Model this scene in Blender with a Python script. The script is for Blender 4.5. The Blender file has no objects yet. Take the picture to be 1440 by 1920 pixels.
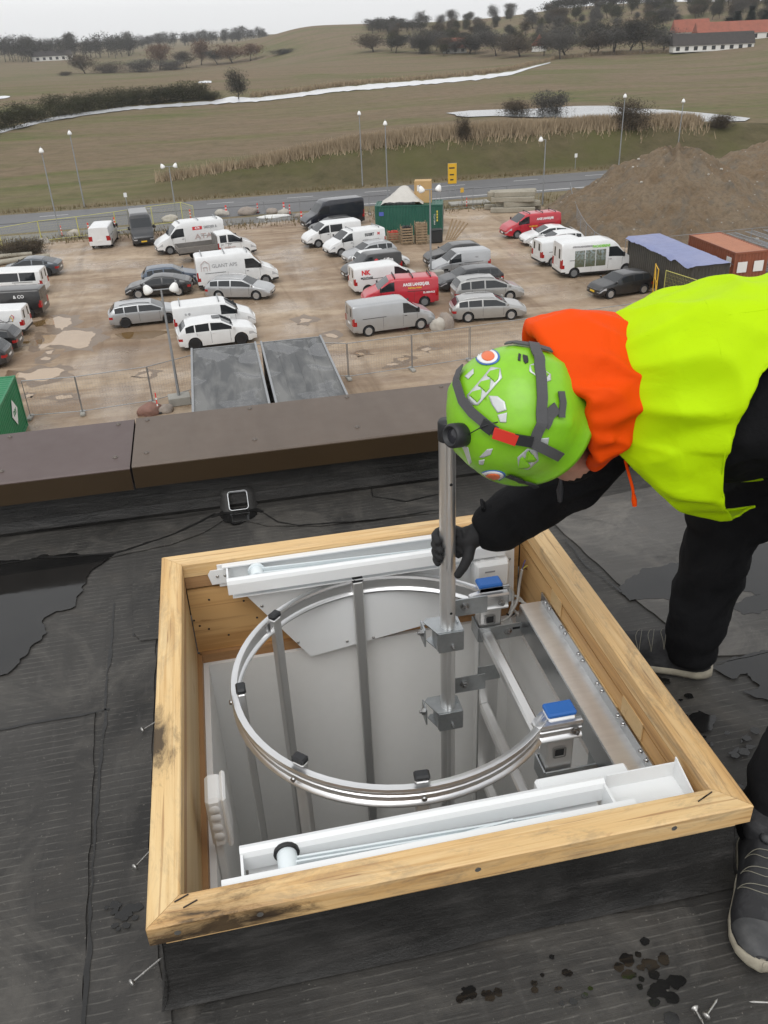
import bpy, bmesh, math, random
import numpy as np
from mathutils import Vector, Matrix, Euler, noise as mnoise
random.seed(7); rng = np.random.default_rng(7)
S = bpy.context.scene; COL = S.collection
R = math.radians; PI = math.pi

# ---------------------------------------------------------------- camera
# world frame: X along the parapet, Y out over the car park, roof surface at z = 0
F_PX = 1594.06; PITCH = R(29.6308); ROLL = R(-2.561); YAW = R(10.327); CZ = 1.5336; GZ = CZ - 16.4
_x0 = np.array([1., 0, 0]); _u0 = np.array([0, math.sin(PITCH), math.cos(PITCH)]); _f0 = np.array([0, math.cos(PITCH), -math.sin(PITCH)])
_c, _s = math.cos(-YAW), math.sin(-YAW); _M = np.array([[_c, -_s, 0], [_s, _c, 0], [0, 0, 1]])
CX = _M @ (math.cos(ROLL) * _x0 + math.sin(ROLL) * _u0); CU = _M @ (-math.sin(ROLL) * _x0 + math.cos(ROLL) * _u0); CW = _M @ _f0
CAM = np.array([0, 0, CZ])
cd = bpy.data.cameras.new('camera'); cam = bpy.data.objects.new('camera', cd); COL.objects.link(cam)
cd.sensor_fit = 'VERTICAL'; cd.sensor_height = 36; cd.sensor_width = 27; cd.lens = F_PX / 1920 * 36
cd.clip_start = 0.05; cd.clip_end = 9000
cam.matrix_world = Matrix(((CX[0], CU[0], -CW[0], 0), (CX[1], CU[1], -CW[1], 0), (CX[2], CU[2], -CW[2], CZ), (0, 0, 0, 1)))
S.camera = cam
def ray(px, py): return CW + (px - 720) / F_PX * CX - (py - 960) / F_PX * CU
def atZ(px, py, z): d = ray(px, py); return Vector(CAM + d * ((z - CZ) / d[2]))       # on a level surface
def atY(px, py, y): d = ray(px, py); return Vector(CAM + d * (y / d[1]))              # on a plane across
def atX(px, py, x): d = ray(px, py); return Vector(CAM + d * (x / d[0]))
def atD(px, py, D): d = ray(px, py); return Vector(CAM + d * (D / math.hypot(d[0], d[1])))
def G(px, py): return atZ(px, py, GZ)                                                 # on the car park

# ---------------------------------------------------------------- world, sun, exposure
W = bpy.data.worlds.new('World'); S.world = W; W.use_nodes = True
nt = W.node_tree; nt.nodes.clear()
sky = nt.nodes.new('ShaderNodeTexSky'); sky.sky_type = 'NISHITA'; sky.sun_disc = False
sky.sun_elevation = R(38); sky.sun_rotation = R(200); sky.air_density = 1.0; sky.dust_density = 1.2; sky.ozone_density = 1.0
hs = nt.nodes.new('ShaderNodeHueSaturation'); hs.inputs['Saturation'].default_value = 0.13
bg = nt.nodes.new('ShaderNodeBackground'); bg.inputs[1].default_value = 0.15
wo = nt.nodes.new('ShaderNodeOutputWorld')
# even cloud layer over the clear-sky model: a closed overcast
mxs = nt.nodes.new('ShaderNodeMix'); mxs.data_type = 'RGBA'; mxs.inputs[0].default_value = .84; mxs.inputs[7].default_value = (4.75, 4.78, 4.82, 1)
nt.links.new(sky.outputs[0], hs.inputs['Color']); nt.links.new(hs.outputs[0], mxs.inputs[6]); nt.links.new(mxs.outputs[2], bg.inputs[0]); nt.links.new(bg.outputs[0], wo.inputs[0])
sl = bpy.data.lights.new('sun', 'SUN'); sl.energy = 0.9; sl.angle = R(40); sl.color = (1, 0.985, 0.96)
so = bpy.data.objects.new('sun', sl); COL.objects.link(so)
_el, _az = R(55), R(205)
_sd = Vector((math.sin(_az) * math.cos(_el), math.cos(_az) * math.cos(_el), math.sin(_el)))
so.rotation_euler = _sd.to_track_quat('Z', 'Y').to_euler()
sky.sun_elevation = _el; sky.sun_rotation = _az
S.view_settings.view_transform = 'Standard'; S.view_settings.look = 'None'; S.view_settings.gamma = 1; S.view_settings.exposure = 0.45
S.view_settings.use_curve_mapping = False

# ---------------------------------------------------------------- materials
def srgb(r, g, b): return tuple(((v / 255) / 12.92 if v / 255 <= .04045 else ((v / 255 + .055) / 1.055) ** 2.4) for v in (r, g, b))
MATS = {}
def mat(name, col, rough=.5, metal=0, var=None, bump=None, coat=0, spec=None, alpha=None, trans=0, ior=None, stretch=None, coords='Object', emit=None):
    """var: list of (scale, amount 0-1, colour) mixed in by noise; bump: (scale, strength, distance); stretch: texture scale xyz"""
    if name in MATS: return MATS[name]
    m = bpy.data.materials.new(name); m.use_nodes = True; MATS[name] = m
    t = m.node_tree; b = t.nodes['Principled BSDF']; N = t.nodes.new; L = t.links.new
    b.inputs['Roughness'].default_value = rough; b.inputs['Metallic'].default_value = metal
    b.inputs['Coat Weight'].default_value = coat
    b.inputs['Coat Roughness'].default_value = .06
    if spec is not None: b.inputs['Specular IOR Level'].default_value = spec
    if trans: b.inputs['Transmission Weight'].default_value = trans
    if ior: b.inputs['IOR'].default_value = ior
    if alpha is not None: b.inputs['Alpha'].default_value = alpha
    if emit: b.inputs['Emission Color'].default_value = (*emit[:3], 1); b.inputs['Emission Strength'].default_value = emit[3]
    b.inputs['Base Color'].default_value = (*col, 1)
    if var or bump:
        tc = N('ShaderNodeTexCoord'); mp = N('ShaderNodeMapping'); L(tc.outputs[coords], mp.inputs[0])
        if stretch: mp.inputs['Scale'].default_value = stretch
    cur = None
    for k, v in enumerate(var or []):
        sc, amt, c2 = v[:3]; lo, hi = v[3:5] if len(v) > 3 else (.4, .65)
        n = N('ShaderNodeTexNoise'); n.inputs['Scale'].default_value = sc; n.inputs['Detail'].default_value = 6; n.inputs['Roughness'].default_value = .6
        L(mp.outputs[0], n.inputs['Vector'])
        r = N('ShaderNodeMapRange'); r.inputs['From Min'].default_value = lo; r.inputs['From Max'].default_value = hi; r.inputs['To Max'].default_value = amt
        L(n.outputs['Fac'], r.inputs['Value'])
        mx = N('ShaderNodeMix'); mx.data_type = 'RGBA'; L(r.outputs[0], mx.inputs['Factor'])
        if cur is None: mx.inputs[6].default_value = (*col, 1)
        else: L(cur, mx.inputs[6])
        mx.inputs[7].default_value = (*c2, 1); cur = mx.outputs[2]
    if cur is not None: L(cur, b.inputs['Base Color'])
    if bump:
        n = N('ShaderNodeTexNoise'); n.inputs['Scale'].default_value = bump[0]; n.inputs['Detail'].default_value = 5
        L(mp.outputs[0], n.inputs['Vector'])
        bp = N('ShaderNodeBump'); bp.inputs['Strength'].default_value = bump[1]; bp.inputs['Distance'].default_value = bump[2] if len(bump) > 2 else .01
        L(n.outputs['Fac'], bp.inputs['Height']); L(bp.outputs[0], b.inputs['Normal'])
    return m
class Nodes:
    """small helper for hand-wired materials"""
    def __init__(s, name):
        s.m = bpy.data.materials.new(name); s.m.use_nodes = True; s.t = s.m.node_tree; s.b = s.t.nodes['Principled BSDF']; MATS[name] = s.m
        s.tc = s.t.nodes.new('ShaderNodeTexCoord')
    def n(s, typ, **kw):
        o = s.t.nodes.new('ShaderNode' + typ)
        for k, v in kw.items(): setattr(o, k, v)
        return o
    def l(s, a, b): s.t.links.new(a, b)
    def mapping(s, scale=(1, 1, 1), rot=(0, 0, 0), coords='Object', src=None):
        m = s.n('Mapping'); m.inputs['Scale'].default_value = scale; m.inputs['Rotation'].default_value = rot
        s.l(src or s.tc.outputs[coords], m.inputs[0]); return m.outputs[0]
    def noise(s, vec, scale, detail=5, rough=.6, dist=0):
        o = s.n('TexNoise'); o.inputs['Scale'].default_value = scale; o.inputs['Detail'].default_value = detail; o.inputs['Roughness'].default_value = rough; o.inputs['Distortion'].default_value = dist
        s.l(vec, o.inputs['Vector']); return o.outputs['Fac']
    def wave(s, vec, scale, dist=0, dscale=1, dirn='X', detail=2):
        o = s.n('TexWave'); o.inputs['Scale'].default_value = scale; o.inputs['Distortion'].default_value = dist; o.inputs['Detail'].default_value = detail
        o.inputs['Detail Scale'].default_value = dscale; o.bands_direction = dirn; s.l(vec, o.inputs['Vector']); return o.outputs['Fac']
    def rng(s, v, a, b, c=0, d=1):
        o = s.n('MapRange'); o.inputs['From Min'].default_value = a; o.inputs['From Max'].default_value = b; o.inputs['To Min'].default_value = c; o.inputs['To Max'].default_value = d
        s.l(v, o.inputs['Value']); return o.outputs[0]
    def mix(s, f, a, b):
        o = s.n('Mix', data_type='RGBA')
        for k, v in ((0, f), (6, a), (7, b)):
            if isinstance(v, tuple): o.inputs[k].default_value = (*v, 1)
            elif isinstance(v, (int, float)): o.inputs[k].default_value = v
            else: s.l(v, o.inputs[k])
        return o.outputs[2]
    def math(s, op, a, b=0):
        o = s.n('Math', operation=op)
        for k, v in ((0, a), (1, b)):
            if isinstance(v, (int, float)): o.inputs[k].default_value = v
            else: s.l(v, o.inputs[k])
        return o.outputs[0]
    def bump(s, h, strength, dist, prev=None):
        o = s.n('Bump'); o.inputs['Strength'].default_value = strength; o.inputs['Distance'].default_value = dist; s.l(h, o.inputs['Height'])
        if prev is not None: s.l(prev, o.inputs['Normal'])
        return o.outputs[0]
    def out(s, col=None, rough=None, normal=None, metal=None):
        for k, v in (('Base Color', col), ('Roughness', rough), ('Normal', normal), ('Metallic', metal)):
            if v is None: continue
            if isinstance(v, tuple): s.b.inputs[k].default_value = (*v, 1)
            elif isinstance(v, (int, float)): s.b.inputs[k].default_value = v
            else: s.l(v, s.b.inputs[k])
        return s.m

# ---------------------------------------------------------------- mesh helpers
class MB:
    """collects geometry, build() links it as ONE mesh object"""
    def __init__(s): s.v = []; s.f = []; s.sm = []
    def add(s, vs, fs, smooth=False):
        o = len(s.v); s.v += [tuple(v) for v in vs]; s.f += [tuple(i + o for i in f) for f in fs]; s.sm += [smooth] * len(fs); return s
    def box(s, c, d, rz=0, M=None, bev=0):
        hx, hy, hz = d[0] / 2, d[1] / 2, d[2] / 2
        if bev:
            b = min(bev, hx * .9, hy * .9, hz * .9); vs = []; idx = {}
            for sx in (-1, 1):
                for sy in (-1, 1):
                    for sz in (-1, 1):
                        for a in range(3):
                            q = [sx * (hx - (b if a != 0 else 0)), sy * (hy - (b if a != 1 else 0)), sz * (hz - (b if a != 2 else 0))]
                            idx[sx, sy, sz, a] = len(vs); vs.append(Vector(q))
            fs = []
            for a in range(3):
                u, w = [k for k in range(3) if k != a]
                for sg in (-1, 1):
                    q = []
                    for su, sw in ((-1, -1), (1, -1), (1, 1), (-1, 1)):
                        k = [0, 0, 0]; k[a] = sg; k[u] = su; k[w] = sw; q.append(idx[k[0], k[1], k[2], a])
                    if (sg < 0) != (a == 1): q.reverse()
                    fs.append(q)
            for a in range(3):
                u, w = [k for k in range(3) if k != a]
                for su in (-1, 1):
                    for sw in (-1, 1):
                        k0 = [0, 0, 0]; k1 = [0, 0, 0]
                        for k, e in ((k0, -1), (k1, 1)): k[a] = e; k[u] = su; k[w] = sw
                        q = [idx[(*k0, u)], idx[(*k1, u)], idx[(*k1, w)], idx[(*k0, w)]]
                        fs.append(q)
            for sx in (-1, 1):
                for sy in (-1, 1):
                    for sz in (-1, 1): fs.append([idx[sx, sy, sz, a] for a in range(3)])
        else:
            vs = [Vector((x, y, z)) for x in (-hx, hx) for y in (-hy, hy) for z in (-hz, hz)]
            fs = [(0, 1, 3, 2), (4, 6, 7, 5), (0, 4, 5, 1), (2, 3, 7, 6), (0, 2, 6, 4), (1, 5, 7, 3)]
        m = M or Matrix.Rotation(rz, 3, 'Z')
        return s.add([m @ v + Vector(c) for v in vs], fs)
    def bar(s, a, b, w, h, up=(0, 0, 1)):
        a, b = Vector(a), Vector(b); d = (b - a); L = d.length; x = d.normalized(); up = Vector(up)
        if abs(x.dot(up)) > .99: up = Vector((0, 1, 0))
        y = up.cross(x).normalized(); z = x.cross(y)
        return s.box((a + b) / 2, (L, w, h), M=Matrix((x, y, z)).transposed())
    def tube(s, path, r, n=8, cap=True, closed=False):
        P = [Vector(p) for p in path]; m = len(P); rs = r if hasattr(r, '__len__') else [r] * m
        ts = []
        for i in range(m):
            a = P[(i - 1) % m] if (i > 0 or closed) else P[i]; b = P[(i + 1) % m] if (i < m - 1 or closed) else P[i]
            ts.append((b - a).normalized())
        up = Vector((0, 0, 1)) if abs(ts[0].z) < .9 else Vector((1, 0, 0))
        nrm = ts[0].cross(up).normalized(); vs = []
        for i in range(m):
            nrm = (nrm - ts[i] * nrm.dot(ts[i]))
            nrm = nrm.normalized() if nrm.length > 1e-6 else ts[i].orthogonal().normalized()
            bn = ts[i].cross(nrm)
            for k in range(n):
                a = 2 * PI * k / n; vs.append(P[i] + (nrm * math.cos(a) + bn * math.sin(a)) * rs[i])
        fs = []
        for i in range(m if closed else m - 1):
            for k in range(n):
                j = (i + 1) % m; fs.append((i * n + k, i * n + (k + 1) % n, j * n + (k + 1) % n, j * n + k))
        s.add(vs, fs, True)
        if cap and not closed:
            s.add([vs[k] for k in range(n)], [tuple(range(n - 1, -1, -1))]); s.add([vs[(m - 1) * n + k] for k in range(n)], [tuple(range(n))])
        return s
    def lathe(s, prof, n=16, M=None, o=(0, 0, 0), smooth=True):
        """prof: (radius, height) pairs about local z"""
        m = M or Matrix.Identity(3); o = Vector(o); vs = []
        for r, h in prof:
            for k in range(n): a = 2 * PI * k / n; vs.append(m @ Vector((r * math.cos(a), r * math.sin(a), h)) + o)
        fs = [(i * n + k, i * n + (k + 1) % n, (i + 1) * n + (k + 1) % n, (i + 1) * n + k) for i in range(len(prof) - 1) for k in range(n)]
        s.add(vs, fs, smooth)
        if prof[0][0] > 1e-5: s.add(vs[:n], [tuple(range(n - 1, -1, -1))])
        if prof[-1][0] > 1e-5: s.add(vs[-n:], [tuple(range(n))])
        return s
    def prism(s, poly, z0, z1, M=None, o=(0, 0, 0)):
        m = M or Matrix.Identity(3); o = Vector(o); n = len(poly)
        vs = [m @ Vector((x, y, z0)) + o for x, y in poly] + [m @ Vector((x, y, z1)) + o for x, y in poly]
        return s.add(vs, [tuple(range(n - 1, -1, -1)), tuple(range(n, 2 * n))] + [(i, (i + 1) % n, n + (i + 1) % n, n + i) for i in range(n)])
    def quad(s, a, b, c, d): return s.add([a, b, c, d], [(0, 1, 2, 3)])
    def mesh(s, name='mesh'):
        me = bpy.data.meshes.new(name); me.from_pydata(s.v, [], s.f); me.update()
        me.polygons.foreach_set('use_smooth', s.sm); return me
    def build(s, name, m, parent=None, loc=None, rot=None, fix=True):
        me = s.mesh(name)
        if fix and len(s.f) < 60000:
            bm = bmesh.new(); bm.from_mesh(me); bmesh.ops.recalc_face_normals(bm, faces=bm.faces); bm.to_mesh(me); bm.free()
        return obj(name, me, m, parent, loc, rot)
def obj(name, me, m, parent=None, loc=None, rot=None):
    o = bpy.data.objects.new(name, me); COL.objects.link(o)
    if m is not None and len(me.materials) == 0: me.materials.append(MATS[m] if isinstance(m, str) else m)
    if parent: o.parent = parent
    if loc is not None: o.location = loc
    if rot is not None: o.rotation_euler = rot
    return o
def tag(o, label=None, cat=None, group=None, kind=None):
    if label: o['label'] = label
    if cat: o['category'] = cat
    if group: o['group'] = group
    if kind: o['kind'] = kind
    return o
def thing(name, label, cat, loc=(0, 0, 0), rz=0, group=None):
    o = bpy.data.objects.new(name, None); COL.objects.link(o); o.location = loc; o.rotation_euler = (0, 0, rz); o.empty_display_size = .1
    return tag(o, label, cat, group)
def copy_tree(o, parent=None):
    c = o.copy(); COL.objects.link(c); c.parent = parent
    for ch in list(o.children): copy_tree(ch, c)
    return c
def struct(o): o['kind'] = 'structure'; return o
def evald(o):
    """modifier result as a fresh mesh"""
    dg = bpy.context.evaluated_depsgraph_get(); me = bpy.data.meshes.new_from_object(o.evaluated_get(dg)); return me
FONT = None
def text_mesh(txt, size, extrude=.004, align='CENTER', bold=0, sx=1.0):
    cu = bpy.data.curves.new('txt', 'FONT'); cu.body = txt; cu.size = size; cu.extrude = extrude; cu.align_x = align; cu.align_y = 'CENTER'; cu.offset = bold; cu.resolution_u = 2
    o = bpy.data.objects.new('txt', cu); COL.objects.link(o); me = evald(o)
    bpy.data.objects.remove(o); bpy.data.curves.remove(cu)
    if sx != 1:
        for v in me.vertices: v.co.x *= sx
    return me
def fbm(x, y, z=0, o=4):
    return mnoise.fractal(Vector((x, y, z)), 1.0, 2.0, o)
# ================================================================ TERRAIN
_v = atD  # control points: photo direction + distance -> height of the land there
CTRL = [(0,240,215),(200,205,250),(430,190,258),(700,165,285),(1000,122,370),(0,170,350),(0,122,850),(250,119,800),(480,113,680),(430,130,450),
        (720,99,540),(900,103,500),(1000,107,455),(1270,101,425),(1440,108,385),(1100,150,270),
        (560,52,800),(640,47,820),(700,45,840),(500,76,790),(760,52,760),(900,44,720),(1000,26,720),(1100,12,720),(1250,4,720),(1440,2,720),(1600,0,700),(1900,0,700)]
_az0 = math.atan2(CW[0], CW[1])
def _pol(x, y): return np.arctan2(x, y) - _az0, np.log(np.maximum(np.hypot(x, y), 1.0))
_pts = []
for a in CTRL:
    p = _v(*a); _pts.append((p.x, p.y, p.z - GZ))
for az in np.radians([-70, -45, -30, -15, 0, 15, 30, 45, 70]):
    for d, z in ((60, 0), (110, 0), (2700, 14)): _pts.append((math.sin(az + _az0) * d, math.cos(az + _az0) * d, z))
for az, d, z in ((-60, 300, 1), (-60, 900, 3), (-40, 300, 1), (-40, 900, 3), (-20, 1400, 5), (-5, 1400, 8), (10, 1300, 12), (25, 1300, 12), (45, 300, 3), (60, 300, 3), (60, 700, 20), (-12, 850, 1), (-9, 820, 1.5), (20, 190, 1.2), (8, 160, .6), (-10, 160, .4), (-25, 160, .5), (40, 160, 1)):
    a = R(az) + _az0; _pts.append((math.sin(a) * d, math.cos(a) * d, z))
for px, py, d in ((860, 212, 188), (1000, 205, 190), (1200, 205, 186), (1390, 222, 166), (1100, 222, 172), (1250, 228, 168)):
    p = atD(px, py, d); _pts.append((p.x, p.y, 1.2))
_P = np.array(_pts); _A, _L = _pol(_P[:, 0], _P[:, 1]); _Q = np.stack([_A * 2.2, _L], 1)
def _phi(r): return np.where(r > 1e-9, r * r * np.log(r + 1e-12), 0)
_n = len(_Q); _K = _phi(np.linalg.norm(_Q[:, None] - _Q[None], axis=2)) + np.eye(_n) * 2e-3
_T = np.concatenate([np.ones((_n, 1)), _Q], 1)
_sol = np.linalg.solve(np.block([[_K, _T], [_T.T, np.zeros((3, 3))]]), np.concatenate([_P[:, 2], np.zeros(3)]))
def ss(t): t = np.clip(t, 0, 1); return t * t * (3 - 2 * t)
BX = [-200, -22, -8, 7, 18, 30, 55, 75, 100, 200]; BH = [0, 0, .4, 1.7, 3.0, 3.8, 3.7, 2.8, 2.3, 2]
def height(x, y):
    x = np.asarray(x, float); y = np.asarray(y, float); sh = x.shape; x = x.ravel(); y = y.ravel()
    a, l = _pol(x, y); q = np.stack([a * 2.2, l], 1); z = np.empty(len(x))
    for i in range(0, len(x), 20000):
        qq = q[i:i + 20000]; z[i:i + 20000] = _phi(np.linalg.norm(qq[:, None] - _Q[None], axis=2)) @ _sol[:_n] + np.concatenate([np.ones((len(qq), 1)), qq], 1) @ _sol[_n:]
    d = np.hypot(x, y)
    z = z * ss((d - 122) / 45) * (y > 0)
    b = np.interp(x, BX, BH)
    bank = b * ss((y - 106.5) / 10.5) * (1 - ss((y - 118.5) / 26))
    z = z + bank
    pm = 1 - ss((np.sqrt(((x - PC[0]) * PD[0] + (y - PC[1]) * PD[1]) ** 2 / PR[0] ** 2 + (-(x - PC[0]) * PD[1] + (y - PC[1]) * PD[0]) ** 2 / PR[1] ** 2) - 1.0) / .7); z = z * (1 - pm) + 1.28 * pm
    return (z + GZ).reshape(sh)
_pl, _pr = atZ(838, 212, GZ + 1.42), atZ(1410, 223, GZ + 1.42); PC = ((_pl.x + _pr.x) / 2, (_pl.y + _pr.y) / 2); _pd = (_pr - _pl).normalized(); PD = (_pd.x, _pd.y); PR = ((_pr - _pl).length / 2 + 3, 17.0)
def land(x, y): return float(height(np.array([x]), np.array([y]))[0])
def on_land(px, py, d0=120, d1=1600):
    """first hit of a photo direction with the land"""
    d = np.linspace(d0, d1, 1500); r = ray(px, py); k = 1 / math.hypot(r[0], r[1])
    X_, Y_, Z_ = CAM[0] + r[0] * k * d, CAM[1] + r[1] * k * d, CAM[2] + r[2] * k * d
    h = height(X_, Y_); i = np.argmax(Z_ < h)
    if Z_[i] >= h[i]: i = len(d) - 1
    return Vector((X_[i], Y_[i], h[i]))

# --- field: brown stubble and winter green in broad bands
n = Nodes('field'); mp = n.mapping((1, 1, 1)); st = n.mapping((.010, .045, .02), (0, 0, R(8)))
a = n.noise(st, 1.0, 7, .66, .8); b_ = n.noise(mp, .45, 8, .75); c_ = n.noise(n.mapping((.025, .42, .1), (0, 0, R(-7))), 1, 6, .65); e_ = n.noise(mp, .016, 4, .6, .5); d_ = n.noise(n.mapping((.06, .9, .2), (0, 0, R(11))), 1, 6, .7)
col = n.mix(n.rng(a, .47, .66), (.190, .142, .094), (.122, .130, .048))
col = n.mix(n.rng(e_, .53, .68, 0, .7), col, (.098, .122, .036))
col = n.mix(n.rng(c_, .45, .70, 0, .65), col, (.225, .172, .112))
col = n.mix(n.rng(d_, .50, .72, 0, .55), col, (.085, .078, .042))
col = n.mix(n.rng(b_, .45, .7, 0, .55), col, (.075, .07, .035))
# the steep road bank carries darker rough grass
gs = n.n('SeparateXYZ'); n.l(n.tc.outputs['Object'], gs.inputs[0]); mk = n.math('MULTIPLY', n.math('MULTIPLY', n.rng(gs.outputs['Y'], 106.5, 108.5), n.rng(gs.outputs['Y'], 119, 116)), n.rng(gs.outputs['X'], -12, 4))
g2 = n.mix(n.rng(b_, .35, .68), (.060, .056, .026), (.125, .104, .058)); g2 = n.mix(n.rng(n.noise(mp, .09, 4), .45, .62, 0, .7), g2, (.085, .088, .030))
col = n.mix(n.math('MULTIPLY', mk, .92), col, g2)
n.out(col, .95, n.bump(b_, .8, .4)); MATS['field'].node_tree.nodes['Principled BSDF'].inputs['Specular IOR Level'].default_value = .12
naz, nd = 340, 250
azs = np.radians(np.concatenate([np.linspace(-100, -34, 40), np.linspace(-33, 33, 260), np.linspace(34, 100, 40)])) + _az0
ds = np.concatenate([np.linspace(2, 90, 12), np.linspace(94, 200, 110), np.exp(np.linspace(math.log(201), math.log(2650), 128))])
AA, DD = np.meshgrid(azs, ds); XX_, YY_ = np.sin(AA) * DD, np.cos(AA) * DD
# micro relief keeps the bank and the field edge uneven
ZZ_ = height(XX_, YY_)
for i in range(ZZ_.shape[0]):
    if 100 < ds[i] < 420:
        for j in range(ZZ_.shape[1]):
            if YY_[i, j] > 106.5: ZZ_[i, j] += fbm(XX_[i, j] * .13, YY_[i, j] * .13) * .16
ZZ_ -= .03
vs = np.stack([XX_, YY_, ZZ_], 2).reshape(-1, 3); na = len(azs)
fs = [(i * na + j, i * na + j + 1, (i + 1) * na + j + 1, (i + 1) * na + j) for i in range(len(ds) - 1) for j in range(na - 1)]
me = bpy.data.meshes.new('ground'); me.from_pydata(vs.tolist(), [], [f[::-1] for f in fs]); me.polygons.foreach_set('use_smooth', [True] * len(fs))
struct(obj('ground', me, 'field'))

# --- flat sheets draped a little above the ground
def sheet(name, poly, z, m, rough_edge=0, step=2.0, seed=0, fq=.4):
    """filled outline on the level car park, edge broken up"""
    pts = []
    for i in range(len(poly)):
        a, b = Vector(poly[i]), Vector(poly[(i + 1) % len(poly)]); L = (b - a).length; k = max(1, int(L / step))
        for j in range(k):
            p = a.lerp(b, j / k); 
            if rough_edge: p = p + Vector((fbm(p.x * fq + seed, p.y * fq), fbm(p.x * fq, p.y * fq + 9 + seed))) * rough_edge
            pts.append(p)
    bm = bmesh.new(); vs = [bm.verts.new((p.x, p.y, z)) for p in pts]; f = bm.faces.new(vs); bmesh.ops.triangulate(bm, faces=[f]); bmesh.ops.recalc_face_normals(bm, faces=bm.faces)
    for f in bm.faces:
        if f.normal.z < 0: f.normal_flip()
    me = bpy.data.meshes.new(name); bm.to_mesh(me); bm.free(); return obj(name, me, m)
n = Nodes('dirt'); mp = n.mapping((1, 1, 1)); st = n.mapping((.06, .5, 1), (0, 0, R(28)))
a = n.noise(mp, .11, 6, .6, .4); b_ = n.noise(mp, 1.7, 8, .72); c_ = n.noise(st, 1.2, 6, .6, 1.2); e_ = n.noise(n.mapping((.5, .05, 1), (0, 0, R(12))), 1.1, 6, .6, 1.0); w_ = n.noise(mp, .22, 4, .55, .3)
col = n.mix(n.rng(a, .35, .65), (.225, .152, .096), (.37, .28, .195))
col = n.mix(n.rng(c_, .48, .66, 0, .7), col, (.46, .36, .255))
col = n.mix(n.rng(e_, .50, .66, 0, .6), col, (.165, .108, .064)); tr = n.wave(n.mapping((1, 1, 1), (0, 0, R(14))), .055, 9, .35, 'Y', 4); col = n.mix(n.math('MULTIPLY', n.rng(tr, .86, .98, 0, .55), n.rng(a, .4, .6)), col, (.50, .40, .29))
col = n.mix(n.rng(b_, .45, .75, 0, .5), col, (.15, .1, .062))
n.out(col, n.rng(w_, .44, .62, .8, .22), n.bump(b_, .8, .06, n.bump(c_, .6, .08))); 
poly = [G(-700, 520), G(0, 462), G(340, 432), G(560, 402), G(700, 398), G(900, 392), G(1010, 385), G(1120, 420), G(1200, 480), G(1400, 480), (75, 60, 0), (75, 3.3, 0), (-60, 3.3, 0), (-60, 60, 0)]
struct(sheet('car_park', [(p[0], p[1]) for p in poly], GZ + .02, 'dirt', .8))
mat('puddle', (.40, .285, .18), .04, var=[(.5, .5, (.30, .21, .125))])
mat('wet_mud', (.15, .098, .058), .35, var=[(1.5, .6, (.20, .14, .088))], bump=(8, .5, .02)); mat('puddle_clear', (.17, .105, .045), .03)
PUD = [[(78,690),(110,683),(200,667),(330,672),(362,690),(300,705),(225,715),(100,714)]]
def px3(l, ox, oy, s): return [(ox + a / s, oy + b / s) for a, b in l]
PUD = [px3(q, 0, 460, 3) for q in (
    [(80,745),(110,715),(180,718),(230,700),(320,690),(362,708),(340,735),(260,765),(190,775),(120,755)],
    [(215,580),(250,545),(245,505),(320,505),(360,480),(440,483),(525,490),(528,520),(495,560),(470,585),(400,575),(330,565),(290,560),(240,585)],
    [(235,445),(270,415),(330,402),(400,412),(410,435),(380,460),(350,482),(320,470),(300,448)],
    [(220,640),(260,628),(295,635),(280,648),(235,650)], [(310,855),(350,842),(400,846),(390,862),(330,866)], [(790,735),(830,715),(865,722),(860,738),(810,745)], [(255,605),(290,597),(285,612),(258,616)], [(120,850),(150,835),(180,838),(150,858)], [(790,710),(820,702),(832,712),(800,718)])]
PUD += [px3(q, 440, 460, 2.571) for q in ([(308,362),(340,350),(375,360),(350,376),(315,374)], [(440,432),(470,424),(495,436),(470,448),(445,446)], [(580,522),(610,515),(632,524),(600,532)], [(785,550),(820,542),(842,552),(812,562),(790,560)], [(740,577),(770,568),(795,576),(770,588),(745,586)], [(905,500),(935,492),(955,500),(930,512)])]
for i, q in enumerate(PUD):
    o = sheet('puddle', [tuple(G(*p)[:2]) for p in q], GZ + .03, 'puddle', .30, .12, i, 1.1); struct(o)
    pts = [Vector(G(*p)[:2]) for p in q]; cc = sum(pts, Vector((0, 0))) / len(pts); struct(sheet('wet_mud', [tuple(cc + (p - cc) * (1.12 + .5 / max(.5, (p - cc).length))) for p in pts], GZ + .0245 + i * .0001, 'wet_mud', .5, .2, i + 9, 1.1))
for i, q in enumerate([px3([(185,440),(235,425),(300,405),(290,430),(240,455),(200,462)], 0, 460, 3), px3([(60,560),(120,545),(240,530),(245,570),(150,565),(80,580)], 0, 460, 3), px3([(650,500),(720,485),(900,480),(960,490),(860,525),(700,530)], 0, 460, 3), [(540,645),(600,632),(650,640),(600,655)]]):
    struct(sheet('puddle', [tuple(G(*p)[:2]) for p in q], GZ + .026, 'puddle_clear', .2, .4, i + 40))
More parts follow.
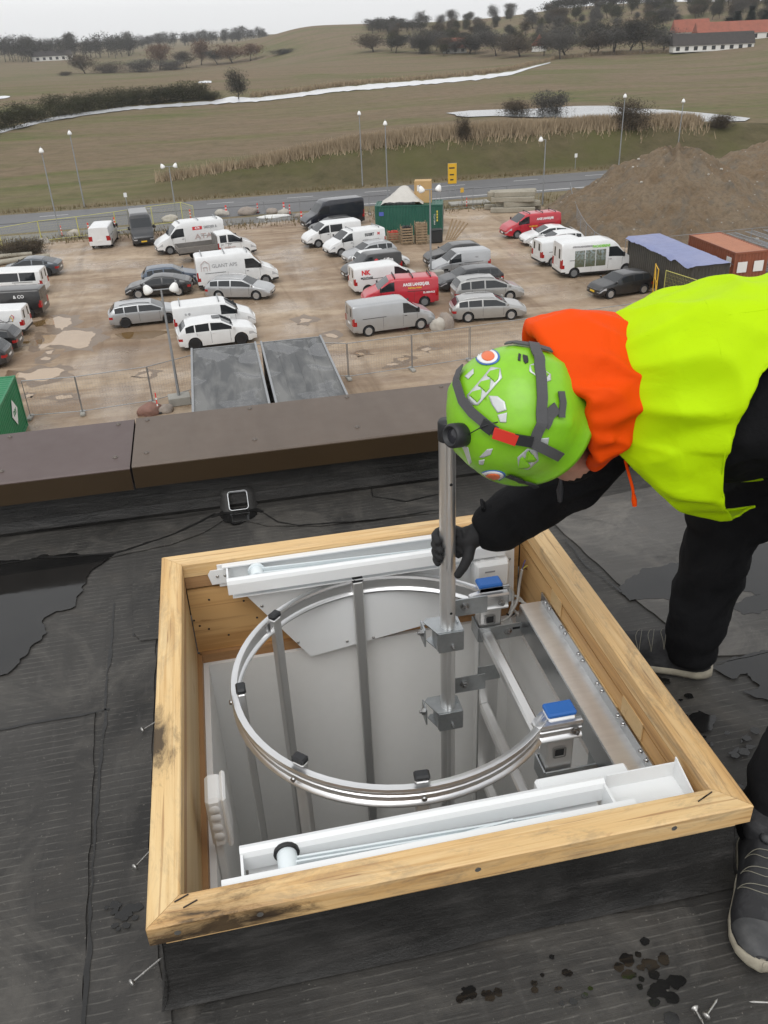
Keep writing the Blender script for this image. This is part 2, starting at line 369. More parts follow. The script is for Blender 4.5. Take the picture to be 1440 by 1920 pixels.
# --- road with seam and edge line
mat('asphalt', (.105, .105, .11), .55, var=[(.25, .5, (.15, .15, .15)), (3, .4, (.07, .07, .075))], bump=(30, .3, .01), stretch=(.2, 1, 1))
mat('asphalt_light', (.16, .157, .15), .7, var=[(.3, .5, (.12, .118, .11)), (2, .5, (.2, .19, .17))], stretch=(.2, 1, 1))
mat('asphalt_seam', (.03, .03, .032), .6)
mat('road_paint', (.7, .7, .68), .5, var=[(6, .5, (.4, .4, .4))])
mat('verge', (.15, .115, .06), .95, var=[(.6, .8, (.10, .095, .04)), (4, .5, (.24, .19, .12))])
def strip(name, x0, x1, y0, y1, z, m): return struct(MB().quad((x0, y0, z), (x1, y0, z), (x1, y1, z), (x0, y1, z)).build(name, m))
strip('verge', -260, 260, 84.5, 107, GZ + .012, 'verge')
strip('road', -260, 260, 93.2, 104.6, GZ + .024, 'asphalt')
strip('cycle_path', -260, 12, 88.6, 92.2, GZ + .024, 'asphalt_light')
strip('road_seam', -260, 260, 98.7, 99.15, GZ + .030, 'asphalt_seam')
strip('road_marking', 14, 260, 94.3, 94.55, GZ + .030, 'road_paint')
for i in range(-10, 16):
    struct(MB().quad((i * 9., 101.9, GZ + .03), (i * 9 + 3, 101.9, GZ + .03), (i * 9 + 3, 102.05, GZ + .03), (i * 9, 102.05, GZ + .03)).build('road_marking', 'road_paint'))
# --- pond, flooded ditch, small pools
mat('water', (.16, .165, .165), .08, var=[(.05, .5, (.11, .11, .105))], bump=(1.2, .12, .05), stretch=(.5, 2, 1))
mat('melt_water', (.62, .63, .64), .25, var=[(.3, .6, (.75, .76, .78))])
def draped(name, pxs, z, m, seed):
    pts = [atZ(*p, z) for p in pxs]; return struct(sheet(name, [(p.x, p.y) for p in pts], z, m, .9, 3, seed))
pz = GZ + 1.42
draped('pond', [(838,212),(880,207),(935,205),(1000,204),(1070,199),(1140,198),(1190,203),(1260,206),(1330,213),(1410,221),(1395,227),(1300,228),(1200,226),(1110,221),(1000,220),(930,217),(870,219)], pz, 'water', 3)
def ribbon(name, pxs, wpx, m, dz=.12, wave_=.5):
    """strip lying on the land along a photo line, width in photo pixels"""
    L, Rr = [], []
    for i in range(len(pxs) - 1):
        (x0, y0), (x1, y1) = pxs[i], pxs[i + 1]; k = max(2, int(abs(x1 - x0) / 8))
        for j in range(k):
            t = j / k; x, y = x0 + (x1 - x0) * t, y0 + (y1 - y0) * t; w = wpx[i] * (1 - t) + wpx[i + 1] * t
            w *= 1 + wave_ * fbm(x * .07, i)
            a, b = on_land(x, y - w / 2), on_land(x, y + w / 2); L.append(a + Vector((0, 0, dz))); Rr.append(b + Vector((0, 0, dz)))
    vs = L + Rr; q = len(L)
    return struct(MB().add(vs, [(i, i + 1, q + i + 1, q + i) for i in range(q - 1)], True).build(name, m))
ribbon('stream', [(-160,285),(0,248),(60,233),(110,222),(170,213),(240,204),(320,199),(405,193),(430,188),(480,188),(550,180),(620,170),(700,163),(800,155),(900,146),(960,138),(1000,126),(1040,116)], [6,6,6,6,6,6,5,7,10,7,8,8,9,8,8,6,3,1.5], 'melt_water')
ribbon('field_pool', [(372,155),(385,154),(408,154)], [2,4,2], 'melt_water', .1)
ribbon('field_pool', [(-30,185),(0,183.5),(28,181)], [3,5,1], 'melt_water', .1)
# ================================================================ VEGETATION (late winter, mostly bare)
mat('bark', (.055, .045, .035), .9, var=[(3, .6, (.09, .08, .065))])
for nm, c, c2 in (('twig_brown', (.075, .062, .045), (.12, .095, .07)), ('twig_olive', (.042, .046, .026), (.075, .07, .04)), ('twig_red', (.14, .085, .055), (.19, .125, .085)),
                  ('twig_grey', (.085, .08, .072), (.12, .112, .10)), ('needle', (.018, .03, .02), (.03, .045, .03)), ('twig_dark', (.045, .044, .036), (.075, .07, .056))):
    mat(nm, c, .95, var=[(.6, 1, c2)], spec=.1)
mat('straw', (.34, .265, .175), .95, var=[(.25, .8, (.26, .20, .13)), (3, .5, (.42, .34, .24))], spec=.1)
mat('weeds', (.20, .155, .09), .95, var=[(.5, .8, (.13, .115, .05))], spec=.1)
def tree_meshes(kind, seed, H=10., W_=4., ntw=2600):
    """trunk with limbs, and a crown of twig-sized faces through the crown's volume; unit height H"""
    r = random.Random(seed); t = MB(); c = MB(); tips = []
    base = .22 if kind in ('bare', 'tall') else .04
    def limb(p, d, L, rad, lev):
        n_ = 4; pts = [p.copy()]; q = p.copy(); dd = d.copy()
        for i in range(n_):
            dd = (dd + Vector((r.uniform(-1, 1), r.uniform(-1, 1), r.uniform(-.2, .7))) * .22).normalized(); q = q + dd * L / n_; pts.append(q.copy())
        t.tube(pts, [rad * (1 - .75 * i / n_) for i in range(n_ + 1)], 5 if lev < 2 else 3, cap=False)
        tips.append((pts[-1], dd, L)); tips.append((pts[-2], dd, L))
        if lev < 3:
            for k in range(r.randint(3, 4) if lev else r.randint(6, 8)):
                i = r.randint(1, n_); sp = Vector((r.uniform(-1, 1), r.uniform(-1, 1), r.uniform(-.1, .8))).normalized()
                limb(pts[i], (dd * .45 + sp).normalized(), L * r.uniform(.48, .7), rad * .5, lev + 1)
    if kind == 'conifer':
        t.tube([(0, 0, 0), (0, 0, H)], [.25, .03], 6)
        for i in range(ntw):
            h = r.uniform(.08, 1) ** .8 * H; w = W_ * .5 * (1 - h / H) ** .8 * r.uniform(.35, 1.05) + .1; a = r.uniform(0, 2 * PI)
            p = Vector((math.cos(a) * w, math.sin(a) * w, h)); d = Vector((math.cos(a), math.sin(a), -.35)); s_ = Vector((-math.sin(a), math.cos(a), r.uniform(-.3, .3)))
            l, b = r.uniform(.5, 1.1), r.uniform(.12, .3); c.add([p - d * l - s_ * b, p - d * l + s_ * b, p + d * l * .4], [(0, 1, 2)])
        return t.mesh('trunk'), c.mesh('crown')
    if kind == 'bush':
        for k in range(9):
            a = r.uniform(0, 2 * PI); rr = r.uniform(0, .3) * W_
            limb(Vector((math.cos(a) * rr, math.sin(a) * rr, 0)), Vector((math.cos(a) * .5, math.sin(a) * .5, 1)).normalized(), H * .5, .09, 1)
    else:
        limb(Vector((0, 0, 0)), Vector((0, 0, 1)), H * .55, H * .022, 0)
    mx = max(max(abs(p.x), abs(p.y)) for p, _, _ in tips); mz = max(p.z for p, _, _ in tips)
    fx, fz = W_ * .5 / mx, H * .96 / mz
    t.v = [(x * fx if z > H * .02 else x, y * fx if z > H * .02 else y, z * fz) for x, y, z in t.v]
    k = 0
    while k < ntw:
        p, d, L = r.choice(tips); p = Vector((p.x * fx, p.y * fx, p.z * fz))
        sd = Vector((r.gauss(0, 1), r.gauss(0, 1), r.gauss(0, .8))) * (.10 * H if kind == 'bush' else .085 * H)
        q = p + sd
        if kind in ('bare', 'tall') and r.random() < .38:
            u_ = Vector((r.gauss(0, 1), r.gauss(0, 1), r.gauss(0, 1))).normalized() * r.random() ** .45; lob = 1 + .60 * mnoise.noise(u_ * 2.6 + Vector((seed * 3, 0, 0))); q = Vector((u_.x * W_ * .46 * lob, u_.y * W_ * .46 * lob, H * .60 + u_.z * H * .40 * lob))
        elif kind == 'bush' and r.random() < .4:
            u_ = Vector((r.gauss(0, 1), r.gauss(0, 1), abs(r.gauss(0, 1)))).normalized() * r.random() ** .45; lob = 1 + .7 * mnoise.noise(u_ * 2.8 + Vector((seed * 3, 0, 0))); q = Vector((u_.x * W_ * .5 * lob, u_.y * W_ * .5 * lob, u_.z * H * .88 * lob + .03 * H))
        if q.z < .02 * H or q.z > H * 1.03: continue
        up = Vector((q.x * .5 / W_ + r.uniform(-.8, .8), q.y * .5 / W_ + r.uniform(-.8, .8), r.uniform(.1, 1.2))).normalized(); s_ = up.orthogonal().normalized(); s_ = Matrix.Rotation(r.uniform(0, 6.28), 3, up) @ s_
        l = r.uniform(.05, .11) * H; w = r.uniform(.0025, .0065) * H * (1.5 if kind == 'bush' else 1)
        c.add([q - s_ * w, q + s_ * w, q + up * l], [(0, 1, 2)])
        if r.random() < .5:
            u2 = (up + s_ * r.choice((-1, 1)) * .8).normalized(); c.add([q + up * l * .3 - s_.cross(up) * w, q + up * l * .3 + s_.cross(up) * w, q + up * l * .3 + u2 * l * .7], [(0, 1, 2)])
        k += 1
    return t.mesh('trunk'), c.mesh('crown')
PROTO = {k: [tree_meshes(k2, s, 10, w, n_) for s in range(c)] for k, k2, w, n_, c in (('bare', 'bare', 8, 3400, 4), ('tall', 'tall', 5.5, 2900, 3), ('bush', 'bush', 11, 4200, 4), ('conifer', 'conifer', 5, 2600, 1))}
_crown_cache = {}
_ti = [0]
def tree(kind, base, H, W_, m, label, cat='tree', group=None, name=None, sink=.1):
    """a tree or bush standing on the land: > trunk, crown"""
    _ti[0] += 1; v = _ti[0] % len(PROTO[kind]); tm, cm = PROTO[kind][v]
    nat = {'bare': 8, 'tall': 5.5, 'bush': 11, 'conifer': 5}[kind]
    t = thing(name or {'bare': 'bare_tree', 'tall': 'tall_bare_tree', 'bush': 'bush', 'conifer': 'conifer'}[kind], label, cat, (base[0], base[1], base[2] - sink), (_ti[0] * 2.39996) % 6.28, group)
    t.scale = (W_ / nat, W_ / nat, H / 10)
    if (kind, v, m) not in _crown_cache:
        a = tm.copy(); b = cm.copy(); a.materials.append(MATS['bark']); b.materials.append(MATS[m]); _crown_cache[kind, v, m] = (a, b)
    a, b = _crown_cache[kind, v, m]
    obj('trunk', a, None, t); obj('crown', b, None, t); return t
def tree_px(kind, px, ybase, ytop, wpx, m, label, D=None, **kw):
    b = on_land(px, ybase) if D is None else atD(px, ybase, D)
    if D is not None: b.z = land(b.x, b.y)
    d = math.hypot(b.x, b.y); k = (b - Vector(CAM)).dot(Vector(CW)) / F_PX
    top = atD(px, ytop, d); return tree(kind, b, max(top.z - b.z, .6), wpx * k, m, label, **kw)
ORD = ['first', 'second', 'third', 'fourth', 'fifth', 'sixth', 'seventh', 'eighth', 'ninth', 'tenth', 'eleventh', 'twelfth', 'thirteenth', 'fourteenth', 'fifteenth']
# hedge of thickets along the stream, left
g = 'thicket hedge along the stream'
HED = [(-60,262,205,95),(8,246,196,80),(62,232,188,78),(118,221,176,80),(160,213,172,70),(205,206,164,72),(246,201,163,66),(290,197,160,72),(330,194,158,70),(362,192,150,62),(392,191,168,46)]
for i, (x, yb, yt, w) in enumerate(HED):
    lab = ['leftmost olive thicket of the hedge running along the white stream', 'second thicket from the left in the stream hedge', 'third thicket from the left in the stream hedge', 'fourth thicket from the left in the stream hedge', 'fifth thicket from the left in the stream hedge', 'middle thicket of the hedge along the white stream', 'thicket just right of the middle of the stream hedge', 'fourth thicket from the right end of the stream hedge', 'third thicket from the right end of the stream hedge', 'tallest thicket near the right end of the stream hedge', 'low rounded thicket at the right end of the stream hedge'][i]
    tree_px('bush', x, yb - 4, yt, w * 1.15, 'twig_olive', lab, cat='bush', group=g, name='thicket')
tree_px('bare', 448, 187, 128, 46, 'twig_dark', 'lone bare tree standing beside the bend of the white stream')
# trees and scrub in the middle distance, left of the grassy hill
g = 'trees on the far edge of the field'
for i, (k, x, yb, yt, w, m, lab) in enumerate([
    ('bush', 122, 142, 133, 24, 'twig_brown', 'small lone shrub left of the brown copse in the far field'),
    ('bare', 160, 138, 100, 42, 'twig_brown', 'leftmost bare tree of the brown copse in the far field'),
    ('bush', 205, 137, 115, 50, 'twig_brown', 'low brown bush beside the leftmost tree of the far copse'),
    ('bush', 262, 135, 110, 52, 'twig_grey', 'low greyish bush in the middle of the far copse'),
    ('bare', 300, 131, 83, 40, 'twig_red', 'reddish bare tree left of the middle of the far copse'),
    ('bush', 320, 131, 110, 44, 'twig_grey', 'grey low bush in front of the reddish trees'),
    ('bare', 350, 127, 96, 38, 'twig_brown', 'brown tree between the two reddish trees of the copse'),
    ('tall', 378, 122, 74, 30, 'twig_red', 'tallest reddish tree of the far copse'),
    ('bare', 408, 121, 94, 36, 'twig_dark', 'dark tree right of the tallest reddish tree'),
    ('bare', 436, 118, 82, 46, 'twig_red', 'broad reddish tree near the right end of the copse'),
    ('bare', 470, 114, 82, 42, 'twig_red', 'rightmost reddish tree of the copse below the grassy hill')]):
    tree_px(k, x, yb, yt, w * 1.25, m, lab, group=g)
tree_px('bush', 528, 102, 91, 46, 'twig_dark', 'low dark scrub at the foot of the grassy hill', cat='bush')
# far wood on the left horizon: one mass
def wood(name, items, m, label):
    mb = MB(); r = random.Random(5)
    for (x, y, z, h, w) in items:
        cm = PROTO['tall'][r.randint(0, 2)][1]; n0 = len(cm.vertices); co = np.empty(n0 * 3); cm.vertices.foreach_get('co', co); co = co.reshape(-1, 3)
        sel = r.sample(range(len(cm.polygons)), 620)
        a = r.uniform(0, 6.28); ca, sa = math.cos(a), math.sin(a); fs = []; vs = []
        for s_ in sel:
            for vi in cm.polygons[s_].vertices:
                p = co[vi]; p = (p[0] * 1.0, p[1] * 1.0, p[2]); vs.append((x + (p[0] * ca - p[1] * sa) * w / 5.5, y + (p[0] * sa + p[1] * ca) * w / 5.5, z + p[2] * h / 10))
            fs.append((len(vs) - 3, len(vs) - 2, len(vs) - 1))
        # widen the twigs: far away they read as clumps
        for q in range(0, len(vs), 3):
            a_, b_ = Vector(vs[q]), Vector(vs[q + 1]); mid = (a_ + b_) / 2; vs[q] = tuple(mid + (a_ - mid) * 3.0); vs[q + 1] = tuple(mid + (b_ - mid) * 3.0)
        mb.add(vs, fs)
        mb.tube([(x, y, z - .5), (x, y, z + h * .5)], [.3, .12], 4, cap=False)
    o = mb.build(name, m, fix=False); return tag(o, label, 'wood', kind='stuff')
items = []
r_ = random.Random(3)
for i in range(150):
    px = r_.uniform(-150, 520); D_ = r_.uniform(900, 1050) + (px > 260) * 350; p = atD(px, 110, D_); h = r_.uniform(13, 22) if px < 260 else r_.uniform(10, 18)
    items.append((p.x, p.y, land(p.x, p.y), h, r_.uniform(9, 13)))
wood('far_wood', items, 'twig_dark', 'dark far-off wood along the left horizon')
# wooded hill on the right: single trees that can be told apart
g = 'bare trees scattered over the wooded hill'
lab_h = 'bare winter tree among many on the wooded hillside'
for i in range(190):
    px = r_.uniform(725, 1500); D_ = r_.uniform(500, 715)
    if px < 1020 and 610 < D_ and r_.random() < .45: continue
    p = atD(px, 90, D_); p.z = land(p.x, p.y); h = r_.uniform(4, 8) if D_ > 620 else r_.uniform(5, 10)
    kd = r_.choice(('bare', 'bare', 'bush', 'tall')) if px < 1050 else r_.choice(('bare', 'tall', 'bare')); tw = r_.choice(('twig_dark', 'twig_brown', 'twig_grey', 'twig_olive'))
    lab_h = '%s %s on the %s slope of the wooded hill, %s' % ({'twig_dark': 'dark', 'twig_brown': 'brown', 'twig_grey': 'grey', 'twig_olive': 'olive'}[tw], {'bare': 'round bare tree', 'bush': 'low bush', 'tall': 'slim bare tree'}[kd], 'upper' if D_ > 640 else 'middle' if D_ > 570 else 'lower', 'at its left end' if px < 850 else 'left of its middle' if px < 1000 else 'in its middle' if px < 1150 else 'right of its middle' if px < 1300 else 'at its right end')
    tree(kd, p, h, h * r_.uniform(.75, 1.15), tw, lab_h, cat='bush' if kd == 'bush' else 'tree', group=g, name='hillside_bush' if kd == 'bush' else 'hillside_tree')
g = 'trees in the belt at the foot of the hill'
for i, (x, yb, yt, w) in enumerate([(700,100,62,60),(742,102,66,56),(790,103,52,64),(838,104,70,40),(880,104,60,66),(930,108,58,70),(975,109,62,74),(1020,108,70,40),(1060,110,44,86),(1105,107,62,66),(1120,104,40,60),(1150,104,52,80),(1180,102,30,70),(1205,102,38,84),(1245,101,50,70)]):
    tree_px('bare', x, yb - 3, yt, w * 1.1, ['twig_brown', 'twig_dark', 'twig_grey'][i % 3], f'{ORD[i]} large bare tree from the left in the belt at the hill foot', group=g, name='belt_tree')
tree_px('bare', 1050, 111, 62, 52, 'twig_grey', 'bare grey tree at the field corner where the stream ends')
for i, (x, yt) in enumerate([(1375,22),(1400,12),(1428,20),(1360,34)]):
    tree_px('conifer', x, 88, yt, 38, 'needle', ['dark conifer left of the tallest behind the red roof', 'tallest dark conifer behind the red farm roof', 'rightmost dark conifer behind the red farm roof', 'shortest leftmost dark conifer behind the red farm roof'][i], D=500, group='conifers behind the farm')
for i, (x, yb, yt, w) in enumerate([(785,46,20,22),(850,38,18,26),(925,30,8,24),(958,28,6,26),(1165,14,3,10),(880,36,22,18),(826,42,26,24)]):
    tree_px('bare', x, yb, yt, w, 'twig_grey', f'bare tree on the hill ridge against the sky, {ORD[[0, 2, 4, 5, 6, 3, 1][i]]} from the left', D=735, group='ridge trees', name='ridge_tree')
# dark wood on the hill top right
items = []
for i in range(130):
    px = r_.uniform(1020, 1560); D_ = r_.uniform(640, 800); p = atD(px, 60, D_); items.append((p.x, p.y, land(p.x, p.y), r_.uniform(6, 10), r_.uniform(8, 12)))
for i in range(40):
    px = r_.uniform(690, 800); D_ = r_.uniform(690, 790); p = atD(px, 60, D_); items.append((p.x, p.y, land(p.x, p.y), r_.uniform(4, 8), r_.uniform(7, 10)))
wood('hilltop_wood', items, 'twig_dark', 'dark dense wood covering the top of the right-hand hill')
# pond bushes and bank shrubs
tree_px('bush', 968, 215, 184, 66, 'twig_brown', 'brown reed bush standing in the pond, left of a taller one', cat='bush', name='reed_bush')
tree_px('bush', 1030, 212, 168, 74, 'twig_grey', 'taller grey-brown bush on the far shore of the pond', cat='bush', name='reed_bush')
for x, yb, yt, w, l in ((868, 282, 238, 26, 'thin dark shrub on the dry grass bank behind the yellow road sign'), (1180, 300, 246, 60, 'dark shrub on the bank behind the road lamps'), (1345, 262, 236, 50, 'low dark shrub on the bank behind the earth mounds')):
    p = atY(x, yb, 115.); p.z = land(p.x, p.y); k = (p - Vector(CAM)).dot(Vector(CW)) / F_PX
    tree('bush', p, (yb - yt) * k, w * k * 1.2, 'twig_brown', l, cat='bush', name='bank_shrub')
# dry reeds on top of the bank and weeds along the verge: uncountable
def blades(name, pts, m, hmin, hmax, w, label, r):
    vs, fs = [], []
    for (x, y, z) in pts:
        h = r.uniform(hmin, hmax); a = r.uniform(0, PI); lx, ly = r.uniform(-.45, .45) * h, r.uniform(-.45, .45) * h; ww = w * r.uniform(.5, 1.4)
        k = len(vs); vs += [(x - math.cos(a) * ww, y - math.sin(a) * ww, z - .03), (x + math.cos(a) * ww, y + math.sin(a) * ww, z - .03), (x + lx, y + ly, z + h)]; fs.append((k, k + 1, k + 2))
    me = bpy.data.meshes.new(name); me.from_pydata(vs, [], fs); return tag(obj(name, me, m), label, 'grass', kind='stuff')
N_ = 64000
xs = rng.uniform(-6, 68, N_); f_ = np.interp(xs, [-6, 8, 20, 30, 68], [.06, .3, .8, 1, 1]); f_ = f_ * np.array([.35 + .65 * max(0, min(1, .5 + 1.6 * mnoise.noise(Vector((x * .35, 3.3, 0))))) for x in xs]); keep = rng.random(N_) < f_; xs = xs[keep]
ys = 118 + rng.normal(0, 1, len(xs)) * np.interp(xs, [-6, 8, 30, 68], [.8, 1.2, 1.7, 1.8]) + .6; hz = height(xs, ys)
blades('dry_reeds', list(zip(xs, ys, hz)), 'straw', .45, 1.5, .075, 'pale dry reeds along the top of the road bank', random.Random(1))
xs = rng.uniform(-70, 80, 9000); ys = np.concatenate([rng.normal(88.0, 1.2, 5000), rng.normal(106.0, .5, 4000)]); hz = height(xs, ys)
blades('verge_weeds', list(zip(xs, ys, hz)), 'weeds', .15, .6, .05, 'dry weeds along both sides of the road', random.Random(2))
xs = rng.uniform(15, 230, 9000); t_ = rng.random(9000)
pl = [on_land(x, y) for x, y in ((470,185),(550,176),(620,165),(700,157),(800,149),(900,140),(960,132),(1000,121),(1040,112),(1130,104),(1270,101))]
bl = []
for i in range(9000):
    k = random.random() * (len(pl) - 1.001); j = int(k); p = pl[j].lerp(pl[j + 1], k - j); a = math.atan2(p.x, p.y); d = math.hypot(p.x, p.y) + 3 + abs(random.gauss(0, 3)); bl.append((math.sin(a) * d, math.cos(a) * d))
hz = height(np.array([b[0] for b in bl]), np.array([b[1] for b in bl]))
blades('stream_reeds', [(b[0], b[1], z) for b, z in zip(bl, hz)], 'straw', .5, 1.6, .16, 'pale dry reeds along the far bank of the stream', random.Random(4))

# ---------------------------------------------------------------- farm and houses at the foot of the hill
mat('red_tile', (.30, .095, .06), .8, var=[(.6, .6, (.2, .07, .045))]); mat('dark_thatch', (.045, .04, .038), .9, var=[(.8, .5, (.07, .06, .055))]); mat('white_wash', (.72, .71, .68), .8); mat('timber_dark', (.04, .03, .025), .8); mat('pane_far', (.03, .035, .04), .2)
def house(name, label, px, yb, D, L, Wd, hw, hr, roofm, rz, wins=4, timber=False, group=None):
    b = atD(px, yb, D); z = land(b.x, b.y) - .2; t = thing(name, label, 'building', (b.x, b.y, z), rz, group)
    MB().box((0, 0, hw / 2), (L, Wd, hw)).build('wall', 'white_wash', t)
    MB().prism([(-Wd / 2 - .4, hw - .25), (Wd / 2 + .4, hw - .25), (0, hw + hr)], -L / 2 - .3, L / 2 + .3, M=Matrix(((0, 0, 1), (1, 0, 0), (0, 1, 0)))).build('roof', roofm, t)
    for i in range(wins):
        x = -L / 2 + (i + .5) * L / wins; w = MB().box((x, -Wd / 2 - .03, hw * .5), (L / wins * .42, .1, hw * .55)).build('window', 'timber_dark', t)
        MB().box((x, -Wd / 2 - .09, hw * .5), (L / wins * .32, .04, hw * .42)).build('pane', 'pane_far', w)
    return t
house('barn', 'long low white barn with a dark roof at the field edge', 1332, 100, 430, 33, 7, 2.6, 4.2, 'dark_thatch', R(-14), 9)
house('farmhouse', 'big farm building with a bright red tiled roof behind the dark-roofed barn', 1388, 92, 462, 42, 9, 3, 4.5, 'red_tile', R(-12), 6)
house('farmhouse', 'red-roofed house left of the big farm, half hidden by trees', 1290, 90, 480, 16, 8, 3, 5, 'red_tile', R(-10), 3)
house('cottage', 'small red-roofed cottage among the trees left of the stream end', 852, 96, 520, 12, 7, 2.6, 4.5, 'red_tile', R(-8), 3)
house('cottage', 'red-roofed cottage with white gable between trees above the stream end', 1010, 101, 485, 8, 7, 2.8, 4.6, 'red_tile', R(70), 2)
house('farmhouse', 'far pale farm building at the wood on the left horizon', 100, 118, 930, 34, 12, 4, 4, 'dark_thatch', R(20), 6)
# ================================================================ SITE: lamps, fences, containers, mounds
mat('galv', (.36, .37, .38), .42, .75, var=[(9, .5, (.27, .28, .29))]); mat('galv_dull', (.30, .31, .32), .6, .3, var=[(4, .4, (.24, .25, .26))])
mat('lamp_white', (.80, .80, .78), .3); mat('fence_yellow', (.62, .60, .16), .5, var=[(2, .4, (.5, .46, .1))]); mat('gate_yellow', (.70, .42, .03), .5)
mat('marker_red', (.72, .06, .05), .5); mat('white_paint', (.78, .78, .76), .5); mat('concrete', (.33, .32, .29), .85, var=[(2, .6, (.24, .23, .2)), (20, .4, (.4, .39, .36))], bump=(20, .3, .01))
mat('boulder', (.30, .25, .21), .85, var=[(3, .7, (.2, .17, .15)), (12, .4, (.4, .36, .32))], bump=(6, .7, .05)); mat('boulder_pale', (.46, .43, .38), .85, var=[(3, .6, (.34, .31, .27))], bump=(6, .7, .05)); mat('boulder_red', (.24, .13, .10), .85, var=[(3, .6, (.18, .1, .08))], bump=(6, .7, .05))
mat('rubber', (.02, .02, .021), .8); mat('plastic_black', (.018, .018, .019), .5)
def lamp(top, base, kind, label, heads='one', arm=0):
    b = G(*base); h = atY(*top, b.y).z - GZ
    t = thing('street_lamp', label, 'street lamp', b, 0, 'street lamps')
    MB().tube([(0, 0, -.3), (0, 0, 1.2), (0, 0, h)], [.085, .075, .045], 10).build('pole', 'galv_dull', t)
    MB().box((0, -.08, .9), (.1, .03, .35)).build('service_door', 'galv_dull', t)
    hs_ = {'two': ((-.62, 0), (.62, 0)), 'one': ((0, 0),), 'left': ((-.5, 0),)}[heads]
    if heads != 'one': MB().tube([(min(x for x, _ in hs_), 0, h - .02), (max(max(x for x, _ in hs_), 0), 0, h - .02)], .03, 8).build('arm', 'galv_dull', t)
    for x, y in hs_:
        tl = (.35 if x > 0 else -.35) if heads == 'two' else 0
        Mh = Matrix.Rotation(tl, 3, 'Y'); hd = MB().lathe([(.02, .30), (.07, .28), (.13, .22), (.20, .08), (.235, -.04), (.22, -.12), (.15, -.16), (.0, -.17)], 14, Mh, (x, y, h - .02)).build('lamp_head', 'lamp_white', t)
        MB().lathe([(.04, .28), (.045, .36), (.03, .40)], 8, Mh, (x, y, h - .02)).build('cap', 'galv_dull', hd)
    return t
lamp((78,283), (112,440), 0, 'leftmost tall single street lamp, on the car park side of the road')
lamp((126,250), (159,390), 0, 'tall single street lamp across the road, second from the left')
lamp((313,312), (332,412), 0, 'double-headed lamp behind the white vans at the end of the yellow fence', 'two')
lamp((674,213), (680,350), 0, 'tall single lamp across the road behind the navy van')
lamp((718,232), (727,372), 0, 'tall single lamp just left of the green container')
lamp((805,355), (808,522), 0, 'double-headed lamp in front of the green container', 'two')
lamp((1015,262), (1017,385), 0, 'lamp with a head on the left side, by the stack of concrete beams', 'left')
lamp((1180,180), (1160,312), 0, 'tall lamp across the road left of the pond end')
lamp((1277,190), (1268,300), 0, 'rightmost tall lamp, rising behind the brown earth mound')
nl = lamp((303,542), (338,757), 0, 'nearest double-headed lamp beside the dark hut roofs', 'two')
def block(name, c, d, m, label, cat, rz=0, bev=.03, group=None): return tag(MB().box((0, 0, d[2] / 2), d, bev=bev).build(name, m, loc=c, rot=(0, 0, rz)), label, cat, group)
_b = G(338, 757); block('concrete_base', (_b.x, _b.y, GZ + .02), (1.1, .8, .45), 'concrete', 'grey concrete block at the foot of the nearest lamp', 'block', .1)
_b = G(808, 522); block('concrete_base', (_b.x + .25, _b.y - .9, GZ + .02), (.9, .6, .75), 'concrete', 'concrete block beside the red van nose under the middle lamp', 'block', .2)
# --- mesh fence panels
def fence_meshes(Wd, H, leg=True):
    f = MB(); r = .021
    f.tube([(-Wd / 2, 0, .05), (-Wd / 2, 0, H)], r, 6); f.tube([(Wd / 2, 0, .05), (Wd / 2, 0, H)], r, 6)
    f.tube([(-Wd / 2, 0, H), (Wd / 2, 0, H)], r, 6); f.tube([(-Wd / 2, 0, .18), (Wd / 2, 0, .18)], r, 6)
    w = MB(); n_ = int(Wd / .14)
    for i in range(1, n_): x = -Wd / 2 + i * Wd / n_; w.bar((x, 0, .18), (x, 0, H), .004, .004)
    for i in range(1, 8): z = .18 + i * (H - .18) / 8; w.bar((-Wd / 2, 0, z), (Wd / 2, 0, z), .004, .004)
    ft = MB().box((0, 0, .07), (.24, .68, .14), bev=.03)
    return f.mesh('frame'), w.mesh('wire_mesh'), ft.mesh('foot')
_fc = {}
def fence(a, b, H, m, label, group, foot=True, name='fence_panel', footm='concrete', zb=None):
    a, b = Vector(a), Vector(b); L = round((b - a).length, 1); k = (L, H)
    if k not in _fc: _fc[k] = fence_meshes(L - .06, H)
    fm, wm, tm = _fc[k]; c = (a + b) / 2
    t = thing(name, label, 'fence', (c.x, c.y, c.z), math.atan2(b.y - a.y, b.x - a.x), group)
    for nm, me, mm in (('frame', fm, m), ('wire_mesh', wm, m)):
        q = me.copy(); obj(nm, q, mm, t)
    if foot: obj('foot', tm.copy(), footm, t, (-L / 2, 0, 0)); 
    return t
g = 'grey mesh fence panels in front of the building'
F1 = [(-10.1, 42.4), (-7.55, 42.2), (-4.07, 42.6), (-.6, 44.3), (2.9, 44.4), (6.26, 43.0), (9.8, 43.3), (13.2, 43.7), (16.7, 44.1), (20.2, 44.5), (23.7, 44.9)]
LF = ['mesh fence panel beside the near green container', 'mesh fence panel between the near green container and the nearest lamp', 'mesh fence panel behind the nearest lamp', 'mesh fence panel behind the left dark hut roof', 'mesh fence panel behind the right dark hut roof', 'mesh fence panel directly right of the dark hut roofs', 'mesh fence panel below the silver van nose and boulders', 'mesh fence panel left of the green helmet', 'mesh fence panel behind the orange hood', 'mesh fence panel hidden behind the yellow vest']
for i in range(len(F1) - 1): fence((*F1[i], GZ + .02), (*F1[i + 1], GZ + .02), 2.0, 'galv', LF[i], g)
g = 'grey mesh fence panels along the road'
x = 2.0; i = 0
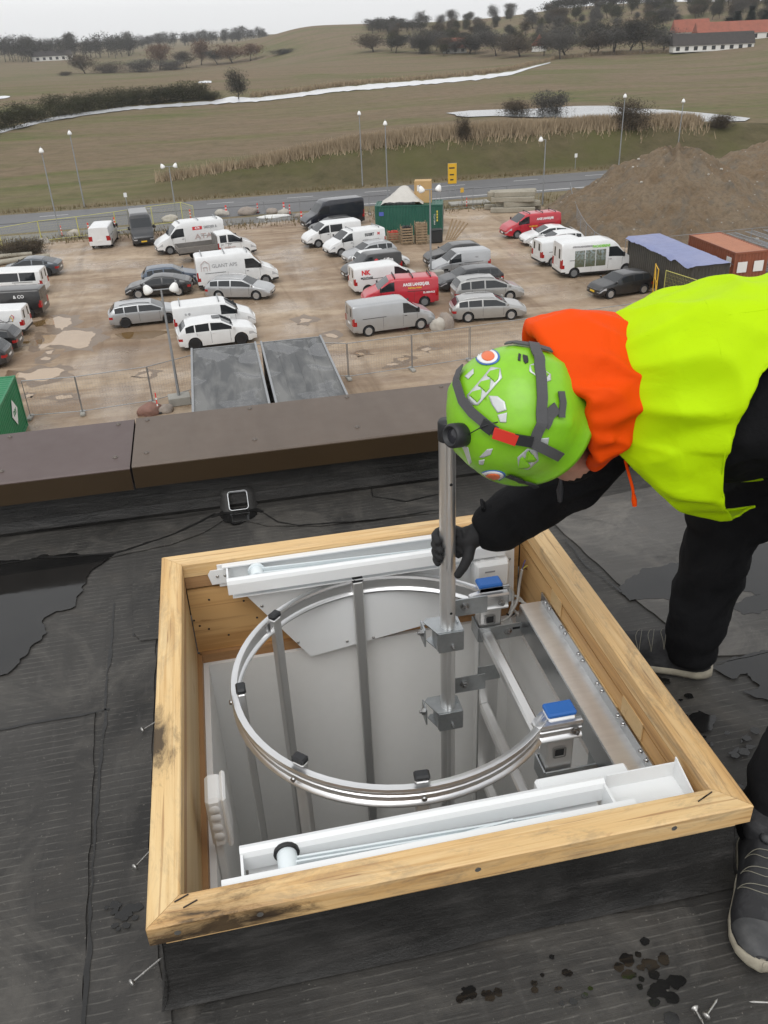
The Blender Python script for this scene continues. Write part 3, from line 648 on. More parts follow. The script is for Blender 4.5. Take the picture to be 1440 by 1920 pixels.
while x < 33:
    y0 = 88.2 + (.4 if x < 12 else -1.2 if x > 20 else 0); fence((x, y0, GZ + .02), (x + 3.5, y0 + (0 if i % 3 else .25), GZ + .02), 2.0, 'galv_dull', f'{ORD[i]} grey mesh panel from the left in the fence along the road', g); x += 3.5; i += 1
g = 'grey mesh fence panels below the earth mound'
pts = [(1035, 397), (1062, 418), (1092, 440), (1125, 462), (1160, 484), (1195, 505)]
FM = [Vector((36.4, 86.0, GZ + .02)), Vector((35.2, 82.8, GZ + .02)), Vector((34.0, 79.6, GZ + .02)), Vector((32.9, 76.4, GZ + .02)), Vector((31.8, 73.2, GZ + .02)), Vector((30.8, 70.0, GZ + .02)), Vector((29.9, 66.8, GZ + .02)), Vector((29.2, 63.6, GZ + .02)), Vector((28.9, 60.3, GZ + .02))]
LM = ['farthest mesh panel of the fence running down beside the earth mound', 'second farthest mesh panel beside the earth mound', 'third farthest mesh panel beside the earth mound', 'mesh panel behind the white electric car by the mound', 'mesh panel at the left foot of the earth mound', 'mesh panel behind the white livery van', 'mesh panel left of the blue-covered container corner', 'nearest mesh panel beside the blue-covered container']
for i in range(8): fence(FM[i], FM[i + 1], 2.0, 'galv_dull', LM[i], g)
for i in range(5): fence((30 + i * 3.5, 59.9 + i * .1, GZ + .02), (33.5 + i * 3.5, 60 + i * .1, GZ + .02), 2.0, 'galv_dull', f'{ORD[i]} mesh panel from the left in the fence behind the containers', 'grey mesh fence panels behind the containers')
# --- yellow barrier panels at the left end of the car park
YP = [(-22.3, 84.2), (-18.9, 85.4), (-15.75, 87.5), (-12.35, 88.3), (-8.95, 89.4), (-5.5, 91.0), (-2.6, 92.1)]
LY = ['yellow-framed barrier panel cut by the left picture edge', 'first whole yellow barrier panel from the left', 'yellow barrier panel left of the white van seen from behind', 'yellow barrier panel behind the white van seen from behind', 'yellow barrier panel between the white and the dark van', 'yellow barrier panel behind the white lettered van']
for i in range(6): fence((*YP[i], GZ + .02), (*YP[i + 1], GZ + .02), 1.95, 'fence_yellow', LY[i], 'yellow barrier panels', name='barrier_panel', footm='rubber')
fence((-2.6, 92.1, GZ + .02), (-1.4, 89.4, GZ + .02), 1.95, 'fence_yellow', 'short yellow barrier panel turned at the right end of the row', 'yellow barrier panels', name='barrier_panel', footm='rubber')
# --- red and white marker posts
def marker(px, py, label, lean=0, H=1.0):
    b = G(px, py); t = thing('marker_post', label, 'marker post', (b.x, b.y, GZ + .02), 0, 'red marker posts'); t.rotation_euler = (0, lean, random.uniform(0, 3))
    MB().box((0, 0, H / 2), (.18, .06, H), bev=.015).build('blade', 'marker_red', t)
    for z in (.42, .72): MB().box((0, 0, z * H), (.184, .066, .1 * H)).build('reflector', 'white_paint', t)
    MB().box((0, 0, .04), (.4, .3, .08), bev=.02).build('base', 'rubber', t)
for a in ((117, 443, 'red marker post at the foot of the leftmost lamp'), (168, 438, 'red marker post left of the white van seen from behind'), (217, 427, 'orange-red marker post between white and dark van'), (358, 412, 'red marker post right of the yellow barrier end'), (425, 404, 'red marker post by the pale boulder on the verge'), (484, 400, 'red marker post left of the snow-white sack'), (533, 398, 'leftmost of three red markers by the navy van'), (544, 403, 'middle of three red markers by the navy van'), (566, 416, 'red marker post at the nose of the navy van'), (875, 390, 'red marker post by the pale slab right of the green container')): marker(*a)
marker(298, 776, 'leaning red marker post by the nearest lamp foot', .22, 1.05)
# --- boulders
def boulder(c, s, m, label, seed):
    bm = bmesh.new(); bmesh.ops.create_icosphere(bm, subdivisions=3, radius=1)
    for v in bm.verts:
        d = 1 + .28 * mnoise.noise(v.co * 1.3 + Vector((seed * 7, 0, 0))) + .1 * mnoise.noise(v.co * 3.5); v.co = Vector((v.co.x * s[0], v.co.y * s[1], max(v.co.z, -.45) * s[2])) * d
    me = bpy.data.meshes.new('boulder'); bm.to_mesh(me); bm.free(); me.polygons.foreach_set('use_smooth', [True] * len(me.polygons))
    return tag(obj('boulder', me, m, loc=(c[0], c[1], c[2] + s[2] * .38)), label, 'boulder', 'boulders on the site')
for i, (px, py, s, m, l) in enumerate([(83, 456, .55, 'boulder_pale', 'pale boulder at the yellow barrier by the left edge'), (140, 441, .6, 'boulder_pale', 'pale boulder behind the yellow barrier'), (320, 415, .75, 'boulder_pale', 'pale boulder under the double lamp behind the white vans'), (417, 404, .7, 'boulder_pale', 'pale boulder on the verge right of the white vans'), (465, 402, .9, 'boulder', 'grey boulder on the verge above the parked vans'), (510, 400, .6, 'boulder', 'brown boulder left of the navy van'), (532, 402, .6, 'boulder_pale', 'pale boulder between the red markers'), (563, 408, .55, 'boulder', 'boulder at the navy van front'), (1078, 402, .9, 'boulder', 'boulder at the foot of the earth mound by the fence')]):
    p = G(px, py); boulder((p.x, p.y, GZ), (s * 1.1, s * .8, s * .65), m, l, i)
p = G(822, 617); boulder((p.x, p.y, GZ), (.5, .42, .55), 'boulder_pale', 'pinkish boulder left of the grey one by the silver van', 21)
p = G(836, 615); boulder((p.x, p.y, GZ), (.48, .42, .72), 'boulder', 'grey upright boulder between the silver van and the silver estate', 22)
p = G(283, 775); boulder((p.x, p.y, GZ), (.62, .5, .4), 'boulder_red', 'reddish boulder by the nearest lamp foot', 23)
p = G(310, 772); boulder((p.x, p.y, GZ), (.4, .35, .3), 'boulder', 'small dark boulder by the nearest lamp foot', 24)
# --- earth mounds
n = Nodes('earth'); mp = n.mapping(); a = n.noise(mp, .35, 7, .65, .5); b_ = n.noise(mp, 2.6, 8, .75); c_ = n.noise(n.mapping((.9, .9, .12)), 1.0, 5)
v_ = n.n('TexVoronoi'); v_.inputs['Scale'].default_value = 1.1; n.l(mp, v_.inputs['Vector'])
col = n.mix(n.rng(a, .38, .62), (.26, .18, .105), (.31, .235, .155)); col = n.mix(n.rng(c_, .5, .7, 0, .7), col, (.20, .185, .155)); col = n.mix(n.rng(b_, .45, .72, 0, .6), col, (.105, .078, .048)); col = n.mix(n.rng(v_.outputs['Distance'], .05, .09, .75, 0), col, (.42, .4, .36))
n.out(col, .95, n.bump(n.noise(mp, 1.1, 9, .75), 1.0, .8))
def mound(name, label, c, rx, ry, H, seed, n1=110, sharp=1.15):
    vs, fs = [], []
    for i in range(n1):
        for j in range(n1):
            u, v = -1.25 + 2.5 * i / (n1 - 1), -1.25 + 2.5 * j / (n1 - 1); x, y = u * rx, v * ry
            a = math.atan2(v, u); rr = math.hypot(u, v) * (1 + .10 * fbm(math.cos(a) * 1.5 + seed, math.sin(a) * 1.5) )
            z = H * max(0, 1 - rr) ** .92 if rr > .12 else H * (1 - .12 * .92 - .0) * (1 - (rr / .12) ** 2 * .02)
            if rr <= .12: z = H * .89 + (.12 - rr) * H * .35
            if z > .05: z += (fbm(x * .22 + seed, y * .22) * .6 + fbm(x * .9, y * .9 + seed, 0, 6) * .34 + .26 * math.sin(a * 9 + fbm(x * .3, y * .3) * 3) * min(1, z)) * min(1, z)
            vs.append((x, y, z - .15))
    fs = [(i * n1 + j, (i + 1) * n1 + j, (i + 1) * n1 + j + 1, i * n1 + j + 1) for i in range(n1 - 1) for j in range(n1 - 1)]
    o = MB().add(vs, fs, True).build(name, 'earth', loc=c, fix=False); tag(o, label, 'earth mound'); st = MB(); r = random.Random(seed)
    for k in range(240):
        x_, y_, z_ = vs[r.randrange(len(vs))]
        if z_ < .1: continue
        s_ = r.choice((.06, .08, .1, .12, .2)); st.box((x_, y_, z_ + s_ * .3), (s_ * r.uniform(.8, 1.6), s_, s_ * .8), rz=r.uniform(0, 3), bev=s_ * .2)
    so_ = st.build('stones', 'boulder_pale', o); so_['kind'] = 'stuff'; return o
mound('earth_mound', 'large brown conical earth mound behind the containers', (41.4, 75.0, GZ), 11.6, 13.5, 6.6, 3, 170)
mound('earth_mound', 'greyer earth mound behind the big one at the right edge', (66.0, 90.0, GZ), 17.0, 11.0, 5.4, 11)
mound('earth_mound', 'dark far earth bank at the right picture edge', (74.0, 70.0, GZ), 17.0, 17.0, 5.6, 17)
# stones lying on the mound
# --- containers
def corrug(L, H, depth, pitch, M, o):
    """corrugated sheet along local x, height local z, relief in local y"""
    mb = MB(); prof = []; x = 0.
    while x < L - pitch * .5:
        for dx, dy in ((0, 0), (.3, 0), (.5, depth), (.8, depth)): prof.append((min(x + dx * pitch, L), dy))
        x += pitch
    prof.append((L, 0)); n_ = len(prof); vs = [(a, b, 0) for a, b in prof] + [(a, b, H) for a, b in prof]
    mb.add([M @ Vector(v) + Vector(o) for v in vs], [(i, i + 1, n_ + i + 1, n_ + i) for i in range(n_ - 1)]); return mb
for nm, c, c2 in (('cont_green', (.016, .105, .072), (.03, .13, .09)), ('cont_green_bright', (.015, .19, .075), (.03, .22, .1)), ('cont_rust', (.27, .085, .042), (.20, .068, .038)), ('cont_dark', (.055, .052, .045), (.1, .09, .07)), ('cont_rust_top', (.42, .175, .095), (.34, .135, .075))):
    mat(nm, c, .5, var=[(.8, .6, c2), (6, .3, tuple(v * .6 for v in c))])
def container(label, loc, rz, m, L=6.06, Wd=2.44, H=2.59, roofm=None, name='shipping_container'):
    """origin at the centre of the floor; long side along local x"""
    t = thing(name, label, 'container', loc, rz); I3 = Matrix.Identity(3)
    corrug(L - .2, H - .3, .045, .28, I3, (-L / 2 + .1, -Wd / 2 + .02, .16)).build('side_wall', m, t)
    corrug(L - .2, H - .3, -.045, .28, I3, (-L / 2 + .1, Wd / 2 - .02, .16)).build('side_wall', m, t)
    corrug(Wd - .2, H - .3, -.045, .24, Matrix.Rotation(PI / 2, 3, 'Z'), (-L / 2 + .02, -Wd / 2 + .1, .16)).build('end_wall', m, t)
    dz = MB()
    for s_ in (-1, 1): MB().box((L / 2 - .03, s_ * Wd / 4 * .97, H / 2), (.04, Wd / 2 - .12, H - .3)).build('door', m, t)
    for s_ in (-.8, -.3, .3, .8): MB().tube([(L / 2 + .01, s_ * Wd / 2 * .9, .2), (L / 2 + .01, s_ * Wd / 2 * .9, H - .2)], .018, 6).build('locking_bar', 'galv', t)
    Mr = Matrix(((1, 0, 0), (0, 0, 1), (0, 1, 0)))
    corrug(L - .2, Wd - .16, .03, .3, Mr, (-L / 2 + .1, -Wd / 2 + .08, H - .05)).build('roof', roofm or m, t)
    fr = MB()
    for sx in (-1, 1):
        for sy in (-1, 1): fr.box((sx * (L / 2 - .07), sy * (Wd / 2 - .06), H / 2), (.14, .12, H))
        fr.box((sx * (L / 2 - .06), 0, H - .07), (.12, Wd - .25, .13)); fr.box((sx * (L / 2 - .06), 0, .08), (.12, Wd - .25, .15))
    for sy in (-1, 1): fr.box((0, sy * (Wd / 2 - .05), H - .06), (L - .29, .09, .11)); fr.box((0, sy * (Wd / 2 - .05), .08), (L - .29, .09, .15))
    fr.build('frame', m, t); return t
def decal(txt, size, M, o, m, parent, name='lettering', sx=1, bold=0):
    me = text_mesh(txt, size, .006, bold=bold, sx=sx); ob = obj(name, me, m, parent); M4 = M.to_4x4(); M4.translation = Vector(o); ob.matrix_local = M4; return ob
M_FRONT = Matrix(((1, 0, 0), (0, 0, -1), (0, 1, 0)))         # text readable from -y
M_RIGHT = Matrix(((0, 0, 1), (1, 0, 0), (0, 1, 0)))          # text readable from +x
_d = G(836, 440) - G(699, 443); rz = math.atan2(_d.y, _d.x); _m = (G(699, 443) + G(836, 440)) / 2; nrm = Vector((-math.sin(rz), math.cos(rz), 0))
gc = container('dark green container with a tarp and wooden box on its roof', (_m + nrm * 1.22 + Vector((0, 0, .02))), rz, 'cont_green')
mat('paint_white', (.75, .75, .73), .6); mat('paint_yellow', (.7, .55, .08), .6); mat('sign_blue', (.08, .12, .45), .5)
MB().box((-2.45, -1.245, 1.9), (.42, .012, .34)).build('blue_sign', 'sign_blue', gc)
decal('TCLU 2864', .2, Matrix.Rotation(PI / 2, 3, 'Y') @ M_FRONT @ Matrix.Identity(3), (2.3, -1.262, 1.35), 'paint_white', gc, 'serial_number')
for z in (2.0, 1.75, 1.5, 1.25): MB().box((2.55, -1.25, z), (.12, .012, .17)).build('yellow_mark', 'paint_yellow', gc)
# tarp and wooden box on the container roof
mat('tarp', (.55, .53, .49), .6, var=[(1.2, .5, (.45, .43, .39))], bump=(3, .5, .1)); mat('plywood_pale', (.52, .34, .15), .7, var=[(1.5, .5, (.42, .27, .12))], stretch=(1, 1, 8))
zr = GZ + .02 + 2.59
vs, fs, n1 = [], [], 26
for i in range(n1):
    for j in range(n1):
        u, v = i / (n1 - 1), j / (n1 - 1); x = -1.9 + 3.8 * u; y = -1.15 + 2.3 * v
        px_, pw = -.1, .55
        k = max(0, 1 - max(abs(x - px_) / 1.85 if x < px_ else max(0, x - .55 - px_) / 1.5, abs(y) / 1.5)); z = 1.5 * k ** 1.25 + .05 * fbm(x * 2, y * 2) + .04
        vs.append((x + .06 * fbm(y * 2, x), y + .05 * fbm(x * 2, y), max(z, .03)))
fs = [(i * n1 + j, (i + 1) * n1 + j, (i + 1) * n1 + j + 1, i * n1 + j + 1) for i in range(n1 - 1) for j in range(n1 - 1)]
c0 = gc.matrix_basis @ Vector((-.15, -.05, 2.56)) if False else (Matrix.Translation(gc.location) @ Matrix.Rotation(rz, 4, 'Z')) @ Vector((-.6, -.02, 2.57))
tag(MB().add(vs, fs, True).build('tarp', 'tarp', loc=c0, rot=(0, 0, rz), fix=False), 'pale tarp draped in a peak on the green container roof', 'tarp')
c0 = (Matrix.Translation(gc.location) @ Matrix.Rotation(rz, 4, 'Z')) @ Vector((1.25, .45, 2.58))
bx_ = thing('wooden_box', 'tall plywood box standing on the green container beside the tarp', 'box', c0, rz)
MB().box((0, 0, .92), (1.5, 1.1, 1.84)).build('crate_body', 'plywood_pale', bx_)
for x in (-.72, 0, .72): MB().box((x, -.57, .92), (.09, .035, 1.84)).build('batten', 'plywood_pale', bx_)
MB().box((-.35, -.565, 1.25), (.35, .02, .5)).build('notice', 'paint_white', bx_)
# near green container, bottom left
ngc = container('bright green container at the left edge just below the roof coping', (-10.1 - 1.22, 41.6 - 3.03, GZ + .02), PI / 2, 'cont_green_bright')
lg = MB().prism([(.0, .62), (.62, 0), (0, -.62), (-.62, 0)], 0, .012, M=M_FRONT, o=(1.1, -1.235, 1.45)).build('logo', 'paint_white', ngc)
decal('DSV', .34, M_FRONT, (1.1, -1.25, 1.45), 'cont_green_bright', ngc, 'lettering', bold=.012)
# site huts with flat dark roofs
n = Nodes('bitumen_hut'); mp = n.mapping(); a = n.noise(mp, .5, 5, .55, .3); b_ = n.noise(n.mapping((1.2, .25, 1)), 1.0, 6, .6, .5)
col = n.mix(n.rng(b_, .42, .62), (.075, .078, .08), (.16, .16, .155)); col = n.mix(n.rng(a, .54, .60, 0, .75), col, (.04, .042, .046)); n.out(col, n.rng(a, .53, .57, .6, .06))
for i, (x0, x1, lab, m) in enumerate(((-1.80, 1.54, 'left of the two flat dark hut roofs below the coping', 'bitumen_hut'), (1.72, 4.92, 'right of the two flat dark hut roofs, dirtier and streaked', 'bitumen_hut'))):
    w = x1 - x0; L = 9.0; t = thing('site_hut', lab, 'hut', ((x0 + x1) / 2, 42.9 - L / 2, GZ + .02), 0, 'flat-roofed site huts')
    MB().box((0, 0, 1.25), (w - .08, L - .08, 2.5)).build('wall', 'cont_dark', t)
    MB().box((0, 0, 2.53), (w - .12, L - .1, .06)).build('roof', m, t)
    for s_ in (-1, 1): MB().box((s_ * (w / 2 - .06), 0, 2.55), (.1, L, .18)).build('roof_edge', 'galv', t)
    for s_ in (-1, 1): MB().box((0, s_ * (L / 2 - .04), 2.53), (w - .23, .06, .1)).build('roof_trim', 'galv_dull', t)
    for k in range(1, 4 if i else 3): MB().box((-w / 2 + k * w / (4 if i else 3), 0, 2.568), (.05, L - .3, .02)).build('roof_seam', 'bitumen_hut', t)
    MB().box((.4, -L / 2 - .01, 1.05), (.9, .05, 2.0)).build('door', 'galv_dull', t)
# blue-covered container, rust container, scaffold stacks
mat('tarp_blue', (.22, .25, .42), .55, var=[(.5, .6, (.30, .31, .45)), (2, .5, (.17, .19, .33))], bump=(2, .5, .06))
bt = container('dark container covered by a faded blue sheet beside the yellow gate', (30.85, 54.0, GZ + .02), PI / 2, 'cont_dark', L=9.1, Wd=2.6, H=2.5)
vs, fs = [], []; n1, n2 = 14, 40
for i in range(n1):
    for j in range(n2):
        u, v = -1 + 2 * i / (n1 - 1), -1 + 2 * j / (n2 - 1); x = u * 1.45; y = v * 4.75; ov = abs(u) > .92
        z = 2.58 + .025 * fbm(x, y) - (.16 + .16 * fbm(y * .9, 4 + u) if ov else 0) ; vs.append((x, y, z))
fs = [(i * n2 + j, (i + 1) * n2 + j, (i + 1) * n2 + j + 1, i * n2 + j + 1) for i in range(n1 - 1) for j in range(n2 - 1)]
tag(MB().add(vs, fs, True).build('cover_sheet', 'tarp_blue', loc=(30.85, 54.0, GZ + .02), fix=False), 'faded blue sheet lying over the dark container roof', 'tarp')
rc = container('rust-red container right of the blue-covered one', (34.95, 54.5, GZ + .02), PI / 2, 'cont_rust', roofm='cont_rust_top')
decal('CONTAINEX', .55, Matrix.Rotation(PI, 3, 'Z') @ M_FRONT, (.2, 1.26, 1.5), 'paint_white', rc, 'lettering')
MB().box((-2.4, 1.245, 1.9), (.6, .012, .6)).build('notice', 'paint_white', rc)
for s_ in (-1, 1): MB().box((-3.045, s_ * .6, 1.6), (.012, .7, .7)).build('notice', 'paint_white', rc)
mat('sheet_blue', (.05, .22, .55), .5)
for k in range(9):
    x, y = 37.6 + (k % 3) * 1.5, 52.5 + (k // 3) * 2.4; t = thing('scaffold_stack', f'{ORD[k]} grey scaffold stack counted from the rust-red container', 'scaffold', (x, y, GZ + .02), 0, 'stacks of scaffold frames')
    for q in range(5):
        f = MB(); z = .25 + q * .5
        for s_ in (-.35, .35): f.tube([(s_, -1.1, z), (s_, 1.1, z)], .03, 6)
        for q2 in range(6): f.bar((-.35, -1 + q2 * .4, z), (.35, -1 + q2 * .4, z), .04, .04)
        f.build('frame', 'galv', t)
    MB().box((0, 0, .1), (.9, 2.0, .18)).build('base', 'concrete', t)
tag(MB().box((0, 0, 1.3), (3, 2.4, 2.6), bev=.05).build('storage_cabin', 'sheet_blue', loc=(43, 58, GZ + .02)), 'bright blue cabin at the right edge behind the scaffold stacks', 'cabin')
yg = thing('site_gate', 'yellow tube gate in front of the blue-covered container', 'gate', (28.6, 52.2, GZ + .02), R(70))
f = MB()
for z in (.25, 1.1, 1.95): f.tube([(-.75, 0, z), (.75, 0, z)], .03, 8)
for x in (-.75, .75): f.tube([(x, 0, .0), (x, 0, 2.0)], .035, 8)
f.build('frame', 'gate_yellow', yg); MB().bar((-.75, 0, .3), (.75, 0, 1.9), .04, .03).build('brace', 'gate_yellow', yg)
fence((28.7, 51.2, GZ + .02), (29.4, 48.0, GZ + .02), 1.95, 'fence_yellow', 'yellow barrier panel right of the yellow gate', 'yellow barrier panels', name='barrier_panel', footm='rubber')
# --- road sign, verge posts
rs = thing('road_sign', 'yellow direction sign on two posts by the road', 'sign', G(848, 368), R(-6)); 
_h0 = atY(840, 345, G(848, 368).y).z - GZ; _h1 = atY(840, 307, G(848, 368).y).z - GZ
mat('sign_yellow', (.72, .42, .02), .5); mat('sign_black', (.02, .02, .02), .6)
for x in (-.35, .35): MB().tube([(x, .05, 0), (x, .05, _h1 - .1)], .04, 8).build('post', 'galv_dull', rs)
MB().box((0, 0, (_h0 + _h1) / 2), (.95, .05, _h1 - _h0), bev=.02).build('panel', 'sign_yellow', rs)
MB().box((0, .045, (_h0 + _h1) / 2), (1.0, .03, _h1 - _h0 + .06)).build('backing', 'galv', rs)
for k, z in enumerate((.78, .45, .2)): MB().box((-.05, -.03, _h0 + z * (_h1 - _h0)), (.6 - .12 * k, .012, .14)).build('marking', 'sign_black', rs)
for px, py, l in ((1078, 318, 'white and red traffic post across the road above the earth fence'), (866, 388, 'small orange notice post by the pale slab'), (240, 395, 'thin grey post beside the road behind the dark van'), (66, 0, '')):
    if not l: continue
    b = G(px, py); t = thing('verge_post', l, 'post', b, 0); MB().tube([(0, 0, 0), (0, 0, 1.9)], .04, 8).build('post', 'galv_dull', t)
    MB().box((0, -.05, 1.65), (.35, .03, .45)).build('plate', 'sign_yellow' if 'orange' in l else 'white_paint', t)
# --- beams, slab, pallets and goods by the green container
mat('beam_grey', (.34, .31, .25), .9, var=[(1.5, .7, (.24, .22, .17)), (8, .4, (.42, .4, .34))])
cb = G(972, 400); k = 0
for lay in range(4):
    for q in range(4 - lay // 2):
        L = 4.2 + random.uniform(-.7, .7); x = cb.x + random.uniform(-.5, .5) + (lay % 2) * .2; y = cb.y + .6 + q * .62 + lay * .15
        o = MB().box((0, 0, .24), (L, .5, .46), bev=.04).build('concrete_beam', 'beam_grey', loc=(x, y, GZ + .02 + lay * .47), rot=(0, 0, R(random.uniform(-9, 9) - 12)))
        tag(o, 'weathered beam in the stack left of the earth mound', 'beam', 'stack of weathered beams'); k += 1
b = G(880, 383); tag(MB().box((0, 0, .12), (4.2, 1.6, .2), bev=.03).build('slab', 'concrete', loc=(b.x, b.y, GZ + .03), rot=(0, 0, -.05)), 'pale flat slab lying right of the green container', 'slab')
b = G(512, 408); boulder((b.x, b.y, GZ), (1.6, .45, .22), 'white_paint', 'white sack lying on the verge left of the navy van', 31)
mat('pallet_wood', (.33, .24, .15), .85, var=[(2, .6, (.22, .16, .1))]); mat('goods_red', (.55, .07, .05), .5); mat('bin_black', (.02, .022, .024), .5)
def crate(px, py, label, w, h, fill, name='pallet_crate'):
    b = G(px, py); t = thing(name, label, 'crate', (b.x, b.y + .5, GZ + .02), R(-4), None)
    for z in (.05, .13): MB().box((0, 0, z), (w, .9, .03)).build('pallet_deck', 'pallet_wood', t)
    for x in (-w / 2 + .08, 0, w / 2 - .08): MB().box((x, 0, .09), (.1, .9, .05)).build('pallet_block', 'pallet_wood', t)
    nsl = max(2, int(h / .22))
    for k in range(nsl):
        z = .25 + k * (h - .2) / nsl
        for y in (-.44, .44): MB().box((0, y, z), (w, .025, .13)).build('slat', 'pallet_wood', t)
        for x in (-w / 2 + .012, w / 2 - .012): MB().box((x, 0, z), (.025, .85, .13)).build('slat', 'pallet_wood', t)
    for x in (-w / 2 + .04, w / 2 - .04):
        for y in (-.41, .41): MB().box((x, y, h / 2 + .1), (.06, .03, h)).build('post', 'pallet_wood', t)
    if fill:
        for k in range(5): MB().box((-w / 2 + .2 + k * (w - .3) / 5, random.uniform(-.2, .2), h * .6), (.2, .5, h * .8), rz=random.uniform(-.2, .2)).build('goods', fill, t)
crate(740, 457, 'slatted crate filled with red goods by the green container', 1.05, .95, 'goods_red'); crate(765, 460, 'crate of dark goods with red items on top by the container', 1.0, 1.5, 'bin_black'); crate(792, 459, 'tall slatted crate by the green container behind the lamp', 1.0, 1.75, 'pallet_wood')
b = G(820, 457); t = thing('waste_bin', 'black waste bin right of the tall slatted crate', 'bin', (b.x, b.y + .4, GZ + .02)); MB().box((0, 0, .55), (1.0, .75, 1.0), bev=.05).build('bin_body', 'bin_black', t); MB().box((0, 0, 1.1), (1.05, .8, .07), bev=.02).build('lid', 'bin_black', t)
for k in range(5):
    b = G(838 + k * 4, 452); o = MB().box((0, 0, .9), (.14, .04, 1.9)).build('plank', 'pallet_wood', loc=(b.x, b.y + .3, GZ + .05), rot=(R(-14), R(24 + k * 6), 0)); tag(o, f'{ORD[k]} plank from the left in the bundle right of the black bin', 'plank', 'planks leaning by the container')
# logs at the left edge
for k, (px, py) in enumerate(((12, 485), (30, 478), (45, 490), (10, 497))):
    b = G(px, py); o = MB().tube([(-2.2, 0, 0), (0, .1, .03), (2.2, 0, 0)], [.22, .2, .17], 9).build('log', 'beam_grey', loc=(b.x, b.y, GZ + .2), rot=(0, 0, R(8 + k * 5))); tag(o, ['lowest', 'farthest', 'rightmost', 'nearest'][k] + ' pale log lying at the left edge below the yellow barrier', 'log', 'logs at the left edge')
for k in range(3):
    b = G(20 + k * 22, 480 - k * 3); tree('bush', (b.x, b.y, GZ), 1.4, 2.4, 'twig_brown', ['leftmost', 'middle', 'rightmost'][k] + ' dry brown bush over the logs at the left edge', cat='bush', group='dry bushes over the logs', name='dry_bush')
# ================================================================ VEHICLES
mat('car_glass', (.018, .021, .024), .04, spec=.6); mat('tyre', (.016, .016, .017), .85); mat('rim_silver', (.5, .51, .52), .3, .8); mat('rim_dark', (.03, .03, .032), .35, .5); mat('hub_grey', (.16, .165, .17), .5)
mat('underbody', (.012, .012, .012), .9); mat('trim_black', (.02, .02, .021), .55); mat('head_lens', (.55, .57, .6), .08, .3); mat('tail_lens', (.35, .012, .012), .15); mat('plate_white', (.75, .75, .73), .5); mat('plate_yellow', (.75, .48, .03), .5); mat('seam', (.03, .03, .03), .8); mat('chrome', (.6, .6, .6), .15, 1)
def paint(nm, c, metal=0.0, rough=.32): return mat('paint_' + nm, c, rough, metal, coat=.6, var=[(1.3, .25, tuple(v * .78 for v in c)), (1.9, .06, (.25, .2, .15))])
for nm, c, mt in (('van_white', (.74, .75, .75), 0), ('silver', (.44, .45, .46), .55), ('silver_warm', (.40, .40, .39), .55), ('red', (.48, .012, .03), 0), ('black', (.007, .0075, .009), 0), ('navy', (.009, .012, .022), .1), ('graphite', (.032, .034, .038), .3), ('blue', (.055, .08, .12), .3), ('slate', (.055, .068, .085), .4)): paint(nm, c, mt)
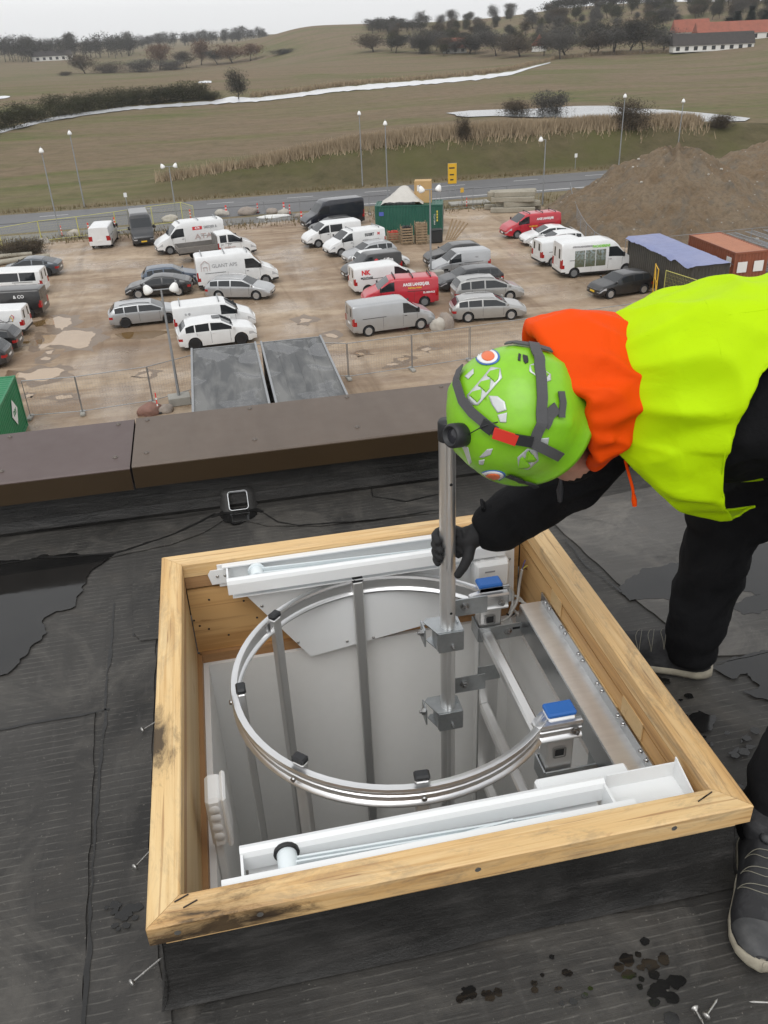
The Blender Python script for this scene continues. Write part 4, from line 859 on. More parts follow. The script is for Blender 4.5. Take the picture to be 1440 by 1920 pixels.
TYPES = {
 'estate':   dict(L=4.72, W=1.83, H=1.47, wr=.33, xw=(.98, 3.72), top=[(0,.90),(.05,.99),(.12,1.04),(.44,1.37),(.8,1.43),(1.9,1.47),(2.75,1.42),(3.52,1.03),(3.7,.985),(4.4,.84),(4.65,.70),(4.72,.62)], belt=[(0,.86),(.2,.96),(3.4,.92),(4.3,.77),(4.72,.54)], wins=[(.42,.98),(1.04,1.86),(1.95,3.35)], ws=(2.78,3.5), rw=(.13,.45), tum=.17),
 'liftback': dict(L=4.70, W=1.86, H=1.46, wr=.35, xw=(.92, 3.78), top=[(0,.90),(.06,1.0),(.25,1.06),(1.25,1.36),(2.0,1.46),(2.6,1.43),(3.55,1.02),(3.7,.98),(4.4,.82),(4.65,.68),(4.70,.6)], belt=[(0,.86),(.3,.98),(3.4,.92),(4.3,.76),(4.7,.52)], wins=[(.75,1.05),(1.1,1.95),(2.03,3.38)], ws=(2.62,3.5), rw=(.35,1.2), tum=.19),
 'suv':      dict(L=4.65, W=1.88, H=1.66, wr=.37, xw=(.92, 3.68), top=[(0,.95),(.05,1.06),(.12,1.12),(.46,1.5),(.85,1.62),(1.9,1.66),(2.6,1.6),(3.32,1.18),(3.5,1.13),(4.3,1.0),(4.6,.82),(4.65,.7)], belt=[(0,.93),(.2,1.06),(3.3,1.04),(4.3,.92),(4.65,.62)], wins=[(.46,.98),(1.05,1.85),(1.95,3.18)], ws=(2.63,3.3), rw=(.14,.5), tum=.16),
 'hatch':    dict(L=4.25, W=1.80, H=1.50, wr=.33, xw=(.78, 3.4), top=[(0,.92),(.05,1.02),(.12,1.07),(.4,1.4),(.75,1.47),(1.6,1.5),(2.35,1.45),(3.1,1.05),(3.3,1.0),(3.95,.86),(4.2,.7),(4.25,.62)], belt=[(0,.88),(.2,.98),(3.0,.94),(3.9,.8),(4.25,.55)], wins=[(.42,.85),(.92,1.6),(1.68,2.95)], ws=(2.38,3.08), rw=(.13,.42), tum=.16),
 'mpv':      dict(L=4.75, W=1.88, H=1.66, wr=.34, xw=(.9, 3.72), top=[(0,.95),(.05,1.08),(.1,1.14),(.35,1.54),(.7,1.63),(1.9,1.67),(2.7,1.6),(3.75,1.08),(3.95,1.02),(4.5,.84),(4.7,.7),(4.75,.62)], belt=[(0,.92),(.2,1.0),(3.6,.95),(4.4,.78),(4.75,.55)], wins=[(.36,.98),(1.05,1.95),(2.05,3.5)], ws=(2.75,3.72), rw=(.1,.38), tum=.15),
 'small_van':dict(L=4.40, W=1.82, H=1.83, wr=.32, xw=(.82, 3.5), top=[(0,1.74),(.1,1.80),(2.3,1.83),(2.6,1.79),(3.38,1.18),(3.55,1.12),(4.1,.96),(4.35,.78),(4.4,.66)], belt=[(0,1.05),(3.3,1.02),(4.05,.86),(4.4,.6)], wins=[(2.3,3.25)], ws=(2.66,3.36), rw=None, tum=.10, van=1),
 'mid_van':  dict(L=5.05, W=1.93, H=1.95, wr=.34, xw=(.95, 4.05), top=[(0,1.86),(.12,1.92),(2.9,1.95),(3.25,1.90),(4.08,1.30),(4.25,1.22),(4.8,1.02),(5.0,.82),(5.05,.68)], belt=[(0,1.14),(4.0,1.12),(4.7,.92),(5.05,.62)], wins=[(2.95,3.95)], ws=(3.3,4.06), rw=None, tum=.10, van=1),
 'mid_long': dict(L=5.30, W=1.92, H=1.97, wr=.34, xw=(.95, 4.33), top=[(0,1.88),(.12,1.94),(3.15,1.97),(3.5,1.92),(4.33,1.30),(4.5,1.22),(5.05,1.02),(5.25,.84),(5.3,.7)], belt=[(0,1.14),(4.2,1.12),(4.95,.92),(5.3,.62)], wins=[(3.2,4.2)], ws=(3.55,4.31), rw=None, tum=.10, van=1),
 'large_van':dict(L=5.95, W=2.03, H=2.55, wr=.36, xw=(1.0, 4.95), top=[(0,2.42),(.12,2.50),(3.4,2.55),(3.95,2.44),(4.2,2.22),(4.85,1.48),(5.02,1.38),(5.6,1.14),(5.88,.92),(5.95,.78)], belt=[(0,1.3),(4.8,1.28),(5.5,1.05),(5.95,.72)], wins=[(3.55,4.72)], ws=(4.2,4.83), rw=None, tum=.10, van=1, wtop=2.05),
 'truck_cab':dict(L=3.25, W=2.0, H=2.12, wr=.36, xw=(None, 2.25), top=[(0,2.02),(.1,2.08),(1.0,2.12),(1.35,2.06),(2.15,1.46),(2.32,1.36),(2.9,1.12),(3.18,.92),(3.25,.78)], belt=[(0,1.3),(2.1,1.26),(2.8,1.03),(3.25,.72)], wins=[(.22,.78),(.9,2.05)], ws=(1.4,2.13), rw=None, tum=.10, van=1),
}
_wheel = {}
def wheel_meshes(r, style):
    k = (round(r, 2), style)
    if k not in _wheel:
        w = .215; q = Matrix.Rotation(PI / 2, 3, 'X')
        t = MB().lathe([(r * .60, -w / 2 + .02), (r * .70, -w / 2), (r * .93, -w / 2 + .005), (r, -w / 2 + .05), (r, w / 2 - .05), (r * .93, w / 2 - .005), (r * .70, w / 2), (r * .60, w / 2 - .03), (r * .2, w / 2 - .09), (0, w / 2 - .09)], 28, q)
        m = MB(); ro = r * .66
        m.lathe([(ro, w / 2 - .005), (ro - .015, w / 2 + .003), (ro - .04, w / 2 - .01), (ro - .045, w / 2 - .07)], 28, q)
        m.lathe([(.07, w / 2 - .06), (.065, w / 2 - .01), (.0, w / 2 - .004)], 14, q)
        if style == 'steel':
            m.lathe([(ro - .05, w / 2 - .07), (ro * .75, w / 2 - .035), (ro * .5, w / 2 - .02), (.06, w / 2 - .015)], 20, q)
        else:
            ns = 5
            for i in range(ns):
                for da in ((-.14, .14) if style == 'twin' else (0,)):
                    a = 2 * PI * i / ns + da; d = Vector((math.cos(a), math.sin(a), 0)); m.bar(q @ (d * .05 + Vector((0, 0, w / 2 - .02))), q @ (d * (ro - .03) + Vector((0, 0, w / 2 - .015))), .055 if style == 'twin' else .085, .03, up=q @ Vector((0, 0, 1)))
        _wheel[k] = (t.mesh('tyre'), m.mesh('rim'))
        _wheel[k][0].materials.append(MATS['tyre']); _wheel[k][1].materials.append(MATS['rim_dark' if style == 'dark' else 'hub_grey' if style == 'steel' else 'rim_silver'])
    return _wheel[k]
def interp(pts, x, smooth=.05):
    xs = [p[0] for p in pts]; zs = [p[1] for p in pts]; return float(np.mean(np.interp([x - smooth, x - smooth / 2, x, x + smooth / 2, x + smooth], xs, zs)))
M_LSIDE = Matrix(((-1, 0, 0), (0, 0, 1), (0, 1, 0)))
def car(kind, paintm, label, cat='car', group='parked cars', loc=(0, 0, 0), rz=0, windows=None, rear_glass=True, style='silver', bumper='body', name=None, rails=None, rack=0, plate='plate_white', Lsc=1, Hsc=1, tint=None):
    T = TYPES[kind]; L, Wd, H = T['L'], T['W'], T['H']; van = T.get('van'); t = thing(name or ('parked_van' if van else 'parked_car'), label, cat, loc, rz, group)
    wins = windows or T['wins']; xr, xf = T['xw']; hl = L / 2; ra = T['wr'] + .055; wz = T['wr']
    S_ = set(np.linspace(0, L, int(L / .22)).round(3)) | {p[0] for p in T['top']} | {.03, L - .03, .1, .2, .32, L - .1, L - .2, L - .34}
    for a, b in wins: S_ |= {a, b}
    for ab in (T['ws'], T['rw']):
        if ab: S_ |= set(ab)
    for xc in (xr, xf):
        if xc is not None: S_ |= {round(xc + (ra + .001) * math.cos(q * PI / 10), 3) for q in range(11)}
    xs = sorted(S_); xs = [x for i, x in enumerate(xs) if i == 0 or x - xs[i - 1] > .012 or any(abs(x - w) < .001 for ab in wins for w in ab)]
    def hw(x):
        tf = max(0, (x - (L - 1.0)) / 1.0); tr = max(0, (.5 - x) / .5); return Wd / 2 * (1 - .15 * tf ** 2.4 - (.03 if van else .09) * tr ** 2)
    sill = .24 if not van else .28
    def low(x):
        z = sill + (.06 if x < .25 or x > L - .25 else 0)
        for xc in (xr, xf):
            if xc is not None and abs(x - xc) < ra: z = max(z, wz + math.sqrt(ra * ra - (x - xc) ** 2))
        return z
    lv_l = (.62, .78) if not van else (.72, .98)
    rows = []
    for x in xs:
        h_ = hw(x); zt = interp(T['top'], x); zb = min(interp(T['belt'], x), zt - .025); g_ = zt - zb; lo = low(x); P = []
        P += [(0, lo), (h_ - .16, lo), (h_ - .03, lo)]
        za = [max(v, lo + .012 * (k + 1)) for k, v in enumerate((sill + .1, .48, min(lv_l[0], zb - .12), min(lv_l[1], zb - .05)))]
        ins = (.012, 0., 0., .006); P += [(h_ - i_, min(z, zb - .008 * (4 - k))) for k, (z, i_) in enumerate(zip(za, ins))]
        P += [(h_ - .018, zb)]
        tm = T['tum']; gm = g_ / max(H - 1.0 if not van else H - 1.14, .3); wt = .80
        if T.get('wtop') and g_ > .6: wt = max(.2, min(.8, (T['wtop'] - zb) / g_))
        for f, e in ((.07, .02), (wt, .02), (.90 if wt < .85 else .92, .035)): P.append((h_ - tm * f * min(gm, 1.1) - e, zb + g_ * f))
        P += [(h_ - tm * min(gm, 1.1) - .09 - .02, zb + g_ * .975), (h_ * .55, zb + g_ * .995), (0, zt)]
        rows.append(P)
    nP = len(rows[0]); parts = {}
    def addf(key, q): parts.setdefault(key, MB()).add(q, [tuple(range(len(q)))], True)
    def V(i, j, s_): y, z = rows[i][j]; return (xs[i] - hl, y * s_, z)
    for i in range(len(xs) - 1):
        xm = (xs[i] + xs[i + 1]) / 2; wi = next((k for k, (a, b) in enumerate(wins) if a - .002 <= xs[i] and xs[i + 1] <= b + .002), None)
        for s_ in (1, -1):
            for j in range(nP - 1):
                key = 'body'
                if j < 2: key = 'underbody'
                elif j in (2, 3) and bumper == 'black' and (xm > L - .45 or xm < .3): key = 'bumper_front' if xm > hl else 'bumper_rear'
                elif j == 2 and bumper == 'black': key = 'sill_left' if s_ > 0 else 'sill_right'
                elif j == 8 and wi is not None: key = ('side_window', wi, s_)
                elif j == 9 and van is None and wi is not None and False: key = 'body'
                elif j >= 11 and T['ws'][0] < xm < T['ws'][1]: key = 'windscreen'
                elif j >= 11 and T['rw'] and T['rw'][0] < xm < T['rw'][1]: key = 'rear_window'
                elif j in (5, 6) and xm > L - (.42 if not van else .5) and j == 5: key = ('headlight', s_)
                elif j == 5 and xm < .22: key = ('tail_light', s_)
                elif j in (6, 7) and van and xm < .09: key = ('tail_light', s_)
                q = [V(i, j, s_), V(i + 1, j, s_), V(i + 1, j + 1, s_), V(i, j + 1, s_)]
                addf(key, q if s_ < 0 else q[::-1])
    fr = (-1, -.66, -.34, .34, .66, 1)
    for end, i in (('f', len(xs) - 1), ('r', 0)):
        sg = 1 if end == 'f' else -1
        for j in range(2, nP - 1):
            y0, z0 = rows[i][j]; y1, z1 = rows[i][j + 1]
            for k in range(5):
                a, b = fr[k], fr[k + 1]; key = 'body'; edge = k in (0, 4); sd = 1 if k >= 3 else -1
                if end == 'f':
                    if j in (2, 3): key = 'bumper_front' if bumper == 'black' else 'body'
                    if j in (3, 4) and not edge: key = 'grille'
                    if j == 5: key = ('headlight', sd) if edge else ('grille' if van else 'body')
                else:
                    if j in (2, 3) and bumper == 'black': key = 'bumper_rear'
                    if van:
                        if j == 8 and rear_glass: key = ('rear_window_v', sd) if k in (1, 3) else 'body' if k != 2 else 'body'
                        if j in (5, 6) and edge: key = ('tail_light', sd)
                    elif j == 5 and edge: key = ('tail_light', sd)
                def bul(f, z): return (xs[i] - hl + sg * .05 * (1 - f * f) * (0 if (van and end == 'r') else 1), z)
                p = []
                for f, (yy, zz) in ((a, (y0, z0)), (b, (y0, z0)), (b, (y1, z1)), (a, (y1, z1))): p.append((xs[i] - hl + sg * .06 * (1 - f * f) * (.15 if (van and end == 'r') else 1) * (1 if j > 2 else .6), yy * f, zz))
                addf(key, p if end == 'f' else p[::-1])
    mats = {'body': paintm, 'underbody': 'underbody', 'windscreen': 'car_glass', 'rear_window': 'car_glass', 'side_window': 'car_glass', 'rear_window_v': 'car_glass', 'headlight': 'head_lens', 'tail_light': 'tail_lens', 'grille': 'trim_black', 'bumper_front': 'trim_black', 'bumper_rear': 'trim_black', 'sill_left': 'trim_black', 'sill_right': 'trim_black'}
    for key, mb in parts.items():
        nm = key if isinstance(key, str) else key[0]
        me = mb.mesh(nm); bm = bmesh.new(); bm.from_mesh(me); bmesh.ops.remove_doubles(bm, verts=bm.verts, dist=.0008)
        if 'window' in nm or nm == 'windscreen':
            bmesh.ops.recalc_face_normals(bm, faces=bm.faces)
            c = sum((v.co for v in bm.verts), Vector()) / max(1, len(bm.verts))
        bm.to_mesh(me); bm.free(); me.set_sharp_from_angle(angle=R(38))
        o = obj({'rear_window_v': 'rear_window', 'sill_left': 'sill', 'sill_right': 'sill', 'bumper_front': 'front_bumper', 'bumper_rear': 'rear_bumper'}.get(nm, nm), me, mats[nm], t)
    def surf_y(x, z):
        xx = min(max(x + hl, 0), L); i = min(range(len(xs)), key=lambda k: abs(xs[k] - xx)); r_ = rows[i][2:]
        return float(np.interp(z, [p[1] for p in r_], [p[0] for p in r_]))
    t_y = surf_y
    tm_, rm_ = wheel_meshes(T['wr'], style)
    for xc in (xr, xf):
        if xc is None: continue
        for s_ in (1, -1):
            w = obj('wheel', tm_, None, t, (xc - hl, s_ * (Wd / 2 - .125), wz), (0, random.uniform(0, 1), PI if s_ > 0 else 0)); 
            w.name = 'wheel'; obj('rim', rm_, None, w)
    mx = T['ws'][1] - .02 - hl if not van else T['wins'][-1][1] - .05 - hl; mz = interp(T['belt'], mx + hl) + .1
    for s_ in (1, -1):
        yy = surf_y(mx, mz); MB().box((mx, s_ * (yy + .12), mz + (.05 if not van else .12)), (.1, .2, .15 if not van else .3), bev=.03).build('mirror', 'trim_black' if van else paintm, t)
    # door seams, handles
    doors = [T['wins'][-1][0] - .03, T['wins'][-1][1] - .12]
    if len(T['wins']) > 1: doors.append(T['wins'][-2][0] + .05)
    if van: doors += [max(.9, T['wins'][-1][0] - 1.3)]
    for x in doors:
        for s_ in (1, -1):
            ps = []
            for z in np.linspace(sill + .12, interp(T['belt'], x), 5): 
                if z > low(x) + .02: ps.append((x - hl, s_ * (surf_y(x - hl, z) + .004), z))
            mb = MB()
            for a, b in zip(ps[:-1], ps[1:]): mb.quad((a[0] - .008, a[1], a[2]), (a[0] + .008, a[1], a[2]), (b[0] + .008, b[1], b[2]), (b[0] - .008, b[1], b[2]))
            if mb.v: mb.build('door_seam', 'seam', t)
    for x in (T['wins'][-1][0] + .14,) + ((T['wins'][-2][0] + .16,) if len(T['wins']) > 1 else ()):
        for s_ in (1, -1): z = interp(T['belt'], x) - .09; MB().box((x - hl, s_ * (surf_y(x - hl, z) + .015), z), (.17, .03, .03)).build('door_handle', 'trim_black' if van else paintm, t)
    if van:
        for s_ in (1, -1): z = interp(T['belt'], 1.0) - .02; MB().box((1.35 - hl, s_ * (surf_y(1.35 - hl, z) + .006), z), (1.5, .014, .03)).build('sliding_rail', 'seam', t)
    for sg, m in ((1, plate), (-1, plate)):
        MB().box((sg * (hl + (.06 if sg > 0 else .055 if not van else .02)), 0, .5 if sg > 0 else (.62 if not van else .75)), (.02, .5, .12)).build('number_plate', m, t)
    if rails:
        for s_ in (1, -1):
            x0, x1 = (.75, T['ws'][0] - .1); ps = [(x - hl, s_ * (Wd / 2 - T['tum'] - .13), interp(T['top'], x) + (.045 if 0 < k < 6 else -.005)) for k, x in enumerate(np.linspace(x0, x1, 7))]
            MB().tube(ps, .018, 6).build('roof_rail', rails, t)
    for k in range(rack):
        x = .5 + k * (T['ws'][0] - .9) / max(1, rack - 1); z = interp(T['top'], x)
        rb = MB().box((x - hl, 0, z + .09), (.06, Wd - .35, .045)); rb.box((x - hl, -(Wd / 2 - .24), z + .03), (.05, .05, .09)); rb.box((x - hl, Wd / 2 - .24, z + .03), (.05, .05, .09)); rb.build('roof_bar', 'trim_black' if paintm != 'paint_van_white' else 'galv_dull', t)
    # wiper cowl line and antenna
    return t
def side_text(t, kind, txt, x, z, size, m, side=1, sx=1, bold=.006, name='lettering'):
    """lettering on the side of a van; x from rear, z height"""
    T = TYPES[kind]; zb = interp(T['belt'], x); zt = interp(T['top'], x); g_ = zt - zb; f = max(0, (z - zb) / g_); gm = min(g_ / max(T['H'] - 1.14, .3), 1.1)
    y = T['W'] / 2 - (.02 + T['tum'] * f * gm if z > zb else .004); ang = math.atan2(T['tum'] * gm, g_) if z > zb else 0
    me = text_mesh(txt, size, .006, bold=bold, sx=sx); o = obj(name, me, m, t)
    M3 = (M_LSIDE if side > 0 else M_FRONT); M4 = (Matrix.Rotation(ang * side, 3, 'X') @ M3).to_4x4(); M4.translation = Vector((x - T['L'] / 2, side * (y + .012), z)); o.matrix_local = M4; return o
def side_panel(t, kind, x, z, w, h, m, side=1, name='printed_panel'):
    T = TYPES[kind]; zb = interp(T['belt'], x); zt = interp(T['top'], x); g_ = zt - zb; gm = min(g_ / max(T['H'] - 1.14, .3), 1.1); q = []
    y = lambda zz: side * (T['W'] / 2 - (.02 + T['tum'] * max(0, (zz - zb) / g_) * gm if zz > zb else .002) + .01)
    mb = MB(); zs = np.linspace(z - h / 2, z + h / 2, 6)
    for a, b in zip(zs[:-1], zs[1:]): mb.quad((x - w / 2 - T['L'] / 2, y(a), a), (x + w / 2 - T['L'] / 2, y(a), a), (x + w / 2 - T['L'] / 2, y(b), b), (x - w / 2 - T['L'] / 2, y(b), b))
    return mb.build(name, m, t)
def spot(kind, rear=None, front=None, head=None):
    """place by the photo points where the near-side wheels touch the ground; head in degrees when only one wheel shows"""
    T = TYPES[kind]; xr, xf = T['xw']; hl = T['L'] / 2
    if rear and front: A, B = G(*rear), G(*front); a = math.atan2(B.y - A.y, B.x - A.x); d = Vector((math.cos(a), math.sin(a), 0)); c = (A + B) / 2 - d * ((xr + xf) / 2 - hl)
    else:
        a = R(head); d = Vector((math.cos(a), math.sin(a), 0)); c = G(*rear) - d * (xr - hl) if rear else G(*front) - d * (xf - hl)
    nrm = Vector((-d.y, d.x, 0)); 
    if nrm.y < 0 : nrm = -nrm
    if abs(d.x) < .5: nrm = Vector((0, 0, 0))
    c = c + nrm * (T['W'] / 2 - .13); return dict(loc=(c.x, c.y, GZ + .02), rz=a)
# ---- the parked vehicles, one by one
mat('ink_dark', (.03, .03, .035), .6); mat('ink_grey', (.30, .30, .31), .6); mat('ink_red', (.6, .03, .04), .6); mat('ink_white', (.8, .8, .8), .6); mat('ink_green', (.25, .62, .08), .6); mat('ink_pale', (.5, .38, .36), .6); mat('ink_yellow', (.8, .5, .03), .6)
n = Nodes('photo_print'); mp = n.mapping((1, 1, 1)); a = n.noise(mp, 2.2, 5); b_ = n.noise(mp, 6, 6); gx = n.n('SeparateXYZ'); n.l(n.tc.outputs['Object'], gx.inputs[0]); zz = n.rng(gx.outputs['Z'], .7, 2.0)
n.out(n.mix(n.rng(b_, .4, .6), n.mix(zz, (.06, .08, .03), (.35, .42, .45)), (.12, .12, .07)), .4)
GV, GC = 'vans parked on the site', 'cars parked on the site'
WH = 'paint_van_white'
v = car('mid_van', WH, 'white van seen from behind in front of the yellow barrier', 'van', GV, (-9.7, 84.7, GZ + .02), R(86), rear_glass=False, style='steel')
v = car('large_van', 'paint_graphite', 'dark grey tall van facing the camera with a yellow plate', 'van', GV, (-6.3, 84.6, GZ + .02), R(-84), style='steel', plate='plate_yellow', bumper='black')
v = car('large_van', WH, 'tall white van with red and grey lettering behind the flatbed truck', 'van', GV, **spot('large_van', front=(320, 478), head=-168), style='steel', bumper='black', rack=3)
side_panel(v, 'large_van', 2.35, 1.95, .85, .28, 'ink_red'); side_text(v, 'large_van', '474', 2.35, 1.95, .28, 'ink_white', 1, name='lettering'); side_text(v, 'large_van', 'SMEDJER &', 1.2, 1.95, .3, 'ink_grey', 1, .8); side_text(v, 'large_van', 'ATA', 1.9, 1.25, .6, 'ink_pale', 1, 1.3, 0)
# double-cab flatbed
a_ = R(8); A, B = G(368, 494), G(465, 480); a_ = math.atan2(B.y - A.y, B.x - A.x) - R(4); d = Vector((math.cos(a_), math.sin(a_), 0)); nr = Vector((-d.y, d.x, 0)); c = (A + B) / 2 + nr * .87
cabc = c + d * (2.02 + .0 - (TYPES['truck_cab']['xw'][1] - TYPES['truck_cab']['L'] / 2))
v = car('truck_cab', WH, 'white double-cab truck with an empty grey flatbed', 'truck', GV, (cabc.x, cabc.y, GZ + .02), a_, style='steel', bumper='black', name='flatbed_truck')
x0 = -TYPES['truck_cab']['L'] / 2; mat('bed_grey', (.16, .15, .14), .7, var=[(3, .5, (.22, .2, .18))]); mat('bed_floor', (.13, .115, .095), .85, var=[(2, .5, (.19, .17, .14))])
MB().box((x0 - 1.65, 0, .92), (3.2, 2.05, .1)).build('bed_floor', 'bed_floor', v)
for s_ in (-1, 1): MB().box((x0 - 1.65, s_ * 1.035, 1.12), (3.24, .05, .42), bev=.012).build('bed_side', 'bed_grey', v)
MB().box((x0 - 3.26, 0, 1.12), (.05, 2.02, .42)).build('tailboard', 'bed_grey', v); MB().box((x0 - .08, 0, 1.45), (.05, 2.0, 1.0)).build('headboard', 'bed_grey', v)
for s_ in (-.4, .4): MB().box((x0 - 1.6, s_, .75), (3.3, .12, .2)).build('chassis_rail', 'trim_black', v)
tm_, rm_ = wheel_meshes(.36, 'steel')
for s_ in (1, -1): w = obj('wheel', tm_, None, v, (TYPES['truck_cab']['xw'][1] + x0 - 4.05, s_ * .86, .36), (0, 0, PI if s_ > 0 else 0)); obj('rim', rm_, None, w)
side_text(v, 'truck_cab', 'SMEDJER & CO', 1.0, .95, .14, 'ink_pale', -1)
v = car('large_van', WH, 'tall white van lettered GLANT APS with a house outline', 'van', GV, **spot('large_van', front=(499, 534), head=4), style='steel', bumper='black', rack=3)
side_text(v, 'large_van', 'GLANT APS', 2.05, 1.75, .36, 'ink_grey', -1, 1.0, 0); lg = MB(); T_ = TYPES['large_van']
for a, b in (((.0, 0), (0, .5)), ((0, .5), (.3, .75)), ((.3, .75), (.6, .5)), ((.6, .5), (.6, 0)), ((.18, 0), (.18, .3)), ((.18, .3), (.42, .3)), ((.42, .3), (.42, 0))):
    lg.bar((.35 - T_['L'] / 2 + a[0], -T_['W'] / 2 + .035 - .01, 1.45 + a[1]), (.35 - T_['L'] / 2 + b[0], -T_['W'] / 2 + .035 - .01, 1.45 + b[1]), .03, .03, up=(0, 1, 0))
lg.build('house_logo', 'ink_pale', v)
car('estate', 'paint_silver', 'silver estate car in front of the GLANT APS van', 'car', GC, **spot('estate', rear=(408, 563), front=(486, 563)), style='twin', rails='chrome')
car('hatch', 'paint_blue', 'blue hatchback mostly hidden behind the black crossover', 'car', GC, **spot('hatch', front=(356, 536), head=2), rails=None)
car('liftback', 'paint_black', 'glossy black crossover facing left in front of the blue hatchback', 'car', GC, **spot('suv', rear=(338, 555), front=(261, 561)), style='silver')
car('estate', 'paint_silver', 'silver estate car left of the white van, standing in a puddle', 'car', GC, **spot('estate', rear=(237, 615), front=(318, 606)), style='dark', rails='trim_black')
v = car('mid_van', WH, 'white van between the silver estate and the white crossover', 'van', GV, **spot('mid_van', front=(452, 620), head=3), style='steel', rack=2); side_text(v, 'mid_van', 'G  Ⓓ', .9, 1.4, .16, 'ink_grey', -1)
v = car('suv', WH, 'white crossover with dark windows behind the left hut roof', 'car', GC, **spot('suv', rear=(367, 657), front=(455, 646)), style='dark'); MB().box((.05, 0, TYPES['suv']['H'] + .004), (.5, .6, .012)).build('sunroof', 'car_glass', v)
car('liftback', 'paint_slate', 'slate blue fastback car near the left edge below the logs', 'car', GC, **spot('liftback', rear=(91, 519), head=174), style='dark')
v = car('mid_long', WH, 'white minibus with dark side windows at the left edge', 'van', GV, **spot('mid_long', rear=(60, 557), head=172), windows=[(.35, 1.5), (1.58, 3.0), (3.2, 4.2)], style='silver')
v = car('mid_van', 'paint_black', 'black van between the white minibus and the rooster van', 'van', GV, **spot('mid_van', rear=(58, 597), head=174), style='dark'); side_text(v, 'mid_van', '& CO', 1.4, 1.5, .3, 'ink_white', 1)
v = car('small_van', WH, 'small white van with a rooster drawing at the left edge', 'van', GV, **spot('small_van', rear=(27, 632), head=173), style='steel', bumper='black')
for k, (m, pts) in enumerate((('ink_grey', [(1.55, .75), (1.35, .9), (1.1, .95), (.85, 1.1), (.75, 1.3), (.6, 1.45)]), ('ink_grey', [(1.55, .75), (1.6, 1.05), (1.4, 1.2), (1.15, 1.05)]), ('ink_red', [(.6, 1.45), (.5, 1.35), (.55, 1.2)]), ('ink_yellow', [(.75, 1.35), (.6, 1.2), (.62, 1.05)]), ('ink_dark', [(1.2, .95), (1.15, .7), (1.25, .6)]), ('ink_dark', [(1.0, .98), (.98, .75), (1.06, .62)]))):
    MB().tube([(x - 2.2, .925 if z < 1.05 else .918, z) for x, z in pts], .022, 6).build('rooster_drawing', m, v)
car('hatch', 'paint_black', 'black car at the left edge below the rooster van', 'car', GC, **spot('hatch', rear=(12, 663), head=176), style='dark')
car('hatch', 'paint_graphite', 'dark car only just showing at the left edge, nearest of its row', 'car', GC, **spot('hatch', rear=(-9, 692), head=176), style='dark')
# middle block, facing left
car('large_van', 'paint_navy', 'tall navy blue van left of the green container', 'van', GV, **spot('large_van', front=(594, 432), head=-167), style='steel')
car('hatch', 'paint_black', 'black car almost hidden between the navy van and a white van', 'car', GC, **spot('hatch', front=(604, 444), head=-170), style='dark')
v = car('mid_van', WH, 'white crew van with dark rear side window, facing left', 'van', GV, **spot('mid_van', front=(597, 465), head=-169), windows=[(1.75, 2.85), (2.95, 3.95)], style='steel', bumper='black')
v = car('mid_van', WH, 'white van lettered EGGERT M in black and red', 'van', GV, **spot('mid_van', front=(640, 482), head=-167), style='steel', bumper='black', rack=2); side_text(v, 'mid_van', 'EGGERT', 1.45, 1.5, .3, 'ink_dark', 1, .75, .012); side_text(v, 'mid_van', 'M', .62, 1.5, .3, 'ink_red', 1, .9, .012)
car('hatch', 'paint_silver', 'silver hatchback with red tail light behind the black lettered van', 'car', GC, **spot('hatch', front=(672, 497), head=-168), style='silver', rails='chrome')
car('hatch', WH, 'small white car showing only its roof and tail behind the black van', 'car', GC, **spot('hatch', rear=(690, 512), head=8), style='dark', rails='trim_black')
v = car('small_van', 'paint_black', 'black van with white lettering and a red badge', 'van', GV, **spot('small_van', front=(672, 528), head=-172), style='dark'); side_text(v, 'small_van', 'wildfire', 1.2, 1.35, .36, 'ink_white', 1, .9, .012); 
MB().lathe([(0, .0), (.17, 0), (.17, .012), (0, .012)], 20, Matrix(((1, 0, 0), (0, 0, 1), (0, -1, 0))), (2.05 - 2.2, .885, 1.35)).build('badge', 'ink_red', v)
v = car('mid_van', WH, 'white van lettered NK behind the red van', 'van', GV, **spot('mid_van', rear=(690, 553), head=5), style='steel', rack=0); side_text(v, 'mid_van', 'NK', .85, 1.55, .42, 'ink_red', -1, 1, .02); side_text(v, 'mid_van', 'MONTAGE', .9, 1.2, .18, 'ink_dark', -1)
v = car('mid_van', 'paint_red', 'red van lettered AAGE LANGKJÆR behind the silver van', 'van', GV, **spot('mid_van', rear=(796, 575), head=176), style='steel', rack=3); side_text(v, 'mid_van', "AAGE LANGKJÆR", 1.5, 1.55, .27, 'ink_white', 1, .82, .012); side_text(v, 'mid_van', 'INSTALLATION', 1.6, 1.32, .13, 'ink_yellow', 1); side_text(v, 'mid_van', 'EL-SERVICE', .65, .98, .16, 'ink_white', 1)
v = car('mid_long', 'paint_silver', 'silver long van nearest in the middle block, right of the puddles', 'van', GV, **spot('mid_long', rear=(692, 631), front=(788, 618)), style='silver')
car('suv', 'paint_black', 'black compact car behind the small silver van right of the lamp', 'car', GC, **spot('hatch', front=(828, 503), head=-177), style='dark')
v = car('small_van', 'paint_silver', 'small silver van facing left, right of the middle lamp', 'van', GV, **spot('small_van', front=(836, 522), head=-177), style='steel', bumper='black'); side_text(v, 'small_van', 'VVS', 1.1, 1.35, .14, 'ink_grey', 1)
car('estate', 'paint_graphite', 'dark grey estate behind the silver people carrier', 'car', GC, **spot('estate', front=(851, 548), head=-177), style='silver')
car('mpv', 'paint_silver_warm', 'silver people carrier behind the silver estate at the boulders', 'car', GC, **spot('mpv', front=(955, 565), head=-2), style='silver', rails='trim_black')
car('estate', 'paint_silver_warm', 'silver estate right of the two boulders, nearest of its row', 'car', GC, **spot('estate', rear=(877, 605), front=(958, 600)), style='silver', rails='chrome')
